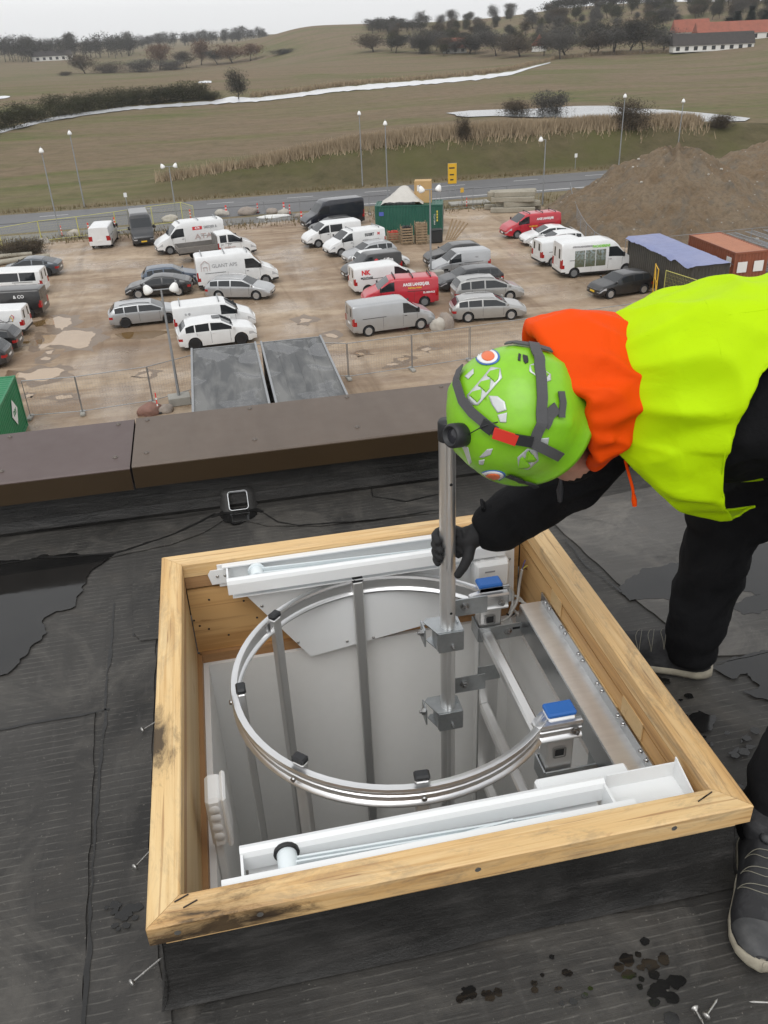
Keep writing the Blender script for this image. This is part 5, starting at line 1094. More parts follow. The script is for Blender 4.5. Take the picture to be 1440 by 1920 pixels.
# right block
v = car('mid_van', 'paint_red', 'red van with a ladder rack by the stack of beams', 'van', GV, **spot('mid_van', front=(969, 448), head=-177), style='steel', rack=3); side_text(v, 'mid_van', 'AAGE LANGKJÆR', 1.5, 1.5, .24, 'ink_white', 1, .82, .012); side_text(v, 'mid_van', 'EL-SERVICE', 2.6, .95, .15, 'ink_yellow', 1)
car('liftback', WH, 'white electric car with a black roof next to the red rack van', 'car', GC, **spot('liftback', front=(1003, 462), head=178), style='dark')
car('hatch', WH, 'white car squeezed behind the white vans, dark windscreen', 'car', GC, **spot('hatch', front=(1022, 475), head=178), style='dark')
car('mid_van', WH, 'plain white van seen from its rear left corner', 'van', GV, **spot('mid_van', rear=(1035, 500), head=4), style='steel', bumper='black')
v = car('large_van', WH, 'white tall van with printed photo panels and green lettering', 'van', GV, **spot('large_van', rear=(1082, 521), front=(1164, 514)), style='steel', bumper='black')
for k, x in enumerate((1.35, 2.15, 2.95)): side_panel(v, 'large_van', x, 1.35, .74, 1.15, 'photo_print', -1)
side_text(v, 'large_van', 'FACADERENS', 2.95, 2.15, .24, 'ink_green', -1, .9, .012); side_text(v, 'large_van', 'SPECIALRENGØRING', 1.55, 2.2, .16, 'ink_grey', -1)
car('hatch', 'paint_black', 'black hatchback facing left beside the yellow vest', 'car', GC, **spot('hatch', front=(1143, 561), head=-171), style='silver', plate='plate_yellow')
# ================================================================ ROOF: membrane, parapet, hatch
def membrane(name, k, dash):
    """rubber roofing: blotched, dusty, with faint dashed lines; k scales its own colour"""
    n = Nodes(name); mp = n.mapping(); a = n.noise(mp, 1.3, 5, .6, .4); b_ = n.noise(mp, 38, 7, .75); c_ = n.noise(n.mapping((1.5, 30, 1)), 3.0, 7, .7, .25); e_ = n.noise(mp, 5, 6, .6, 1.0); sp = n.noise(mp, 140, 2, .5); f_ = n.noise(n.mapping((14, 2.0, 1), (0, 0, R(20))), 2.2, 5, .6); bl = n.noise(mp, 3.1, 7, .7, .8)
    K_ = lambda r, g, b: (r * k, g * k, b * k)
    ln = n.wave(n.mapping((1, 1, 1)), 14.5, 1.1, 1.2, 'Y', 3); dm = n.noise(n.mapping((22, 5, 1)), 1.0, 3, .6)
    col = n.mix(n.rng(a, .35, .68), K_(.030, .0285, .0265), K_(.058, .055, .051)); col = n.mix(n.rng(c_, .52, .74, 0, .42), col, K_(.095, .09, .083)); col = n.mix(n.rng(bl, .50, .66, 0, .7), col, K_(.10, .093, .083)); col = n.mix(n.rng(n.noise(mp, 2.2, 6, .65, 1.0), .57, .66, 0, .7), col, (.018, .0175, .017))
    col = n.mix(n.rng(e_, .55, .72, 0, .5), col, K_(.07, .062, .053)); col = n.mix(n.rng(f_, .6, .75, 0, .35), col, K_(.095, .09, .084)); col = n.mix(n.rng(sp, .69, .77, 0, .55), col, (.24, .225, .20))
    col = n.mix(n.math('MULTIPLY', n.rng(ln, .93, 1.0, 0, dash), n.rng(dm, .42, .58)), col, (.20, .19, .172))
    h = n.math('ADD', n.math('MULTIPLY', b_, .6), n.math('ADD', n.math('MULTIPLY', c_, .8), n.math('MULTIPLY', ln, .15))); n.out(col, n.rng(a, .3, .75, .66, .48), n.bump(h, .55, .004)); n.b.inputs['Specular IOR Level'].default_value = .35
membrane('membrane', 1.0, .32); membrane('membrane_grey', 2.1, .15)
n = Nodes('membrane_dark'); mp = n.mapping(); a = n.noise(mp, 2.5, 6, .65, .8); b_ = n.noise(mp, 45, 7, .75); c_ = n.noise(n.mapping((1.2, 1, 9)), 3.2, 6, .65, .4); e_ = n.noise(n.mapping((1, 1, 2.5)), 9, 6, .7, 1.0)
col = n.mix(n.rng(a, .38, .62), (.010, .0095, .009), (.030, .0285, .0265)); col = n.mix(n.rng(c_, .52, .74, 0, .6), col, (.075, .07, .066)); col = n.mix(n.rng(e_, .6, .7, 0, .5), col, (.010, .010, .010)); n.out(col, n.rng(a, .3, .7, .4, .62), n.bump(n.math('ADD', b_, n.math('MULTIPLY', c_, 1.5)), .6, .005))
n = Nodes('wet'); mp = n.mapping(); a = n.noise(mp, 6, 4); n.out(n.mix(n.rng(a, .3, .7), (.009, .009, .009), (.016, .0155, .015)), n.rng(a, .35, .7, .03, .12), n.bump(n.noise(mp, 22, 3), .05, .002))
n = Nodes('coping_metal'); mp = n.mapping((3.5, .8, 1), (0, 0, R(25))); a = n.noise(mp, 2.2, 6, .6, .5); b_ = n.noise(n.mapping(), 16, 5); n.out(n.mix(n.rng(a, .35, .68), (.092, .066, .048), (.112, .082, .061)), n.rng(b_, .3, .7, .40, .48)); 
n = Nodes('coping_metal_purple'); mp = n.mapping((1, 1, 1)); a = n.noise(mp, 3.2, 6, .6, .5); b_ = n.noise(n.mapping(), 16, 5); n.out(n.mix(n.rng(a, .35, .68), (.084, .057, .052), (.10, .07, .065)), n.rng(b_, .3, .7, .40, .48))
mat('coping_front', (.036, .021, .008), .45, var=[(2, .5, (.05, .03, .012))]); mat('stainless', (.52, .53, .54), .28, 1, var=[(30, .25, (.42, .43, .44))], stretch=(1, 8, 1)); mat('stainless_skylit', (.78, .78, .77), .34, .75, var=[(14, .4, (.66, .66, .65))], stretch=(1, 6, 1)); mat('screw_steel', (.45, .44, .42), .35, .9); mat('screw_brown', (.13, .11, .095), .45, .3)
HX0, HX1, HY0, HY1, RIM = -.262, .857, .963, 2.155, .2376
# the roof surface with the hatch hole, slightly wavy
gx = sorted(set(np.round(np.concatenate([np.linspace(-9, -1.6, 12), np.linspace(-1.5, 2.6, 83), np.linspace(2.8, 10, 12), [HX0 + .03, HX1 - .03]]), 3))); gy = sorted(set(np.round(np.concatenate([np.linspace(-6, .2, 14), np.linspace(.3, 2.78, 50), [HY0 + .03, HY1 - .03, 2.84]]), 3)))
vs = [(x, y, .0012 * fbm(x * 1.3, y * 1.3) * (0 if (HX0 - .1 < x < HX1 + .1 and HY0 - .1 < y < HY1 + .1) else 1)) for x in gx for y in gy]; ny = len(gy)
fs = [(i * ny + j, (i + 1) * ny + j, (i + 1) * ny + j + 1, i * ny + j + 1) for i in range(len(gx) - 1) for j in range(ny - 1) if not (HX0 + .02 < (gx[i] + gx[i + 1]) / 2 < HX1 - .02 and HY0 + .02 < (gy[j] + gy[j + 1]) / 2 < HY1 - .02)]
roof = struct(MB().add(vs, fs, True).build('roof', 'membrane', fix=False))
def roof_patch(name, pxs, z, m, seed, rough_=.012, step=.04, kind=True):
    pts = [atZ(*p, z) for p in pxs]; o = sheet(name, [(p.x, p.y) for p in pts], z, m, rough_, step, seed, 13.0); return struct(o) if kind else o
# overlapping membrane strips (about 5 mm thick) with ragged edges
def lap(pxs, seed, name='membrane_strip', z0=.0050, m='membrane'):
    o = roof_patch(name, pxs, z0, m, seed, .006, .03); 
    sm = o.modifiers.new('t', 'SOLIDIFY'); sm.thickness = .0035; sm.offset = -1; return o
lap([(205,1130),(296,1120),(285,1400),(278,1700),(300,1800),(330,1990),(150,1990),(168,1700),(186,1430)], 1)
lap([(248,1090),(300,1086),(298,1196),(262,1200),(250,1185)], 2, z0=.0085)
lap([(-300,1412),(-60,1376),(100,1348),(178,1332),(172,1500),(150,1990),(-300,1990)], 3)
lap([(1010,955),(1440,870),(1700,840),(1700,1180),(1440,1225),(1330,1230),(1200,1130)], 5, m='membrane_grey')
lap([(-300,1080),(-60,1042),(140,1016),(330,985),(404,960),(560,945),(830,905),(830,960),(600,985),(500,985),(430,968),(380,1000),(320,1020),(250,1035),(100,1070),(-300,1130)], 6)
lap([(430,1800),(800,1742),(1360,1696),(1500,1700),(1700,1990),(330,1990)], 8, z0=.0054)
# water standing on the roof
PUDR = [[(-60,1062),(60,1045),(140,1040),(215,1037),(190,1055),(165,1080),(155,1110),(130,1135),(90,1160),(80,1200),(40,1235),(20,1260),(-60,1290)],
        [(1158,1098),(1190,1078),(1240,1062),(1300,1045),(1380,1030),(1440,1018),(1700,990),(1700,1120),(1440,1140),(1390,1150),(1370,1130),(1425,1118),(1400,1105),(1340,1108),(1250,1125),(1180,1128),(1165,1112)],
        [(1330,1255),(1440,1218),(1700,1200),(1700,1330),(1440,1310),(1395,1300),(1420,1285),(1400,1262),(1360,1268)],
        [(1290,1335),(1310,1326),(1340,1340),(1340,1365),(1320,1378),(1300,1365)], [(1362,1410),(1385,1400),(1398,1410),(1380,1424),(1364,1422)], [(1383,1382),(1395,1380),(1398,1392),(1386,1395)], [(1400,1392),(1413,1392),(1412,1404),(1402,1402)],
        [(1410,1440),(1440,1420),(1700,1400),(1700,1500),(1440,1490),(1420,1470)], [(412,962),(430,955),(470,952),(490,958),(470,972),(440,980),(418,976)],
        [(650,862),(720,850),(780,845),(775,862),(740,880),(700,905),(680,900),(690,880),(655,878)]]
for i, q in enumerate(PUDR): roof_patch('roof_puddle', q, .0060 + i * .00003, 'wet', 60 + i, .022, .006)
def splats(px, py, wx, wy, n_, r0, r1, seed):
    r = random.Random(seed)
    for k in range(n_):
        c = atZ(px + r.gauss(0, wx), py + r.gauss(0, wy), .0064); rr = r.uniform(r0, r1) * .85; pts = []
        for q in range(14): a = q / 14 * 2 * PI; s_ = rr * (1 + .45 * mnoise.noise(Vector((math.cos(a) * 1.3 + k, math.sin(a) * 1.3, seed)))); pts.append((c.x + math.cos(a) * s_ * 1.1, c.y + math.sin(a) * s_))
        struct(MB().add([(x, y, .0064 + k * .00002 + seed * .0004) for x, y in pts], [tuple(range(14))]).build('wet_spot', 'wet'))
splats(1225, 1830, 28, 28, 26, .006, .016, 1); splats(890, 1862, 18, 8, 12, .005, .012, 2); splats(1050, 1850, 30, 25, 12, .004, .008, 3); splats(232, 1715, 16, 16, 22, .005, .012, 4); splats(1340, 1400, 50, 50, 16, .005, .014, 5); splats(1240, 1290, 35, 16, 14, .005, .014, 6)
# bitumen bleeding out along the laps
def bead(pxs, w, seed):
    r = random.Random(seed); L, Rr = [], []; P = [atZ(*p, .0072) for p in pxs]; Q = []
    for a, b in zip(P[:-1], P[1:]):
        k = max(2, int((b - a).length / .012)); Q += [a.lerp(b, j / k) for j in range(k)]
    Q.append(P[-1])
    for i, p in enumerate(Q):
        d = (Q[min(i + 1, len(Q) - 1)] - Q[max(i - 1, 0)]).normalized(); s_ = Vector((-d.y, d.x, 0)); f = fbm(p.x * 14 + seed, p.y * 14); g_ = fbm(p.x * 9, p.y * 9 + seed + 4); c = p + s_ * .006 * fbm(p.x * 6, p.y * 6 + seed)
        L.append(c + s_ * w * max(.12, .5 + f * .9)); Rr.append(c - s_ * w * max(.12, .5 + g_ * .9))
    q = len(L); struct(MB().add(L + Rr, [(i, i + 1, q + i + 1, q + i) for i in range(q - 1)], True).build('bitumen_bead', 'bitumen', fix=True))
mat('bitumen', (.012, .0118, .0115), .32, var=[(30, .6, (.022, .021, .02))], bump=(60, .5, .003))
bead([(-80, 1380), (0, 1366), (100, 1348), (205, 1331)], .007, 1); bead([(215, 1130), (200, 1290), (182, 1480), (172, 1650), (158, 1930)], .006, 2); bead([(-80, 1068), (0, 1058), (70, 1046), (215, 1037), (330, 1000), (404, 962)], .008, 3); bead([(490, 958), (520, 978), (560, 985), (700, 975), (830, 955)], .004, 4)
bead([(1060, 1010), (1100, 1060), (1165, 1110)], .005, 5); bead([(1330, 1245), (1440, 1220), (1560, 1200)], .007, 6); bead([(395, 968), (430, 958), (470, 955), (492, 960)], .016, 7); bead([(690, 900), (700, 930), (760, 940), (830, 925)], .005, 8); bead([(250, 1090), (252, 1190), (296, 1196)], .005, 9); bead([(0, 1005), (150, 988), (300, 972), (403, 958)], .004, 10); bead([(640, 885), (700, 870), (770, 858)], .020, 11)
# ---- parapet: upstand, coping panels with screws
par = thing('parapet', 'low roof parapet with brown metal coping panels', 'parapet', (0, 0, 0))
pr = [(2.84, .0), (2.835, .015), (2.845, .05), (2.86, .20), (3.18, .20), (3.18, -1.0), (2.9, -1.0), (2.84, -.05)]
MB().prism(pr, -9, 10, M=Matrix(((0, 0, 1), (1, 0, 0), (0, 1, 0)))).build('upstand', 'membrane_dark', par)
joints = [-9, -6.4, -3.4, -.384, 2.62, 5.6, 10]
for i in range(len(joints) - 1):
    x0, x1 = joints[i] + .0035, joints[i + 1] - .0035; pur = i == 2; dz = -.004 if pur else 0
    mb = MB().prism([(2.800, .1475 + dz), (2.800, .230 + dz), (2.805, .2345 + dz), (3.200, .251 + dz), (3.204, .248 + dz), (3.204, .12), (3.200, .12), (3.196, .243 + dz), (2.812, .226 + dz), (2.804, .1475 + dz)], x0, x1, M=Matrix(((0, 0, 1), (1, 0, 0), (0, 1, 0))))
    cp = mb.build('coping_panel', 'coping_metal_purple' if pur else 'coping_metal', par)
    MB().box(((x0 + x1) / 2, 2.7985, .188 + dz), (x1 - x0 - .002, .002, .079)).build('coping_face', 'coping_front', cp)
    if i in (2,): tag(cp, 'purplish brown coping panel on the left')
SC = [(55/2.88, 700+346/2.88), (640/2.88, 700+279/2.88), (620/2.88, 700+442/2.88), (5/2.88, 700+517/2.88), (797/2.88, 700+261/2.88), (790/2.88, 700+422/2.88), (1350/2.88, 700+198/2.88), (1375/2.88, 700+351/2.88), (400+722/2.88, 700+137/2.88), (400+776/2.88, 700+284/2.88), (400+1230/2.88, 700+80/2.88)]
for sx_, sy_ in SC:
    p = atZ(sx_, sy_, .243); z = .2345 + (p.y - 2.805) / .395 * .0165 - (.004 if p.x < -.384 else 0)
    s_ = MB().lathe([(.0095, 0), (.0095, .0014), (.0072, .002), (.0062, .0045), (.004, .0058), (0, .006)], 14, None, (p.x, p.y, z)).build('screw', 'screw_brown', par)
b = thing('building', 'building below the roof that carries the parapet', 'building', (0, 0, GZ)); mat('facade', (.3, .29, .28), .8, var=[(2, .4, (.25, .24, .23))])
MB().box((.5, 3.155, 6.85), (19, .12, 13.7)).build('wall', 'facade', b)
# scupper through the upstand
sc = thing('roof_scupper', 'square steel overflow pipe set into the foot of the parapet', 'drain', (0, 0, 0)); c = atY(447, 944, 2.79); hw_ = .034
def rrect(w, h, r, n_=5): return [(sx * (w - r) + r * math.cos(a), sy * (h - r) + r * math.sin(a)) for sx, sy, a0 in ((1, 1, 0), (-1, 1, PI / 2), (-1, -1, PI), (1, -1, 1.5 * PI)) for a in [a0 + k * PI / 2 / n_ for k in range(n_ + 1)]]
tilt = Matrix.Rotation(R(-36), 3, 'X') @ Matrix(((1, 0, 0), (0, 0, -1), (0, 1, 0)))
o_, i_ = rrect(.037, .037, .012), rrect(.0335, .0335, .010); q = len(o_); mb = MB(); vs = [tilt @ Vector((x, y, .012)) for x, y in o_] + [tilt @ Vector((x, y, .012)) for x, y in i_] + [tilt @ Vector((x, y, -.12)) for x, y in i_] + [tilt @ Vector((x, y, -.02)) for x, y in o_]
fs = []
for k in range(q): k2 = (k + 1) % q; fs += [(k, k2, q + k2, q + k), (q + k, q + k2, 2 * q + k2, 2 * q + k), (k, 3 * q + k, 3 * q + k2, k2)]
cc = Vector((c.x, 2.818, .036)); mb.add([v + cc for v in vs], fs, True); mb.build('pipe', 'stainless', sc)
MB().prism([(x * 1.45, y * 1.32) for x, y in o_], -.09, .002, M=tilt, o=cc).build('flange', 'membrane_dark', sc) if False else None
fl_ = MB(); A_ = [tilt @ Vector((x * 1.5, y * 1.4, .001)) + cc for x, y in o_]; B_ = [tilt @ Vector((x * 1.02, y * 1.02, .004)) + cc for x, y in o_]; C_ = [tilt @ Vector((x * 2.3, y * 1.9, -.07)) + cc for x, y in o_]
fl_.add(A_ + B_ + C_, [(k, (k + 1) % q, q + (k + 1) % q, q + k) for k in range(q)] + [(2 * q + k, 2 * q + (k + 1) % q, (k + 1) % q, k) for k in range(q)], True).build('flange', 'membrane_dark', sc)
MB().add([tilt @ Vector((x, y, -.06)) + cc for x, y in i_], [tuple(range(q))]).build('pipe_bottom', 'membrane_dark', sc)

# ---- hatch curb: skirt, wooden rim, plywood lining, white shaft
def wood(name, base, streak, knot, sc_=1.0, burn=None, grey=.0):
    n = Nodes(name); g_ = n.noise(n.mapping((1.1 * sc_, 34 * sc_, 34 * sc_)), 1.7, 6, .6, 1.1); l_ = n.noise(n.mapping((.7 * sc_, 7 * sc_, 7 * sc_)), 1.5, 4, .55, 1.2); k_ = n.noise(n.mapping((5, 12, 12)), 1.2, 4, .6, .6); d_ = n.noise(n.mapping((3, 9, 9)), 2.4, 7, .75, .5)
    col = n.mix(n.rng(l_, .38, .62), base, (base[0] * .90, base[1] * .80, base[2] * .66)); col = n.mix(n.rng(g_, .46, .60, 0, .8), col, streak); col = n.mix(n.rng(n.noise(n.mapping((1.5 * sc_, 60 * sc_, 60 * sc_)), 2.2, 3, .5, .8), .60, .68, 0, .6), col, knot); col = n.mix(n.rng(k_, .67, .74, 0, .75), col, knot)
    if grey: col = n.mix(n.rng(d_, .5, .68, 0, grey), col, (.15, .125, .10))
    for bx, br in burn or []:
        v = n.n('VectorMath', operation='DISTANCE'); n.l(n.mapping((1, 2.2, 2.2)), v.inputs[0]); v.inputs[1].default_value = bx; dd = n.math('ADD', v.outputs['Value'], n.math('MULTIPLY', n.math('SUBTRACT', d_, .5), br * 3.0))
        col = n.mix(n.rng(dd, br * .3, br, .92, 0), col, (.03, .018, .010))
    n.out(col, .58, n.bump(g_, .35, .002)); return n.m
wood('pine', (.74, .53, .275), (.54, .32, .125), (.30, .14, .05), grey=.25); wood('pine_weathered', (.72, .51, .265), (.52, .31, .125), (.24, .12, .05), grey=.6)
wood('pine_front', (.74, .53, .275), (.53, .31, .12), (.28, .12, .045), grey=.5, burn=[((-.43, -.01, -.085), .15), ((-.36, -.01, -.05), .07), ((-.53, -.01, -.08), .09)])
wood('pine_side', (.76, .56, .29), (.56, .34, .135), (.30, .14, .05), grey=.35, burn=[((.16, .0, -.02), .11), ((.22, .02, -.03), .05)])
wood('plywood', (.62, .39, .17), (.42, .225, .08), (.30, .15, .05), .4); wood('plywood_pale', (.62, .47, .27), (.52, .36, .17), (.4, .24, .1), .45); wood('board_brown', (.40, .235, .11), (.34, .19, .085), (.28, .15, .07), .6)
mat('plaster', (.80, .80, .785), .7, var=[(2.5, .3, (.74, .74, .725)), (30, .12, (.7, .7, .68))]); mat('powder_white', (.80, .815, .82), .28, coat=.2); mat('nail', (.05, .04, .035), .6, .5)
hc = thing('hatch_curb', 'square roof hatch curb with a pine rim and black membrane sides', 'roof hatch', ((HX0 + HX1) / 2, (HY0 + HY1) / 2, 0)); cx_, cy_ = (HX0 + HX1) / 2, (HY0 + HY1) / 2
wx, wy = HX1 - HX0, HY1 - HY0; bw = .057; bh = .044
def mitre(L, m, loc, rz):
    """rim beam along local x, outer face at local -y, mitred ends"""
    mb = MB(); h = L / 2; e = .0025; prof = [(0 + e, 0), (0, -e), (0, -bh), (bw, -bh), (bw, -e), (bw - e, 0)]; vs = []
    for sgn in (-1, 1):
        for y, z in prof: vs.append((sgn * (h - y - .0006), y, z))
    k = len(prof); fs = [tuple(range(k)), tuple(range(2 * k - 1, k - 1, -1))] + [(i, k + i, k + (i + 1) % k, (i + 1) % k) for i in range(k)]
    return mb.add(vs, fs).build('rim_beam', m, hc, loc, (0, 0, rz))
beams = [mitre(wx, 'pine_front', (0, -wy / 2, RIM), 0), mitre(wy, 'pine_weathered', (wx / 2, 0, RIM), PI / 2), mitre(wx, 'pine', (0, wy / 2, RIM), PI), mitre(wy, 'pine_side', (-wx / 2, 0, RIM), -PI / 2)]
for bm_ in beams: bm_.data.materials[0]
for s_, L, loc, rz in ((0, wx, (0, -wy / 2 + .006, RIM - bh), 0), (1, wy, (wx / 2 - .006, 0, RIM - bh), PI / 2), (2, wx, (0, wy / 2 - .006, RIM - bh), PI), (3, wy, (-wx / 2 + .006, 0, RIM - bh), -PI / 2)):
    MB().box((0, .02, -.006), (L - .05, .04, .0115), bev=.001).build('under_batten', 'pine', hc, loc, (0, 0, rz))
zs_ = RIM - bh - .012
def skirt(L, loc, rz):
    mb = MB(); nx, nz = 40, 8; vs = []
    for i in range(nx + 1):
        for j in range(nz + 1):
            u, v = i / nx, j / nz; x = (u - .5) * (L - .03 + .05 * (1 - v) ** 2); y = .016 - .018 * (1 - v) ** 2 - (.007 * (1 - v / .14) if v < .14 else 0) + .003 * fbm(x * 3 + rz * 5, v * 2.0)
            vs.append((x, y, v * zs_ + .0165 * (1 - v)))
    return mb.add(vs, [(i * (nz + 1) + j, (i + 1) * (nz + 1) + j, (i + 1) * (nz + 1) + j + 1, i * (nz + 1) + j + 1) for i in range(nx) for j in range(nz)], True).build('membrane_skirt', 'membrane_dark', hc, loc, (0, 0, rz))
for L, loc, rz in ((wx, (0, -wy / 2, 0), 0), (wy, (wx / 2, 0, 0), PI / 2), (wx, (0, wy / 2, 0), PI), (wy, (-wx / 2, 0, 0), -PI / 2)): skirt(L, loc, rz)
# lining: solid board above, plywood below, on all four sides
ix, iy = wx / 2 - bw, wy / 2 - bw
for L, d, rz, sd in ((2 * ix, iy, 0, 'n'), (2 * iy, ix, PI / 2, 'w'), (2 * ix, iy, PI, 's'), (2 * iy, ix, -PI / 2, 'e')):
    # local y points from the wall outward; sheet sits just outside the opening line
    loc = Vector((-math.sin(rz) * d, math.cos(rz) * d, 0))
    MB().box((0, .008, RIM - bh - .02), (L - .002, .016, .036)).build('lining_board', 'board_brown' if sd != 'e' else 'plywood', hc, loc, (0, 0, rz))
    MB().box((0, .0095, .035), (L - .002, .015, .225)).build('lining_panel', 'plywood_pale' if sd == 'w' else 'plywood', hc, loc, (0, 0, rz))
    MB().box((0, .004, -.095), (L - .01, .03, .032)).build('lining_foot', 'board_brown', hc, loc, (0, 0, rz))
for (ya, yb, za, zb2) in ((1.40, 1.70, .02, .105), (1.76, 1.83, .11, .16), (1.28, 1.38, .11, .16)):
    MB().box((HX1 - bw - .0006 - cx_, (ya + yb) / 2 - cy_, (za + zb2) / 2), (.003, yb - ya, zb2 - za)).build('wood_patch', 'plywood_pale', hc)
r_ = random.Random(9)
for k in range(14):   # nail heads in the far lining panel
    MB().lathe([(.0035, 0), (.003, .001), (0, .0012)], 8, Matrix(((1, 0, 0), (0, 0, -1), (0, 1, 0))), (r_.uniform(-.5, -.1), iy + .0015, r_.uniform(-.05, .13))).build('nail', 'nail', hc)
for x, y in ((-.5, -.55), (-.485, -.565), (.475, -.56), (.488, -.555)):   # staples across the mitres
    MB().bar((x - .012, y - .004, RIM + .0012), (x + .012, y + .006, RIM + .0012), .002, .002).build('staple', 'nail', hc)
for x in (-.51, -.37, .02, .40): MB().lathe([(.006, 0), (.0055, .0012), (0, .0014)], 10, Matrix(((1, 0, 0), (0, 0, 1), (0, -1, 0))), (x, -wy / 2 - .0002, RIM - .02 - .004 * math.sin(x * 9))).build('screw', 'screw_steel', hc)
# white plaster shaft
sx0, sx1, sy0, sy1 = -.178, .772, 1.045, 2.075; sh = thing('hatch_shaft', 'white plaster shaft below the roof hatch', 'shaft', (0, 0, 0)); zb_ = -2.9; zt_ = -.112
MB().box(((sx0 + sx1) / 2, sy1 + .02, (zt_ + zb_) / 2), (sx1 - sx0, .04, zt_ - zb_)).build('shaft_wall', 'plaster', sh); MB().box(((sx0 + sx1) / 2, sy0 - .02, (zt_ + zb_) / 2), (sx1 - sx0, .04, zt_ - zb_)).build('shaft_wall', 'plaster', sh)
MB().box((sx0 - .02, (sy0 + sy1) / 2, (zt_ + zb_) / 2), (.04, sy1 - sy0 + .08, zt_ - zb_)).build('shaft_wall', 'plaster', sh); MB().box((sx1 + .02, (sy0 + sy1) / 2, (zt_ + zb_) / 2), (.04, sy1 - sy0 + .08, zt_ - zb_)).build('shaft_wall', 'plaster', sh)
MB().box(((sx0 + sx1) / 2, (sy0 + sy1) / 2, zb_ - .02), (sx1 - sx0 + .1, sy1 - sy0 + .1, .04)).build('shaft_floor', 'plaster', sh)

# ---- white opener cassettes along the far and near sides
def cassette(label, y_wall, sgn, x0, x1, tail, z=.222, far=False):
    """sgn = direction from the wall into the opening"""
    t = thing('opener_cassette', label, 'hatch opener', ((x0 + x1) / 2, y_wall, 0), 0, 'white hatch openers'); L = x1 - x0
    MB().box((0, sgn * .004, z - .035), (L + tail, .004, .075), bev=.001).build('wall_flange', 'powder_white', t)
    MB().box((0, sgn * .012, z), (L + tail - .03, .02, .004)).build('top_lip', 'powder_white', t)
    prof = [(.070, z - .045), (.070, z - .012), (.074, z - .002), (.083, z + .002), (.092, z - .002), (.096, z - .012), (.096, z - .045), (.090, z - .045), (.090, z - .006), (.076, z - .006), (.076, z - .045)]
    MB().prism([(sgn * a, b) for a, b in prof], -L / 2, L / 2, M=Matrix(((0, 0, 1), (1, 0, 0), (0, 1, 0)))).build('front_rail', 'powder_white', t)
    MB().box((0, sgn * .045, z - .062), (L - .02, .085, .003)).build('trough_floor', 'powder_white', t)
    for s_ in (-1, 1): MB().box((s_ * (L / 2 - .003), sgn * .045, z - .03), (.005, .052, .055)).build('end_plate', 'powder_white', t)
    mat('arm_white', (.72, .78, .80), .35)
    x_p = -L / 2 + .085; pv = Matrix.Rotation(-PI / 2, 3, 'X')
    MB().lathe([(.017, -.024), (.019, -.02), (.019, .02), (.017, .024)], 18, pv, (x_p, sgn * .045, z - .018)).build('pivot_roller', 'arm_white', t)
    MB().lathe([(.024, -.004), (.026, 0), (.024, .004)], 18, pv, (x_p, sgn * .072 if not far else sgn * .03, z - .02)).build('pivot_washer', 'plastic_black' if not far else 'arm_white', t)
    for y_, dz in ((.038, .0), (.052, -.006)): MB().bar((x_p, sgn * y_, z - .014 + dz), (L / 2 - .1, sgn * y_, z - .036 + dz), .004, .016).build('lift_arm', 'arm_white', t)
    MB().bar((x_p + .25, sgn * .045, z - .045), (L / 2 - .2, sgn * .045, z - .025), .004, .014).build('cross_arm', 'arm_white', t)
    return t
c0, c1 = atZ(425, 1075, .222), atZ(962, 1012, .222)
t = cassette('white hatch opener rail along the far side, with a hanging plate', HY1 - bw, -1, -.085, .72, .05, far=True)
br = MB().prism([(-.030, -.035), (.03, -.035), (.03, .012), (-.03, .012), (-.038, 0)], 0, .004, M=Matrix(((1, 0, 0), (0, 0, -1), (0, 1, 0))), o=(-.4175, -.006, .198)).build('end_bracket', 'powder_white', t)
for dx in (-.012, .01): MB().lathe([(.005, 0), (.004, .003), (0, .0035)], 8, Matrix(((1, 0, 0), (0, 0, -1), (0, 1, 0))), (-.4175 + dx, -.0102, .19)).build('rivet', 'screw_steel', t)
yp = HY1 - bw - .055; PL = [atY(x, y, yp) for x, y in ((448, 1103), (583, 1230), (770, 1178), (962, 1125), (964, 1013), (955, 1000), (935, 1000), (905, 1036), (700, 1060))]
MB().prism([(p.x - t.location.x, p.z) for p in PL], -.0025, .0025, M=Matrix(((1, 0, 0), (0, 0, -1), (0, 1, 0))), o=(0, yp - t.location.y, 0)).build('hanging_plate', 'powder_white', t)
for x, y in ((491, 1136), (559, 1204), (651, 1202), (955, 1048), (700, 1195)):
    p = atY(x, y, yp - .004); MB().lathe([(.0045, 0), (.004, .0025), (0, .003)], 8, Matrix(((1, 0, 0), (0, 0, -1), (0, 1, 0))), (p.x - t.location.x, p.y - t.location.y, p.z)).build('rivet', 'screw_steel', t)
t2 = cassette('white hatch opener rail along the near side', HY0 + bw, 1, -.10, .62, .1, far=False)
MB().box((.45, .055, .172), (.15, .09, .004)).build('tray_floor', 'powder_white', t2); MB().box((.45, .1, .19), (.15, .003, .04)).build('tray_back', 'powder_white', t2); MB().prism([(0, 0), (.09, 0), (.09, .055), (.0, .03)], 0, .003, M=Matrix(((0, 0, 1), (1, 0, 0), (0, 1, 0))), o=(.522, .01, .170)).build('tray_end', 'powder_white', t2)
MB().box((.34, .125, .16), (.2, .05, .05), bev=.006).build('motor_housing', 'powder_white', t2)
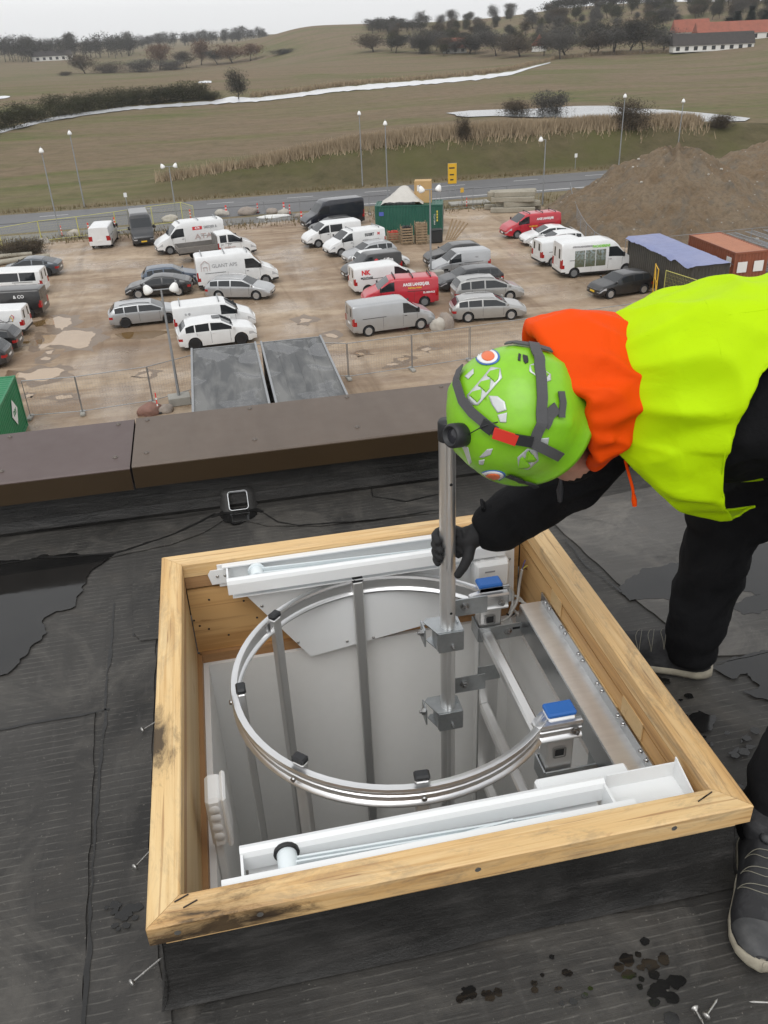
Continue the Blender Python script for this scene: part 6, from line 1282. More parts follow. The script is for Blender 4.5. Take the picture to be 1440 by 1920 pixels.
# ---- fixed ladder with safety hoop, extension pole, cables, boxes, screws
n = Nodes('alu'); s1 = n.noise(n.mapping((9, 9, .8)), 3, 3, .5); n.out(n.mix(n.rng(s1, .3, .7), (.74, .74, .735), (.80, .80, .795)), n.rng(s1, .3, .7, .34, .42), None, .92)
n = Nodes('alu_hoop'); s1 = n.noise(n.mapping((3, 3, 40)), 3, 4, .6); n.out(n.mix(n.rng(s1, .3, .7), (.70, .705, .71), (.78, .785, .79)), n.rng(s1, .3, .7, .28, .36), None, .9)
mat('galv_bracket', (.42, .44, .45), .38, .9, var=[(25, .5, (.32, .34, .35)), (70, .3, (.5, .52, .53))]); mat('cap_blue', (.015, .12, .42), .45); mat('cap_black', (.015, .016, .018), .5); mat('bolt', (.40, .40, .40), .3, 1); mat('cable_white', (.62, .62, .60), .5); mat('plastic_white', (.78, .78, .77), .4)
lx = .640; yA, yB = 1.905, 1.375; zT = .150
LD = thing('roof_ladder', 'aluminium hatch ladder with a round safety hoop', 'ladder', (0, 0, 0))
def hbolt(p, ax, parent, r=.009, h=.008):
    M = {'x': Matrix.Rotation(PI / 2, 3, 'Y'), '-x': Matrix.Rotation(-PI / 2, 3, 'Y'), '-y': Matrix.Rotation(PI / 2, 3, 'X'), 'z': Matrix.Identity(3)}[ax]
    return MB().lathe([(r * 1.3, 0), (r * 1.3, .0015), (r, .002), (r, h), (r * .5, h + .001), (r * .5, h + .006), (0, h + .006)], 6, M, p, smooth=False).build('bolt', 'bolt', parent)
def tube_rect(mb, c, w, d, z0, z1, th=.003):
    x, y = c
    for dx, dy, a, b in ((-w / 2 + th / 2, 0, th, d), (w / 2 - th / 2, 0, th, d), (0, -d / 2 + th / 2, w - 2 * th, th), (0, d / 2 - th / 2, w - 2 * th, th)): mb.box((x + dx, y + dy, (z0 + z1) / 2), (a, b, z1 - z0))
    return mb
for (y, nm) in ((yA, 'far'), (yB, 'near')):
    s_ = MB().box((lx, y, (zT - 2.85) / 2), (.066, .046, zT + 2.85), bev=.004).build('stile', 'alu', LD)
    MB().box((lx, y, zT + .007), (.070, .044, .014), bev=.004).build('end_cap', 'cap_blue', s_)
    sl = MB(); o_, i_ = rrect(.016, .016, .005, 3), rrect(.012, .012, .004, 3)
    Mx = Matrix(((1, 0, 0), (0, 0, -1), (0, 1, 0))); k = len(o_)
    sl.add([Mx @ Vector((a, b, .003)) + Vector((lx - .002, y - .023, zT - .105)) for a, b in o_] + [Mx @ Vector((a, b, .003)) + Vector((lx - .002, y - .023, zT - .105)) for a, b in i_] , [(q, (q + 1) % k, k + (q + 1) % k, k + q) for q in range(k)]); sl.build('slot_rim', 'bolt', s_)
    MB().box((lx - .002, y - .0238, zT - .105), (.022, .001, .022)).build('slot', 'cap_black', s_)
for k in range(10): 
    z = -.005 - k * .28; MB().box((lx - .012, (yA + yB) / 2, z), (.030, yA - yB - .04, .030), bev=.005).build('rung', 'alu', LD)
    for q in (-.009, 0, .009): pass
# hoop: channel bar swept from stile to stile
hc_x, hr = .308, .400; hy = (yA + yB) / 2
path = []
for k in range(61):
    a = R(38) + k / 60 * R(284); path.append(Vector((hc_x + hr * math.cos(a), hy + hr * math.sin(a), 0)))
# ends bend out to the stiles
e0 = Vector((lx + .045, yA - .035, 0)); e1 = Vector((lx + .045, yB + .0 - .026, 0))
def blend(p, q, m, n_=7): return [((1 - t) ** 2) * p + 2 * (1 - t) * t * m + t * t * q for t in [k / n_ for k in range(n_)]]
path = [e0] + blend(Vector((lx - .05, yA - .035, 0)), path[0], Vector((lx - .09, yA - .034, 0))) + path + blend(path[-1], Vector((lx - .05, yB - .026, 0)), Vector((lx - .09, yB - .024, 0)))[1:] + [Vector((lx - .05, yB - .026, 0)), e1]
sec = [(-.002, -.024), (-.007, -.027), (-.009, -.021), (-.006, -.016), (-.001, -.013), (-.001, .013), (-.006, .016), (-.009, .021), (-.007, .027), (-.002, .026), (.003, .025), (.008, .027), (.010, .021), (.007, .016), (.002, .013), (.002, .004), (.0045, .002), (.0045, -.002), (.002, -.004), (.002, -.013), (.007, -.016), (.010, -.021), (.008, -.027), (.003, -.025)]
def sweep(path, sec, z):
    mb = MB(); m = len(path); k = len(sec); vs = []
    for i, p in enumerate(path):
        d = (path[min(i + 1, m - 1)] - path[max(i - 1, 0)]).normalized(); nr = Vector((d.y, -d.x, 0))
        for a, b in sec: vs.append(p + nr * a + Vector((0, 0, z + b)))
    return mb.add(vs, [(i * k + j, i * k + (j + 1) % k, (i + 1) * k + (j + 1) % k, (i + 1) * k + j) for i in range(m - 1) for j in range(k)] + [tuple(range(k)), tuple(range(m * k - 1, (m - 1) * k - 1, -1))], True)
hz_ = .118; hp = sweep(path, sec, hz_); ho = hp.build('safety_hoop', 'alu_hoop', LD); ho.data.set_sharp_from_angle(angle=R(40))
ho2 = obj('safety_hoop', ho.data, None, LD, (0, 0, -1.25))
hbolt((lx + .022, yA - .048, hz_), '-y', LD); hbolt((lx + .028, yB - .034, hz_), '-y', LD)
# vertical cage bars on the hoop
for px, py in ((668, 1083), (507, 1152), (444, 1294), (547, 1440), (796, 1477)):
    p = atZ(px, py, hz_ + .035); d = Vector((p.x - hc_x, p.y - hy, 0)); a = math.atan2(d.y, d.x); q = Vector((hc_x + math.cos(a) * (hr - .016), hy + math.sin(a) * (hr - .016), 0))
    bar = MB().box((0, 0, -1.2 + .03 + hz_), (.020, .030, 2.4), bev=.003).build('cage_bar', 'alu', LD, q, (0, 0, a)); MB().box((0, 0, hz_ + .038), (.024, .034, .016), bev=.004).build('end_cap', 'cap_black', bar)
    MB().lathe([(.006, 0), (.006, .006), (0, .007)], 8, Matrix.Rotation(PI / 2, 3, 'Y'), (.026, 0, hz_)).build('bolt', 'bolt', bar)
# brackets from stiles to the wall and to the pole
def ubracket(y, z, h, parent, to_wall=True):
    mb = MB(); mb.box((lx - .038, y, z), (.004, .062, h)); mb.box((lx + .03, y - .032, z), (.132, .004, h)); mb.box((lx - .01, y + .030, z), (.045, .004, h))
    if to_wall: mb.box((lx + .092, y - .012, z), (.004, .045, h))
    o = mb.build('wall_bracket', 'galv_bracket', parent); hbolt((lx + .05, y - .034, z), '-y', parent, .010); MB().box((lx + .075, y - .0345, z + .008), (.022, .0012, .007)).build('bracket_slot', 'cap_black', parent); return o
ubracket(yA, .000, .048, LD); ubracket(yB, -.030, .048, LD); ubracket(yA, -1.2, .048, LD); ubracket(yB, -1.2, .048, LD)
px_, py_ = .478, 1.755     # extension pole axis
def polebr(z, parent):
    mb = MB(); pl = [(-.045, -.045), (.045, -.045), (.045, .05), (.02, .07), (-.06, .07), (-.075, .05)]
    mb.prism([(px_ + a * .8, py_ + b * .62) for a, b in pl], z + .030, z + .033)
    mb.box((px_, py_ - .030, z), (.066, .004, .062)); mb.box((px_ + .034, py_ - .006, z), (.004, .05, .062)); mb.box((px_ - .034, py_ - .002, z), (.004, .058, .05)); mb.prism([(px_ + a * .7, py_ + b * .55) for a, b in pl], z - .030, z - .027)
    mb.box((px_ - .062, py_ + .022, z), (.004, .045, .055)); mb.box((px_ + .085, yA - .055, z + .012), (.11, .004, .055)); mb.box((px_ + .028, py_ + .05, z + .012), (.004, .10, .055)); mb.box((lx, yA - .022, z + .012), (.07, .004, .055))
    o = mb.build('pole_bracket', 'galv_bracket', parent); hbolt((px_ - .064, py_ + .02, z + .006), '-x', parent, .010); hbolt((px_ + .075, yA - .057, z + .014), '-y', parent, .011); hbolt((px_ + .005, py_ - .032, z - .014), '-y', parent, .005)
polebr(.115, LD); polebr(-.165, LD)
MB().box((lx + .01, yA - .0225, .118), (.085, .003, .075)).build('hoop_clamp', 'stainless', LD)
# extension pole: fluted round aluminium tube with black top cap
zp0, zp1 = -.62, .735; mb = MB(); k = 48; rr = [.0205 - (.0022 if (q % 16) in (0, 1, 15) else 0) for q in range(k)]; vs = [(px_ + rr[q] * math.cos(2 * PI * q / k + .4), py_ + rr[q] * math.sin(2 * PI * q / k + .4), z) for z in (zp0, zp1) for q in range(k)]
EP = thing('extension_pole', 'vertical aluminium grab pole with a black cap held by the gloved hand', 'pole', (0, 0, 0))
mb.add(vs, [(q, (q + 1) % k, k + (q + 1) % k, k + q) for q in range(k)] + [tuple(range(k, 2 * k))], True); o = mb.build('tube', 'alu', EP); o.data.set_sharp_from_angle(angle=R(40))
MB().lathe([(.0215, -.045), (.0225, -.04), (.0225, .0), (.020, .005), (0, .006)], 24, None, (px_, py_, zp1)).build('top_cap', 'cap_black', EP)
for z in (.58, .20): MB().lathe([(.004, 0), (.0035, .001), (0, .001)], 10, Matrix(((1, 0, 0), (0, 0, 1), (0, -1, 0))), (px_ + .004, py_ - .0206, z)).build('pin_hole', 'cap_black', EP)
hbolt((px_ + .021, py_ - .012, .66), 'x', EP, .006, .005)
# stainless angle along the right lining
an = thing('steel_angle', 'stainless steel angle bolted along the right wood lining', 'angle bar', (0, 0, 0)); xw = HX1 - bw
MB().box((xw - .0025, 1.545, .086), (.004, .70, .034)).build('wall_flange', 'stainless', an); MB().box((xw - .036, 1.545, .0700), (.063, .70, .004)).build('top_flange', 'stainless_skylit', an); MB().box((xw - .0675, 1.545, .030), (.004, .70, .075)).build('drop_flange', 'stainless', an)  # top flange: sky reflection put into a paler, less metallic stainless colour
for k in range(6):
    for d in (0, .028): MB().lathe([(.006, 0), (.0055, .003), (.003, .0055), (0, .006)], 10, Matrix.Rotation(-PI / 2, 3, 'Y'), (xw - .005, 1.24 + k * .118 + d, .092)).build('bolt', 'bolt', an)
# white switch box on the hanging plate, cable, box on the left wall
jb = thing('switch_box', 'white switch box on the far opener plate above the ladder top', 'box', (.678, 2.035, .12)); MB().box((0, -.022, 0), (.105, .045, .095), bev=.006).build('box_body', 'plastic_white', jb); MB().box((0, -.048, .004), (.098, .012, .08), bev=.005).build('lid', 'plastic_white', jb)
for dx in (-.025, .02): MB().lathe([(.012, 0), (.011, .002), (0, .002)], 14, None, (dx, -.02, .0475)).build('cable_entry', 'plastic_white', jb)
MB().box((-.01, -.0545, .02), (.03, .001, .005)).build('print', 'ink_grey', jb)
ca = thing('cable', 'loose white cable coil tied beside the white switch box', 'cable', (0, 0, 0)); mb = MB()
def crv(P, n_=10): 
    P = [P[0]] + P + [P[-1]]; out = []
    for i in range(1, len(P) - 2):
        for k in range(n_): t = k / n_; p0, p1, p2, p3 = (Vector(q) for q in P[i - 1:i + 3]); out.append(.5 * ((2 * p1) + (-p0 + p2) * t + (2 * p0 - 5 * p1 + 4 * p2 - p3) * t * t + (-p0 + 3 * p1 - 3 * p2 + p3) * t ** 3))
    return out + [Vector(P[-1])]
yc = 2.03
cpts = [atY(*p, yc) for p in ((979, 1068), (976, 1100), (968, 1125), (955, 1150), (962, 1158), (985, 1140), (988, 1132), (972, 1128), (962, 1140), (975, 1150), (980, 1128), (965, 1122), (958, 1145), (945, 1160), (935, 1168))]
for i, p in enumerate(cpts): p.y += .012 * math.sin(i * 1.9)
MB().tube(crv(cpts, 8), .0042, 8).build('sheath', 'cable_white', ca)
MB().tube(crv([atY(*p, yc + .005) for p in ((955, 1100), (962, 1112), (960, 1135), (955, 1150))], 6), .0042, 8).build('sheath', 'cable_white', ca)
mat('wire_brown', (.12, .06, .03), .5); mat('wire_yellow', (.55, .5, .08), .5); mat('wire_blue', (.12, .12, .35), .5)
for p, m in (((985, 1050), 'wire_blue'), ((992, 1060), 'wire_yellow'), ((990, 1068), 'wire_brown')): MB().tube([cpts[0], (cpts[0] + atY(*p, yc)) / 2 + Vector((0, 0, .004)), atY(*p, yc)], .0016, 6).build('wire', m, ca)
MB().tube([atY(950, 1151, yc - .008), atY(957, 1155, yc - .008), atY(965, 1150, yc - .008)], .003, 6).build('cable_tie', 'cap_black', ca)
jl = thing('junction_box', 'pale junction box on the left shaft wall', 'box', tuple(atX(408, 1518, sx0 + .02) - Vector((.02, 0, 0)))); MB().box((.018, 0, 0), (.036, .085, .15), bev=.008).build('box_body', 'plastic_white', jl); MB().box((.040, 0, 0), (.012, .09, .155), bev=.005).build('lid', 'plastic_white', jl)
for dz in (-.04, -.012, .02, .045): MB().lathe([(.013, 0), (.012, .0015), (0, .0015)], 14, Matrix.Rotation(PI / 2, 3, 'X'), (.018, -.0425, dz)).build('cable_entry', 'plastic_white', jl)
MB().box((.010, 0, -1.1), (.02, .03, 2.05), bev=.003).build('cable_duct', 'plastic_white', jl)
# loose screws on the roof
def loose_screw(head, tip, label, zh=.012, z=.020):
    a, b = atZ(*head, z), atZ(*tip, z); d = (b - a).normalized(); M = d.to_track_quat('Z', 'Y').to_matrix(); L = (b - a).length
    t = thing('loose_screw', label, 'screw', a, 0, 'loose screws on the roof')
    MB().lathe([(.0, -.004), (.006, -.003), (.0085, 0), (.004, .003), (.0028, .005)], 12, M).build('head', 'screw_steel', t); mb = MB(); pr_ = []
    for k in range(24): zz = .005 + k / 23 * (L - .014); pr_.append((.0020 if k < 8 else (.0028 if k % 2 else .0018), zz))
    pr_ += [(.0, L)]; mb.lathe(pr_, 8, M); mb.build('shank', 'screw_steel', t)
for h, tp, l in (((267, 1369), (318, 1338), 'loose screw by the left rim, farthest of three'), ((253, 1626), (292, 1585), 'loose screw by the left rim, middle of three'), ((247, 1843), (305, 1795), 'loose screw by the left rim, nearest of three'), ((1303, 1891), (1320, 1922), 'loose screw at the bottom, left of the slanted one'), ((1324, 1905), (1346, 1872), 'slanted loose screw near the bottom right corner'), ((1450, 1880), (1404, 1878), 'loose screw lying level at the bottom right edge')): loose_screw(h, tp, l)
# ================================================================ PERSON bending over the hatch
n = Nodes('cloth_black'); mp = n.mapping(); a = n.noise(mp, 9, 5, .6, .5); b_ = n.noise(mp, 420, 3, .6); n.out(n.mix(n.rng(a, .35, .7), (.0045, .0046, .0055), (.0085, .0085, .0098)), .85, n.bump(b_, .35, .001, n.bump(a, .4, .02))); n.b.inputs['Specular IOR Level'].default_value = .2
mat('glove_black', (.012, .012, .013), .75, bump=(160, .4, .001)); mat('skin', (.42, .22, .155), .5, var=[(40, .4, (.36, .17, .12))]); mat('hair', (.06, .04, .025), .7)
def cloth(name, col, dark):
    n = Nodes(name); mp = n.mapping(); a = n.noise(mp, 3.2, 5, .55, .7); w_ = n.noise(mp, 900, 2); f_ = n.noise(n.mapping((3, 1.2, 3)), 2.2, 4, .5, 1.2); n.out(n.mix(n.rng(a, .4, .75, 0, .35), col, dark), .72, n.bump(w_, .12, .0005, n.bump(f_, .22, .03))); n.b.inputs['Specular IOR Level'].default_value = .15; return n.m
cloth('hivis_yellow', (.46, .71, .0), (.38, .61, .0)); cloth('hivis_orange', (.80, .070, .0), (.64, .048, .0))
P_ = thing('person', 'person in yellow vest and green helmet bending over the hatch holding the pole', 'person', (1.0, 1.45, 0))
PO = Vector(P_.location)
K = lambda px, py, y: atY(px, py, y)
vCX, vCU, vCW = Vector(CX), Vector(CU), Vector(CW)
N_ = K(1135, 775, 1.52); Pp = Vector((1.42, 1.36, .90))
ta = (Pp - N_).normalized(); ts = (Vector((0, -1, 0)) - ta * Vector((0, -1, 0)).dot(ta)).normalized(); td = ts.cross(ta); 
if td.z < 0: td = -td
def ell_tube(mb, path, side, radii, n_=20, caps=True):
    """closed tube with elliptical sections: radii = (along side, across)"""
    P = [Vector(p) for p in path]; m = len(P); vs = []
    for i in range(m):
        t = (P[min(i + 1, m - 1)] - P[max(i - 1, 0)]).normalized(); s_ = (side - t * side.dot(t)).normalized(); u = t.cross(s_); a, b = radii[i]
        for k in range(n_): an = 2 * PI * k / n_; vs.append(P[i] + s_ * a * math.cos(an) + u * b * math.sin(an))
    fs = [(i * n_ + k, i * n_ + (k + 1) % n_, (i + 1) * n_ + (k + 1) % n_, (i + 1) * n_ + k) for i in range(m - 1) for k in range(n_)] + [tuple(range(n_ - 1, -1, -1)), tuple(range((m - 1) * n_, m * n_))]
    mb.add(vs, fs, True)
def ball(mb, c, r, M=None):
    bm = bmesh.new(); bmesh.ops.create_icosphere(bm, subdivisions=3, radius=1); m = M or Matrix.Identity(3); r = r if hasattr(r, '__len__') else (r, r, r)
    mb.add([m @ Vector((v.co.x * r[0], v.co.y * r[1], v.co.z * r[2])) + Vector(c) for v in bm.verts], [tuple(v.index for v in f.verts) for f in bm.faces], True); bm.free()
def limb_(mb, pts, rad, n_=14):
    P = [Vector(p) for p in pts]; mb.tube(P, rad, n_)
    for p, r in zip(P, rad): ball(mb, p, r)
def fuse(mb, voxel, smooth, name, m, parent, wr=None):
    """merge overlapping closed pieces into one continuous skin"""
    me = mb.mesh(name); o = bpy.data.objects.new(name, me); COL.objects.link(o); md = o.modifiers.new('r', 'REMESH'); md.mode = 'VOXEL'; md.voxel_size = voxel
    if smooth: s_ = o.modifiers.new('s', 'SMOOTH'); s_.iterations = smooth; s_.factor = .5
    me2 = evald(o); bpy.data.objects.remove(o); bpy.data.meshes.remove(me)
    if wr:
        me2.update()
        nn = [v.normal.copy() for v in me2.vertices]; cc_ = [v.co.copy() for v in me2.vertices]
        for v, a, c in zip(me2.vertices, nn, cc_): v.co = c + a * wr(c)
    for v in me2.vertices: v.co -= PO
    me2.polygons.foreach_set('use_smooth', [True] * len(me2.polygons)); return obj(name, me2, m, parent)
def place(mb):  mb.v = [tuple(Vector(v) - PO) for v in mb.v]; return mb
# --- head frame
Hc = K(970, 776, 1.47); hcw = (-vCW * .80 - vCX * .52 + vCU * .10).normalized(); hf = (-vCX * .8 + vCW * .5 - vCU * .16); hf = (hf - hcw * hf.dot(hcw)).normalized(); hl_ = hcw.cross(hf)
HM = Matrix((hf, hl_, hcw)).transposed()     # local x = face, y = left, z = crown
HL = lambda x, y, z: HM @ Vector((x, y, z)) + Hc
# --- skeleton points
shL = N_ + ta * .38 + ts * .155 + td * .02; shR = N_ + ta * .12 - ts * .19 - td * .05
hipL = Pp + ts * .10 - td * .03; hipR = Pp - ts * .10 - td * .03
handR = Vector((px_ + .055, py_ + .005, .395)); elR = K(1075, 895, 1.70)
kneeR = Vector((1.14, 1.60, .47)); ankR = Vector((1.085, 1.58, .085)); ankL = Vector((.945, 1.02, .10)); kneeL = Vector((1.12, 1.10, .48)); elL = shL + Vector((.24, -.06, -.14)); haL = kneeL + Vector((.02, .02, .10))
mb = MB()
ell_tube(mb, [N_ - ta * .02, N_ + ta * .06, N_ + ta * .18, N_ + ta * .34, N_ + ta * .48, N_ + ta * .60, Pp, Pp + ta * .08], ts, [(.07, .07), (.13, .11), (.185, .15), (.19, .165), (.175, .15), (.17, .14), (.17, .14), (.12, .10)])
limb_(mb, [N_ + ta * .03, (N_ + HL(-.01, 0, -.10)) / 2, HL(-.01, 0, -.08)], [.062, .06, .06])
ball(mb, HL(-.005, 0, -.03), (.098, .076, .10), HM); ball(mb, HL(.055, 0, -.105), (.05, .05, .06), HM); ball(mb, HL(.10, 0, -.085), (.02, .014, .022), HM)   # skull, jaw, nose
ball(mb, K(1050, 835, 1.475), .052); ball(mb, K(1076, 850, 1.50), .055); ball(mb, HL(-.012, -.082, -.078), (.018, .010, .032), HM)
Me = Matrix((vCX * .8 + vCU * .35, -vCW, (vCU * .8 - vCX * .35))).transposed(); ball(mb, K(1082, 832, 1.428), (.022, .010, .017), Me); ball(mb, K(1066, 840, 1.44), (.014, .012, .012))
limb_(mb, [N_ + ta * .22 + ts * .10, shL, elL, haL], [.10, .118, .082, .055]); limb_(mb, [N_ + ta * .10 - ts * .10, shR, elR, handR.lerp(elR, .30)], [.088, .086, .080, .064])
limb_(mb, [hipR, kneeR, kneeR.lerp(ankR, .4), ankR + Vector((0, 0, .02))], [.12, .092, .084, .070]); limb_(mb, [hipL, kneeL, kneeL.lerp(ankL, .4), ankL + Vector((0, 0, .02))], [.115, .082, .076, .066])
def wr(c):
    f = 0
    d = (c - N_).dot(ta)
    if c.z < .75 or d > -.02:
        f = .009 * mnoise.noise(c * 8) + .006 * mnoise.noise(Vector((c.x * 9 + c.z * 10, c.y * 7, c.z * 13))) + .006 * (1 - 2.4 * abs(mnoise.noise(Vector((c.x * 13 - c.z * 6, c.y * 12, c.z * 15)))))
        f += .012 * max(0, 1 - abs(c.z - .44) / .12) * mnoise.noise(Vector((c.x * 10 + c.z * 12, c.y * 8, c.z * 18))) + .012 * max(0, 1 - abs(c.z - .13) / .09) * mnoise.noise(Vector((c.x * 9 - c.z * 10, c.y * 9, c.z * 22)))
    return f
body = fuse(mb, .009, 3, 'body', 'cloth_black', P_, wr)
body.data.materials.append(MATS['skin']); 
for p in body.data.polygons:
    q = HM.transposed() @ (p.center + PO - Hc)
    if (p.center + PO - N_).dot(ta) < .03 and q.length < .20: p.material_index = 1
# --- vest: shell round the torso with two armholes
vs, fs = [], []; nu, nv = 120, 168; UL = .78
def vest_pt(u, an, off=0):
    d = u * UL - .015; c = N_ + ta * d
    rs = np.interp(d, [-.02, .03, .10, .20, .36, .52, .8], [.10, .14, .195, .232, .235, .22, .215]); rd = np.interp(d, [-.02, .03, .10, .20, .36, .52, .8], [.15, .19, .215, .228, .235, .235, .23])
    rv = rd + np.interp(d, [0, .1, .25, .4, .8], [-.05, -.03, .0, .015, .0]) * 1.0
    ca, sa = math.cos(an), math.sin(an); e = 2.3; k = (abs(ca) ** e + abs(sa) ** e) ** (-1 / e)
    p = c + ts * (rs + off) * ca * k + td * ((rd if sa > 0 else rv) + off) * sa * k
    w = .016 * mnoise.noise(Vector((d * 5, an * 1.3, 1))) + .022 * (1 - abs(mnoise.noise(Vector((d * 4 + an * 1.1, an * 1.5 - d * 3, 5)))) * 2) ** 3 * .6 + .010 * mnoise.noise(Vector((d * 9 - an * 3.5, an * 2.4 + d * 5, 9)))
    nrm = (p - c).normalized(); return p + nrm * w * min(1, d / .1 + .3)
for i in range(nu + 1):
    for j in range(nv): vs.append(vest_pt(i / nu, 2 * PI * j / nv))
for i in range(nu):
    for j in range(nv):
        u, an = (i + .5) / nu * UL, 2 * PI * (j + .5) / nv
        aL = math.atan2(math.sin(an - R(-14)), math.cos(an - R(-14))); aR = math.atan2(math.sin(an - PI - R(18)), math.cos(an - PI - R(18)))
        if ((u - .385) / .19) ** 2 + (aL / R(64)) ** 2 < 1 or ((u - .40) / .14) ** 2 + (aR / R(50)) ** 2 < 1: continue
        aV = math.atan2(math.sin(an + PI / 2), math.cos(an + PI / 2))
        if abs(aV) < R(16) + R(62) * max(0, 1 - u / .20): continue
        fs.append((i * nv + j, i * nv + (j + 1) % nv, (i + 1) * nv + (j + 1) % nv, (i + 1) * nv + j))
vo = place(MB().add(vs, fs, True)).build('vest', 'hivis_yellow', P_, fix=False)
bm = bmesh.new(); bm.from_mesh(vo.data); bmesh.ops.delete(bm, geom=[v for v in bm.verts if not v.link_faces], context='VERTS')
for it in range(14): bmesh.ops.smooth_vert(bm, verts=[v for v in bm.verts if v.is_boundary], factor=.5, use_axis_x=True, use_axis_y=True, use_axis_z=True)
bmesh.ops.recalc_face_normals(bm, faces=bm.faces); bm.to_mesh(vo.data); bm.free(); md = vo.modifiers.new('t', 'SOLIDIFY'); md.thickness = .004; md.offset = 1; sd_ = vo.modifiers.new('s', 'SUBSURF'); sd_.levels = 1; sd_.render_levels = 1
# stitched hem along the vest's armhole and edges, and one back seam
bm = bmesh.new(); bm.from_mesh(vo.data); be = [e for e in bm.edges if e.is_boundary]; hm = MB()
for e in be:
    a, b = e.verts[0].co, e.verts[1].co; hm.tube([a, b], .0032, 5, cap=False)
hm.build('vest_hem', 'hivis_yellow', vo); bm.free()
sm_ = MB().tube([vest_pt(k / 40, R(60) , .0032) - PO for k in range(4, 41)], .0012, 5); sm_.build('vest_seam', 'hivis_yellow', vo)
sm_ = MB().tube([vest_pt(.24, R(a), .0032) - PO for a in range(-20, 200, 2)], .0012, 5); sm_.build('vest_seam', 'hivis_yellow', vo)
# --- hood: bunched bowl of orange cloth open towards the back of the head
rc = K(1072, 745, 1.50); hup = (vCU * 253 - vCX * 85).normalized(); hax = (vCX * 253 + vCU * 85).normalized() ; hdp = hax.cross(hup)
vs, fs = [], []; nu, nv = 40, 72
for i in range(nu + 1):
    t = i / nu; th = t * PI / 2 * 1.0
    for j in range(nv):
        an = 2 * PI * j / nv; ca, sa = math.cos(an), math.sin(an)      # ca along hup, sa along depth
        r0 = math.cos(th) ** .55 if t < 1 else 0; ax = math.sin(th) ** .9 * (.168 + .015 * ca)
        up = (.185 if ca > 0 else .150) * r0 * ca; dp = .135 * r0 * sa
        fl = .009 * mnoise.noise(Vector((ca * 1.4, sa * 1.4, t * 2.0))) + .010 * (max(0, 1 - abs(mnoise.noise(Vector((ca * 2.2 + t * 1.5, sa * 2.2, t * 1.2 + 3)))) * 3.2)) ** 2 * 1.8 * (.4 + .6 * (ca < .3)) - .006 + .007 * (1 if ca < .1 else .3) * mnoise.noise(Vector((ca * 3.5 + 4, sa * 3.5, t * 5)))
        p = rc + hup * (up + fl * ca) + hdp * (dp + fl * sa) + hax * (ax + fl * .5) - hax * .035 * (1 - t) * (1 if ca > 0 else .2)
        vs.append(p)
fs = [(i * nv + j, i * nv + (j + 1) % nv, (i + 1) * nv + (j + 1) % nv, (i + 1) * nv + j) for i in range(nu) for j in range(nv)]
# rolled inner edge
k0 = len(vs)
for i in range(1, 9):
    t = i / 8
    for j in range(nv):
        an = 2 * PI * j / nv; base = vs[j]; inw = (rc - base); inw = inw - hax * inw.dot(hax); vs.append(base + inw * (.34 * t) + hax * (.05 * t * t - .018 * math.sin(t * PI)))
for i in range(8):
    for j in range(nv):
        a = (k0 + (i - 1) * nv) if i else 0; b = k0 + i * nv; fs.append((a + (j + 1) % nv, a + j, b + j, b + (j + 1) % nv))
hd = place(MB().add(vs, fs, True)).build('hood', 'hivis_orange', P_, fix=True); sd_ = hd.modifiers.new('s', 'SUBSURF'); sd_.levels = 1; sd_.render_levels = 1
place(MB().tube([vs[i * 72 + 60] + (vs[i * 72 + 60] - rc).normalized() * .002 for i in range(0, 37)], .0018, 5)).build('hood_seam', 'hivis_orange', hd)
MB2 = place(MB().tube(crv([K(1172, 862, 1.42), K(1178, 885, 1.41), K(1186, 915, 1.40), K(1188, 935, 1.40)], 6), .0032, 8)); MB2.build('hood_cord', 'hivis_orange', P_)
place(MB().tube([K(1188, 928, 1.40), K(1189, 938, 1.40), K(1190, 948, 1.40)], [.004, .006, .005], 8)).build('cord_end', 'hivis_orange', P_)
mat('zip_dark', (.03, .03, .035), .4); place(MB().tube([K(1052, 900, 1.5), K(1050, 920, 1.5), K(1050, 940, 1.5)], [.004, .008, .005], 8)).build('zip_pull', 'zip_dark', P_)
# --- helmet
mat('helmet_green', (.235, .56, .015), .42, coat=.12, var=[(5, .35, (.20, .48, .012)), (60, .12, (.12, .22, .03))]); mat('strap_grey', (.075, .075, .078), .75, bump=(220, .5, .001)); mat('reflect_silver', (.60, .62, .62), .35, .3, var=[(120, .4, (.5, .52, .52))]); mat('sticker_white', (.78, .79, .8), .4); mat('sticker_blue', (.05, .15, .42), .4); mat('sticker_orange', (.75, .16, .05), .4); mat('buckle_red', (.6, .03, .015), .4)
hA, hB, hC = .134, .130, .138
def shell(th, an, off=0):
    """helmet surface: th from crown (0) to rim (~1.75), an around, 0 = front"""
    x, y, z = math.sin(th) * math.cos(an), math.sin(th) * math.sin(an), math.cos(th); e = 2.25
    k = (abs(x) ** e + abs(y) ** e + abs(z) ** e) ** (-1 / e)
    zz = hC * z * k; ridge = .004 * math.exp(-((abs(y) - .42) / .07) ** 2) * (1 if th < 1.3 else .3)
    fl = .014 * max(0, (th - 1.45) / .3) ** 2
    return Vector(((hA + off + ridge + fl) * x * k, (hB + off + ridge + fl) * y * k, zz + off * z))
def rim_th(an): return 1.66 + .10 * math.cos(an) * 0 - .12 * max(0, math.cos(an)) + .10 * max(0, -math.cos(an)) + .08 * abs(math.sin(an)) ** 4
nu, nv = 40, 80; vs = []; fs = []
for i in range(nu + 1):
    for j in range(nv): an = 2 * PI * j / nv; vs.append(HM @ shell(i / nu * rim_th(an), an) + Hc)
fs = [(i * nv + j, i * nv + (j + 1) % nv, (i + 1) * nv + (j + 1) % nv, (i + 1) * nv + j) for i in range(nu) for j in range(nv)]
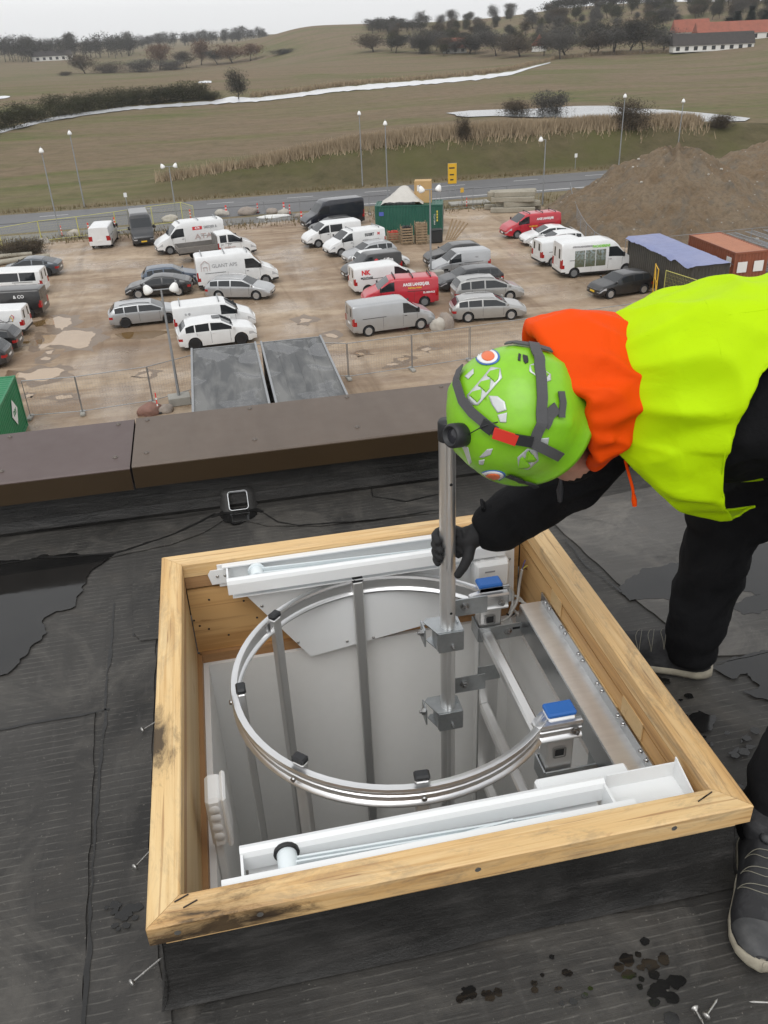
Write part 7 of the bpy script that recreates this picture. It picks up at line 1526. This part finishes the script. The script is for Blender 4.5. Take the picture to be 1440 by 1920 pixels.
he = place(MB().add(vs, fs, True)).build('helmet', 'helmet_green', P_, fix=True); md = he.modifiers.new('t', 'SOLIDIFY'); md.thickness = .005; md.offset = -1
def inv_shell(px, py):
    """photo point -> place on the helmet surface"""
    o = HM.transposed() @ (Vector(CAM) - Hc); d = HM.transposed() @ Vector(ray(px, py)).normalized(); b = None
    f = lambda t: abs((o.x + d.x * t) / hA) ** 2.25 + abs((o.y + d.y * t) / hB) ** 2.25 + abs((o.z + d.z * t) / hC) ** 2.25 - 1
    tm = -o.dot(d)
    if f(tm) > 0: return None
    t0, t1 = tm - .35, tm
    for _ in range(22):
        t = (t0 + t1) / 2
        if f(t) > 0: t0 = t
        else: t1 = t
    b = o + d * t1
    sx, sy, sz = b.x / hA, b.y / hB, b.z / hC; return math.atan2(math.hypot(sx, sy), sz), math.atan2(sy, sx)
def on_helmet(pts, off, m, name, thick=.0012, sub=6):
    """filled photo outline laid on the helmet, following its curve"""
    xs = [p[0] for p in pts]; ys = [p[1] for p in pts]; st = max(3, (max(xs) - min(xs) + max(ys) - min(ys)) / 2 / sub)
    bm = bmesh.new(); vv = [bm.verts.new((x, -y, 0)) for x, y in pts]; bm.faces.new(vv); bmesh.ops.triangulate(bm, faces=bm.faces)
    for it in range(4):
        es = [e for e in bm.edges if e.calc_length() > st]
        if not es: break
        bmesh.ops.subdivide_edges(bm, edges=es, cuts=1); bmesh.ops.triangulate(bm, faces=bm.faces)
    ok = True
    for v in bm.verts:
        r = inv_shell(v.co.x, -v.co.y)
        if r is None: r = (1.6, 0)
        v.co = HM @ shell(r[0], r[1], off) + Hc - PO
    bmesh.ops.recalc_face_normals(bm, faces=bm.faces); me = bpy.data.meshes.new(name); bm.to_mesh(me); bm.free(); me.polygons.foreach_set('use_smooth', [True] * len(me.polygons))
    o = obj(name, me, m, P_); o.parent = he; md = o.modifiers.new('t', 'SOLIDIFY'); md.thickness = thick; md.offset = 1; return o
def strap(pts, w, m, name, off=.006, th=.003):
    """band over the helmet along photo points"""
    P = []
    for a, b in zip(pts[:-1], pts[1:]):
        for k in range(6): t = k / 6; P.append((a[0] + (b[0] - a[0]) * t, a[1] + (b[1] - a[1]) * t))
    P.append(pts[-1]); Q = []; Nn = []
    for p in P:
        r = inv_shell(*p)
        if r is None: continue
        c = HM @ shell(*r, off) + Hc; c2 = HM @ shell(*r, off + .01) + Hc; Q.append(c); Nn.append((c2 - c).normalized())
    vs = []; m_ = len(Q)
    for i in range(m_):
        d = (Q[min(i + 1, m_ - 1)] - Q[max(i - 1, 0)]).normalized(); s_ = d.cross(Nn[i]).normalized()
        for a, b in ((-w / 2, 0), (w / 2, 0), (w / 2, th), (-w / 2, th)): vs.append(Q[i] + s_ * a + Nn[i] * b)
    fs = [(i * 4 + k, i * 4 + (k + 1) % 4, (i + 1) * 4 + (k + 1) % 4, (i + 1) * 4 + k) for i in range(m_ - 1) for k in range(4)] + [(0, 1, 2, 3), (m_ * 4 - 1, m_ * 4 - 2, m_ * 4 - 3, m_ * 4 - 4)]
    return place(MB().add(vs, fs)).build(name, m, he)
S25 = lambda l: [(800 + a / 2.25, 480 + b / 2.25) for a, b in l]
strap(S25([(445, 370), (465, 440), (478, 520), (482, 600), (475, 700), (450, 780)]), .020, 'strap_grey', 'headlamp_strap')
strap(S25([(300, 385), (370, 375), (440, 385), (520, 408)]), .016, 'strap_grey', 'headlamp_strap', .004)
strap(S25([(152, 480), (138, 540), (160, 610), (200, 660), (255, 705), (300, 735)]), .019, 'strap_grey', 'headlamp_strap')
strap(S25([(420, 770), (480, 800), (555, 838)]), .019, 'strap_grey', 'headlamp_strap', .007)
strap(S25([(290, 735), (330, 750), (380, 768)]), .021, 'buckle_red', 'strap_buckle', .010, .005); strap(S25([(245, 702), (285, 728)]), .020, 'cap_black', 'strap_clip', .009, .004); strap(S25([(365, 762), (440, 775)]), .020, 'cap_black', 'strap_clip', .009, .005)
strap(S25([(345, 920), (400, 940), (455, 938)]), .014, 'cap_black', 'lamp_clip', .003, .003); strap(S25([(560, 575), (568, 620), (560, 680)]), .014, 'strap_grey', 'vent_clip', .004, .003); strap(S25([(485, 715), (510, 670), (545, 640)]), .022, 'strap_grey', 'vent_clip', .003, .003)
def disc(cx, cy, rx, ry, n_=22): return [(cx + rx * math.cos(2 * PI * k / n_), cy + ry * math.sin(2 * PI * k / n_)) for k in range(n_)]
for cx, cy, rx, ry in ((258, 428, 52, 36), (278, 925, 56, 22)):
    on_helmet(S25(disc(cx, cy, rx, ry)), .0006, 'sticker_blue', 'sticker'); on_helmet(S25(disc(cx, cy, rx * .84, ry * .84)), .0019, 'sticker_white', 'sticker'); on_helmet(S25(disc(cx + 4, cy, rx * .52, ry * .56)), .0032, 'sticker_orange', 'sticker')
def chev_block(a, b, w, nchev, bk=.42):
    """pale block from a to b with green arrow chevrons, all in the close-up's pixels"""
    a, b = Vector(a), Vector(b); d = (b - a); L = d.length; d.normalize(); p = Vector((-d.y, d.x))
    q = lambda t, s_: tuple(a + d * t + p * s_)
    on_helmet(S25([q(-w * .25, 0), q(w * .12, -w * .5), q(L - w * .1, -w * .5), q(L + w * .25, 0), q(L - w * .1, w * .5), q(w * .12, w * .5)]), .0007, 'reflect_silver', 'reflector')
    for k in range(nchev):
        t = L * (k + .45) / nchev; h = L / nchev * .19
        on_helmet(S25([q(t - h, -w * .36), q(t + h + w * bk - h, 0), q(t - h, w * .36), q(t + h, w * .36), q(t + h + w * bk + h * .6, 0), q(t + h, -w * .36)]), .0021, 'helmet_green', 'reflector_chevron')
chev_block((190, 615), (300, 490), 62, 3); chev_block((455, 832), (400, 880), 70, 2); chev_block((515, 520), (440, 470), 40, 2)
for pts in ([(262, 590), (300, 592), (330, 615), (338, 650), (300, 662), (275, 625)], [(300, 670), (340, 660), (335, 700), (310, 700)], [(165, 512), (200, 478), (202, 500), (178, 522)], [(222, 848), (255, 815), (280, 812), (270, 838), (235, 852)], [(220, 862), (245, 858), (240, 880), (222, 880)], [(470, 770), (515, 765), (510, 795), (480, 790)], [(150, 800), (175, 805), (190, 870), (180, 880)]):
    on_helmet(S25(pts), .0007, 'reflect_silver', 'vent')
on_helmet(S25([(388, 412), (398, 418), (392, 450), (382, 446)]), .0008, 'cap_black', 'print'); on_helmet(S25([(405, 418), (425, 425), (424, 455), (412, 460), (404, 450)]), .0008, 'cap_black', 'print')
# headlamp
lp = HM @ shell(*inv_shell(868, 812), .012) + Hc; ld = (K(858, 812, 1.3) - lp); ldir = (hf * .55 - vCW * .75 - vCX * .1).normalized(); Ml = ldir.to_track_quat('Z', 'Y').to_matrix()
hlp = place(MB().lathe([(.016, -.022), (.022, -.016), (.0235, -.004), (.0235, .016), (.020, .021), (.017, .021), (.015, .012), (0, .010)], 26, Ml, lp)).build('headlamp', 'cap_black', he); mat('lamp_lens', (.03, .03, .035), .05)
place(MB().lathe([(.0155, .012), (.012, .0135), (0, .0145)], 22, Ml, lp)).build('lens', 'lamp_lens', hlp)
place(MB().tube(crv([lp + ldir * .005 + vCX * .02, K(905, 800, 1.36), K(930, 792, 1.36), K(950, 792, 1.36), K(975, 802, 1.36)], 6), .0011, 6)).build('lamp_cord', 'cap_black', he)
# --- glove on the pole: palm, four curled fingers, thumb
mb = MB(); zc = .395; rp = .0205
def arc(z, a0, a1, r, dz=0, n_=9): return [(px_ + r * math.cos(R(a0 + (a1 - a0) * k / (n_ - 1))), py_ + r * math.sin(R(a0 + (a1 - a0) * k / (n_ - 1))), z + dz * k / (n_ - 1)) for k in range(n_)]
for k, (z, a1, r_f) in enumerate(((.432, 206, .0112), (.410, 222, .0116), (.388, 218, .0113), (.367, 200, .0100))):
    mb.tube(arc(z, -8, a1, rp + r_f * .96, -.010), [r_f * 1.1] * 3 + [r_f] * 4 + [r_f * .93] * 2, 10); ball(mb, arc(z, -8, a1, rp + r_f * .96, -.010)[-1], r_f * .95)
for z in (.43, .41, .39, .37): mb.tube([(px_ + .034, py_ - .004, z), (px_ + .060, py_ + .000, .405 + (z - .40) * .7)], [.0145, .019], 10)
ball(mb, (px_ + .052, py_, .405), (.030, .018, .042)); wrist = handR.lerp(elR, .22); limb_(mb, [(px_ + .055, py_ + .002, .408), (px_ + .085, py_ - .004, .425), wrist], [.030, .031, .036])
th_ = [(px_ + .056, py_ - .014, .400), (px_ + .046, py_ - .030, .376), (px_ + .031, py_ - .036, .350), (px_ + .018, py_ - .035, .330)]; limb_(mb, th_, [.016, .0145, .0125, .0112], 10)
fuse(mb, .0035, 3, 'glove', 'glove_black', P_)
w0 = handR.lerp(elR, .19); w1 = handR.lerp(elR, .36); wd = (w1 - w0).normalized(); Mw = wd.to_track_quat('Z', 'Y').to_matrix(); lw = (w1 - w0).length
place(MB().lathe([(.046, .004), (.055, -.002), (.058, .004), (.0605, lw * .5), (.066, lw), (.060, lw + .01)], 28, Mw, w0)).build('cuff', 'cloth_black', P_)
place(MB().box(w0 + wd * .025 - vCX * .03 + vCU * .045 - vCW * .02, (.05, .03, .008), M=Mw, bev=.003)).build('cuff_tab', 'cloth_black', P_)
mb = MB(); ball(mb, haL, (.05, .04, .03)); [limb_(mb, [haL + Vector((-.03, -.03 + k * .02, 0)), haL + Vector((-.07, -.035 + k * .022, -.02)), haL + Vector((-.085, -.035 + k * .022, -.045))], [.011, .010, .009], 8) for k in range(4)]; limb_(mb, [haL + Vector((0, -.03, 0)), haL + Vector((-.03, -.06, -.02))], [.012, .010], 8); fuse(mb, .004, 3, 'glove', 'glove_black', P_)
# --- shoes
n = Nodes('shoe_black'); mp = n.mapping(); a = n.noise(mp, 26, 5, .65, .5); n.out(n.mix(n.rng(a, .45, .75, 0, .6), (.016, .016, .018), (.075, .075, .078)), .75, n.bump(n.noise(mp, 300, 2), .4, .001))
mat('sole_cream', (.42, .385, .30), .7, var=[(30, .6, (.26, .23, .18))]); mat('shoe_wire', (.20, .19, .15), .4); mat('toe_cap', (.04, .041, .043), .7, var=[(20, .6, (.10, .10, .10))])
def shoe(heel, ang, label):
    L = .305; M = Matrix.Rotation(ang, 3, 'Z'); O = Vector(heel)
    def hwid(t): return float(np.interp(t, [0, .04, .12, .3, .5, .68, .82, .92, .97, 1], [.012, .026, .036, .036, .042, .052, .051, .040, .026, .006]))
    def top(t): return float(np.interp(t, [0, .05, .12, .28, .4, .55, .7, .85, .94, 1], [.075, .105, .125, .135, .118, .095, .080, .066, .052, .034]))
    T = lambda x, y, z: M @ Vector((x, y, z)) + O
    ns, nr = 36, 18; vs = []
    for i in range(ns + 1):
        t = i / ns; w, h = hwid(t), top(t); lift = .014 * max(0, (t - .75) / .25) ** 2
        for j in range(nr + 1):
            a = PI * j / nr; ca, sa = math.cos(a), math.sin(a); e = .62; vs.append(T(t * L, w * math.copysign(abs(ca) ** .55, ca) * (1 - .30 * sa * (1 if t < .5 else .25)), .022 + lift + (h - .022) * sa ** e))
    u = place(MB().add(vs, [(i * (nr + 1) + j, (i + 1) * (nr + 1) + j, (i + 1) * (nr + 1) + j + 1, i * (nr + 1) + j + 1) for i in range(ns) for j in range(nr)], True)).build('shoe', 'shoe_black', P_)
    vs = []
    for i in range(ns + 1):
        t = i / ns; w = hwid(t) + .0015; lift = .014 * max(0, (t - .75) / .25) ** 2; x = t * (L + .012) - .006
        for y, z in ((-w + .006, .002 + lift), (-w, .010 + lift), (-w + .001, .027 + lift * .8), (-w + .008, .031 + lift), (w - .008, .031 + lift), (w - .001, .027 + lift * .8), (w, .012 + lift), (w - .006, .002 + lift)): vs.append(T(x, y, z))
    k = 8; place(MB().add(vs, [(i * k + j, (i + 1) * k + j, (i + 1) * k + (j + 1) % k, i * k + (j + 1) % k) for i in range(ns) for j in range(k)] + [tuple(range(k)), tuple(range(ns * k, ns * k + k))], True)).build('sole', 'sole_cream', u)
    for q, t in enumerate((.40, .50, .60)):
        for dt in (.0, .045):
            pts = []
            for s_ in np.linspace(-1, 1, 13):
                a = PI / 2 - s_ * R(62); ca, sa = math.cos(a), math.sin(a); tt = t + dt * (1 - abs(s_)); w, h = hwid(tt) + .0015, top(tt) + .0015; pts.append(T(tt * L, w * math.copysign(abs(ca) ** .55, ca) * (1 - .30 * sa * (1 if tt < .5 else .25)), .022 + (h - .022) * sa ** .62))
            place(MB().tube(pts, .0008, 6)).build('lace_wire', 'shoe_wire', u)
    place(MB().lathe([(.014, 0), (.014, .006), (.011, .010), (0, .010)], 16, M @ Matrix.Rotation(R(30), 3, 'Y'), T(.33 * L, 0, top(.33) + .002))).build('lace_dial', 'cap_black', u)
    place(MB().lathe([(.036, -.01), (.043, .015), (.043, .05), (.038, .055)], 18, None, T(.2 * L, 0, .10))).build('collar', 'shoe_black', u)
    mb = MB(); vs = []
    for i in range(9):
        t = .80 + i / 8 * .19; w, h = hwid(t), top(t)
        for j in range(11): a = PI * (.06 + .88 * j / 10); ca, sa = math.cos(a), math.sin(a); vs.append(T(t * L + .002, (w + .0015) * math.copysign(abs(ca) ** .55, ca) * (1 - .075 * sa), .024 + .014 * max(0, (t - .75) / .25) ** 2 + (h - .021) * sa ** .62))
    place(MB().add(vs, [(i * 11 + j, (i + 1) * 11 + j, (i + 1) * 11 + j + 1, i * 11 + j + 1) for i in range(8) for j in range(10)], True)).build('toe_cap', 'toe_cap', u)
    return u
shoe((1.135, 1.545, .0135), math.atan2(.50, -.83), 'r')
shoe((.950, 1.045, .0135), math.atan2(-.28, -.165), 'l')
# ================================================================ HAZE: thin even air round the whole place
hm_ = bpy.data.materials.new('haze'); hm_.use_nodes = True; t_ = hm_.node_tree; t_.nodes.clear(); vo_ = t_.nodes.new('ShaderNodeVolumePrincipled'); ou_ = t_.nodes.new('ShaderNodeOutputMaterial')
vo_.inputs['Color'].default_value = (.96, .975, 1, 1); vo_.inputs['Density'].default_value = .00015; vo_.inputs['Anisotropy'].default_value = 0; t_.links.new(vo_.outputs[0], ou_.inputs['Volume'])
hz = MB().box((0, 0, 0), (5400, 5400, 100)).build('haze', hm_, loc=(0, 0, GZ - 20 + 50)); hz['kind'] = 'stuff'; tag(hz, 'thin pale haze over the whole landscape', 'haze')
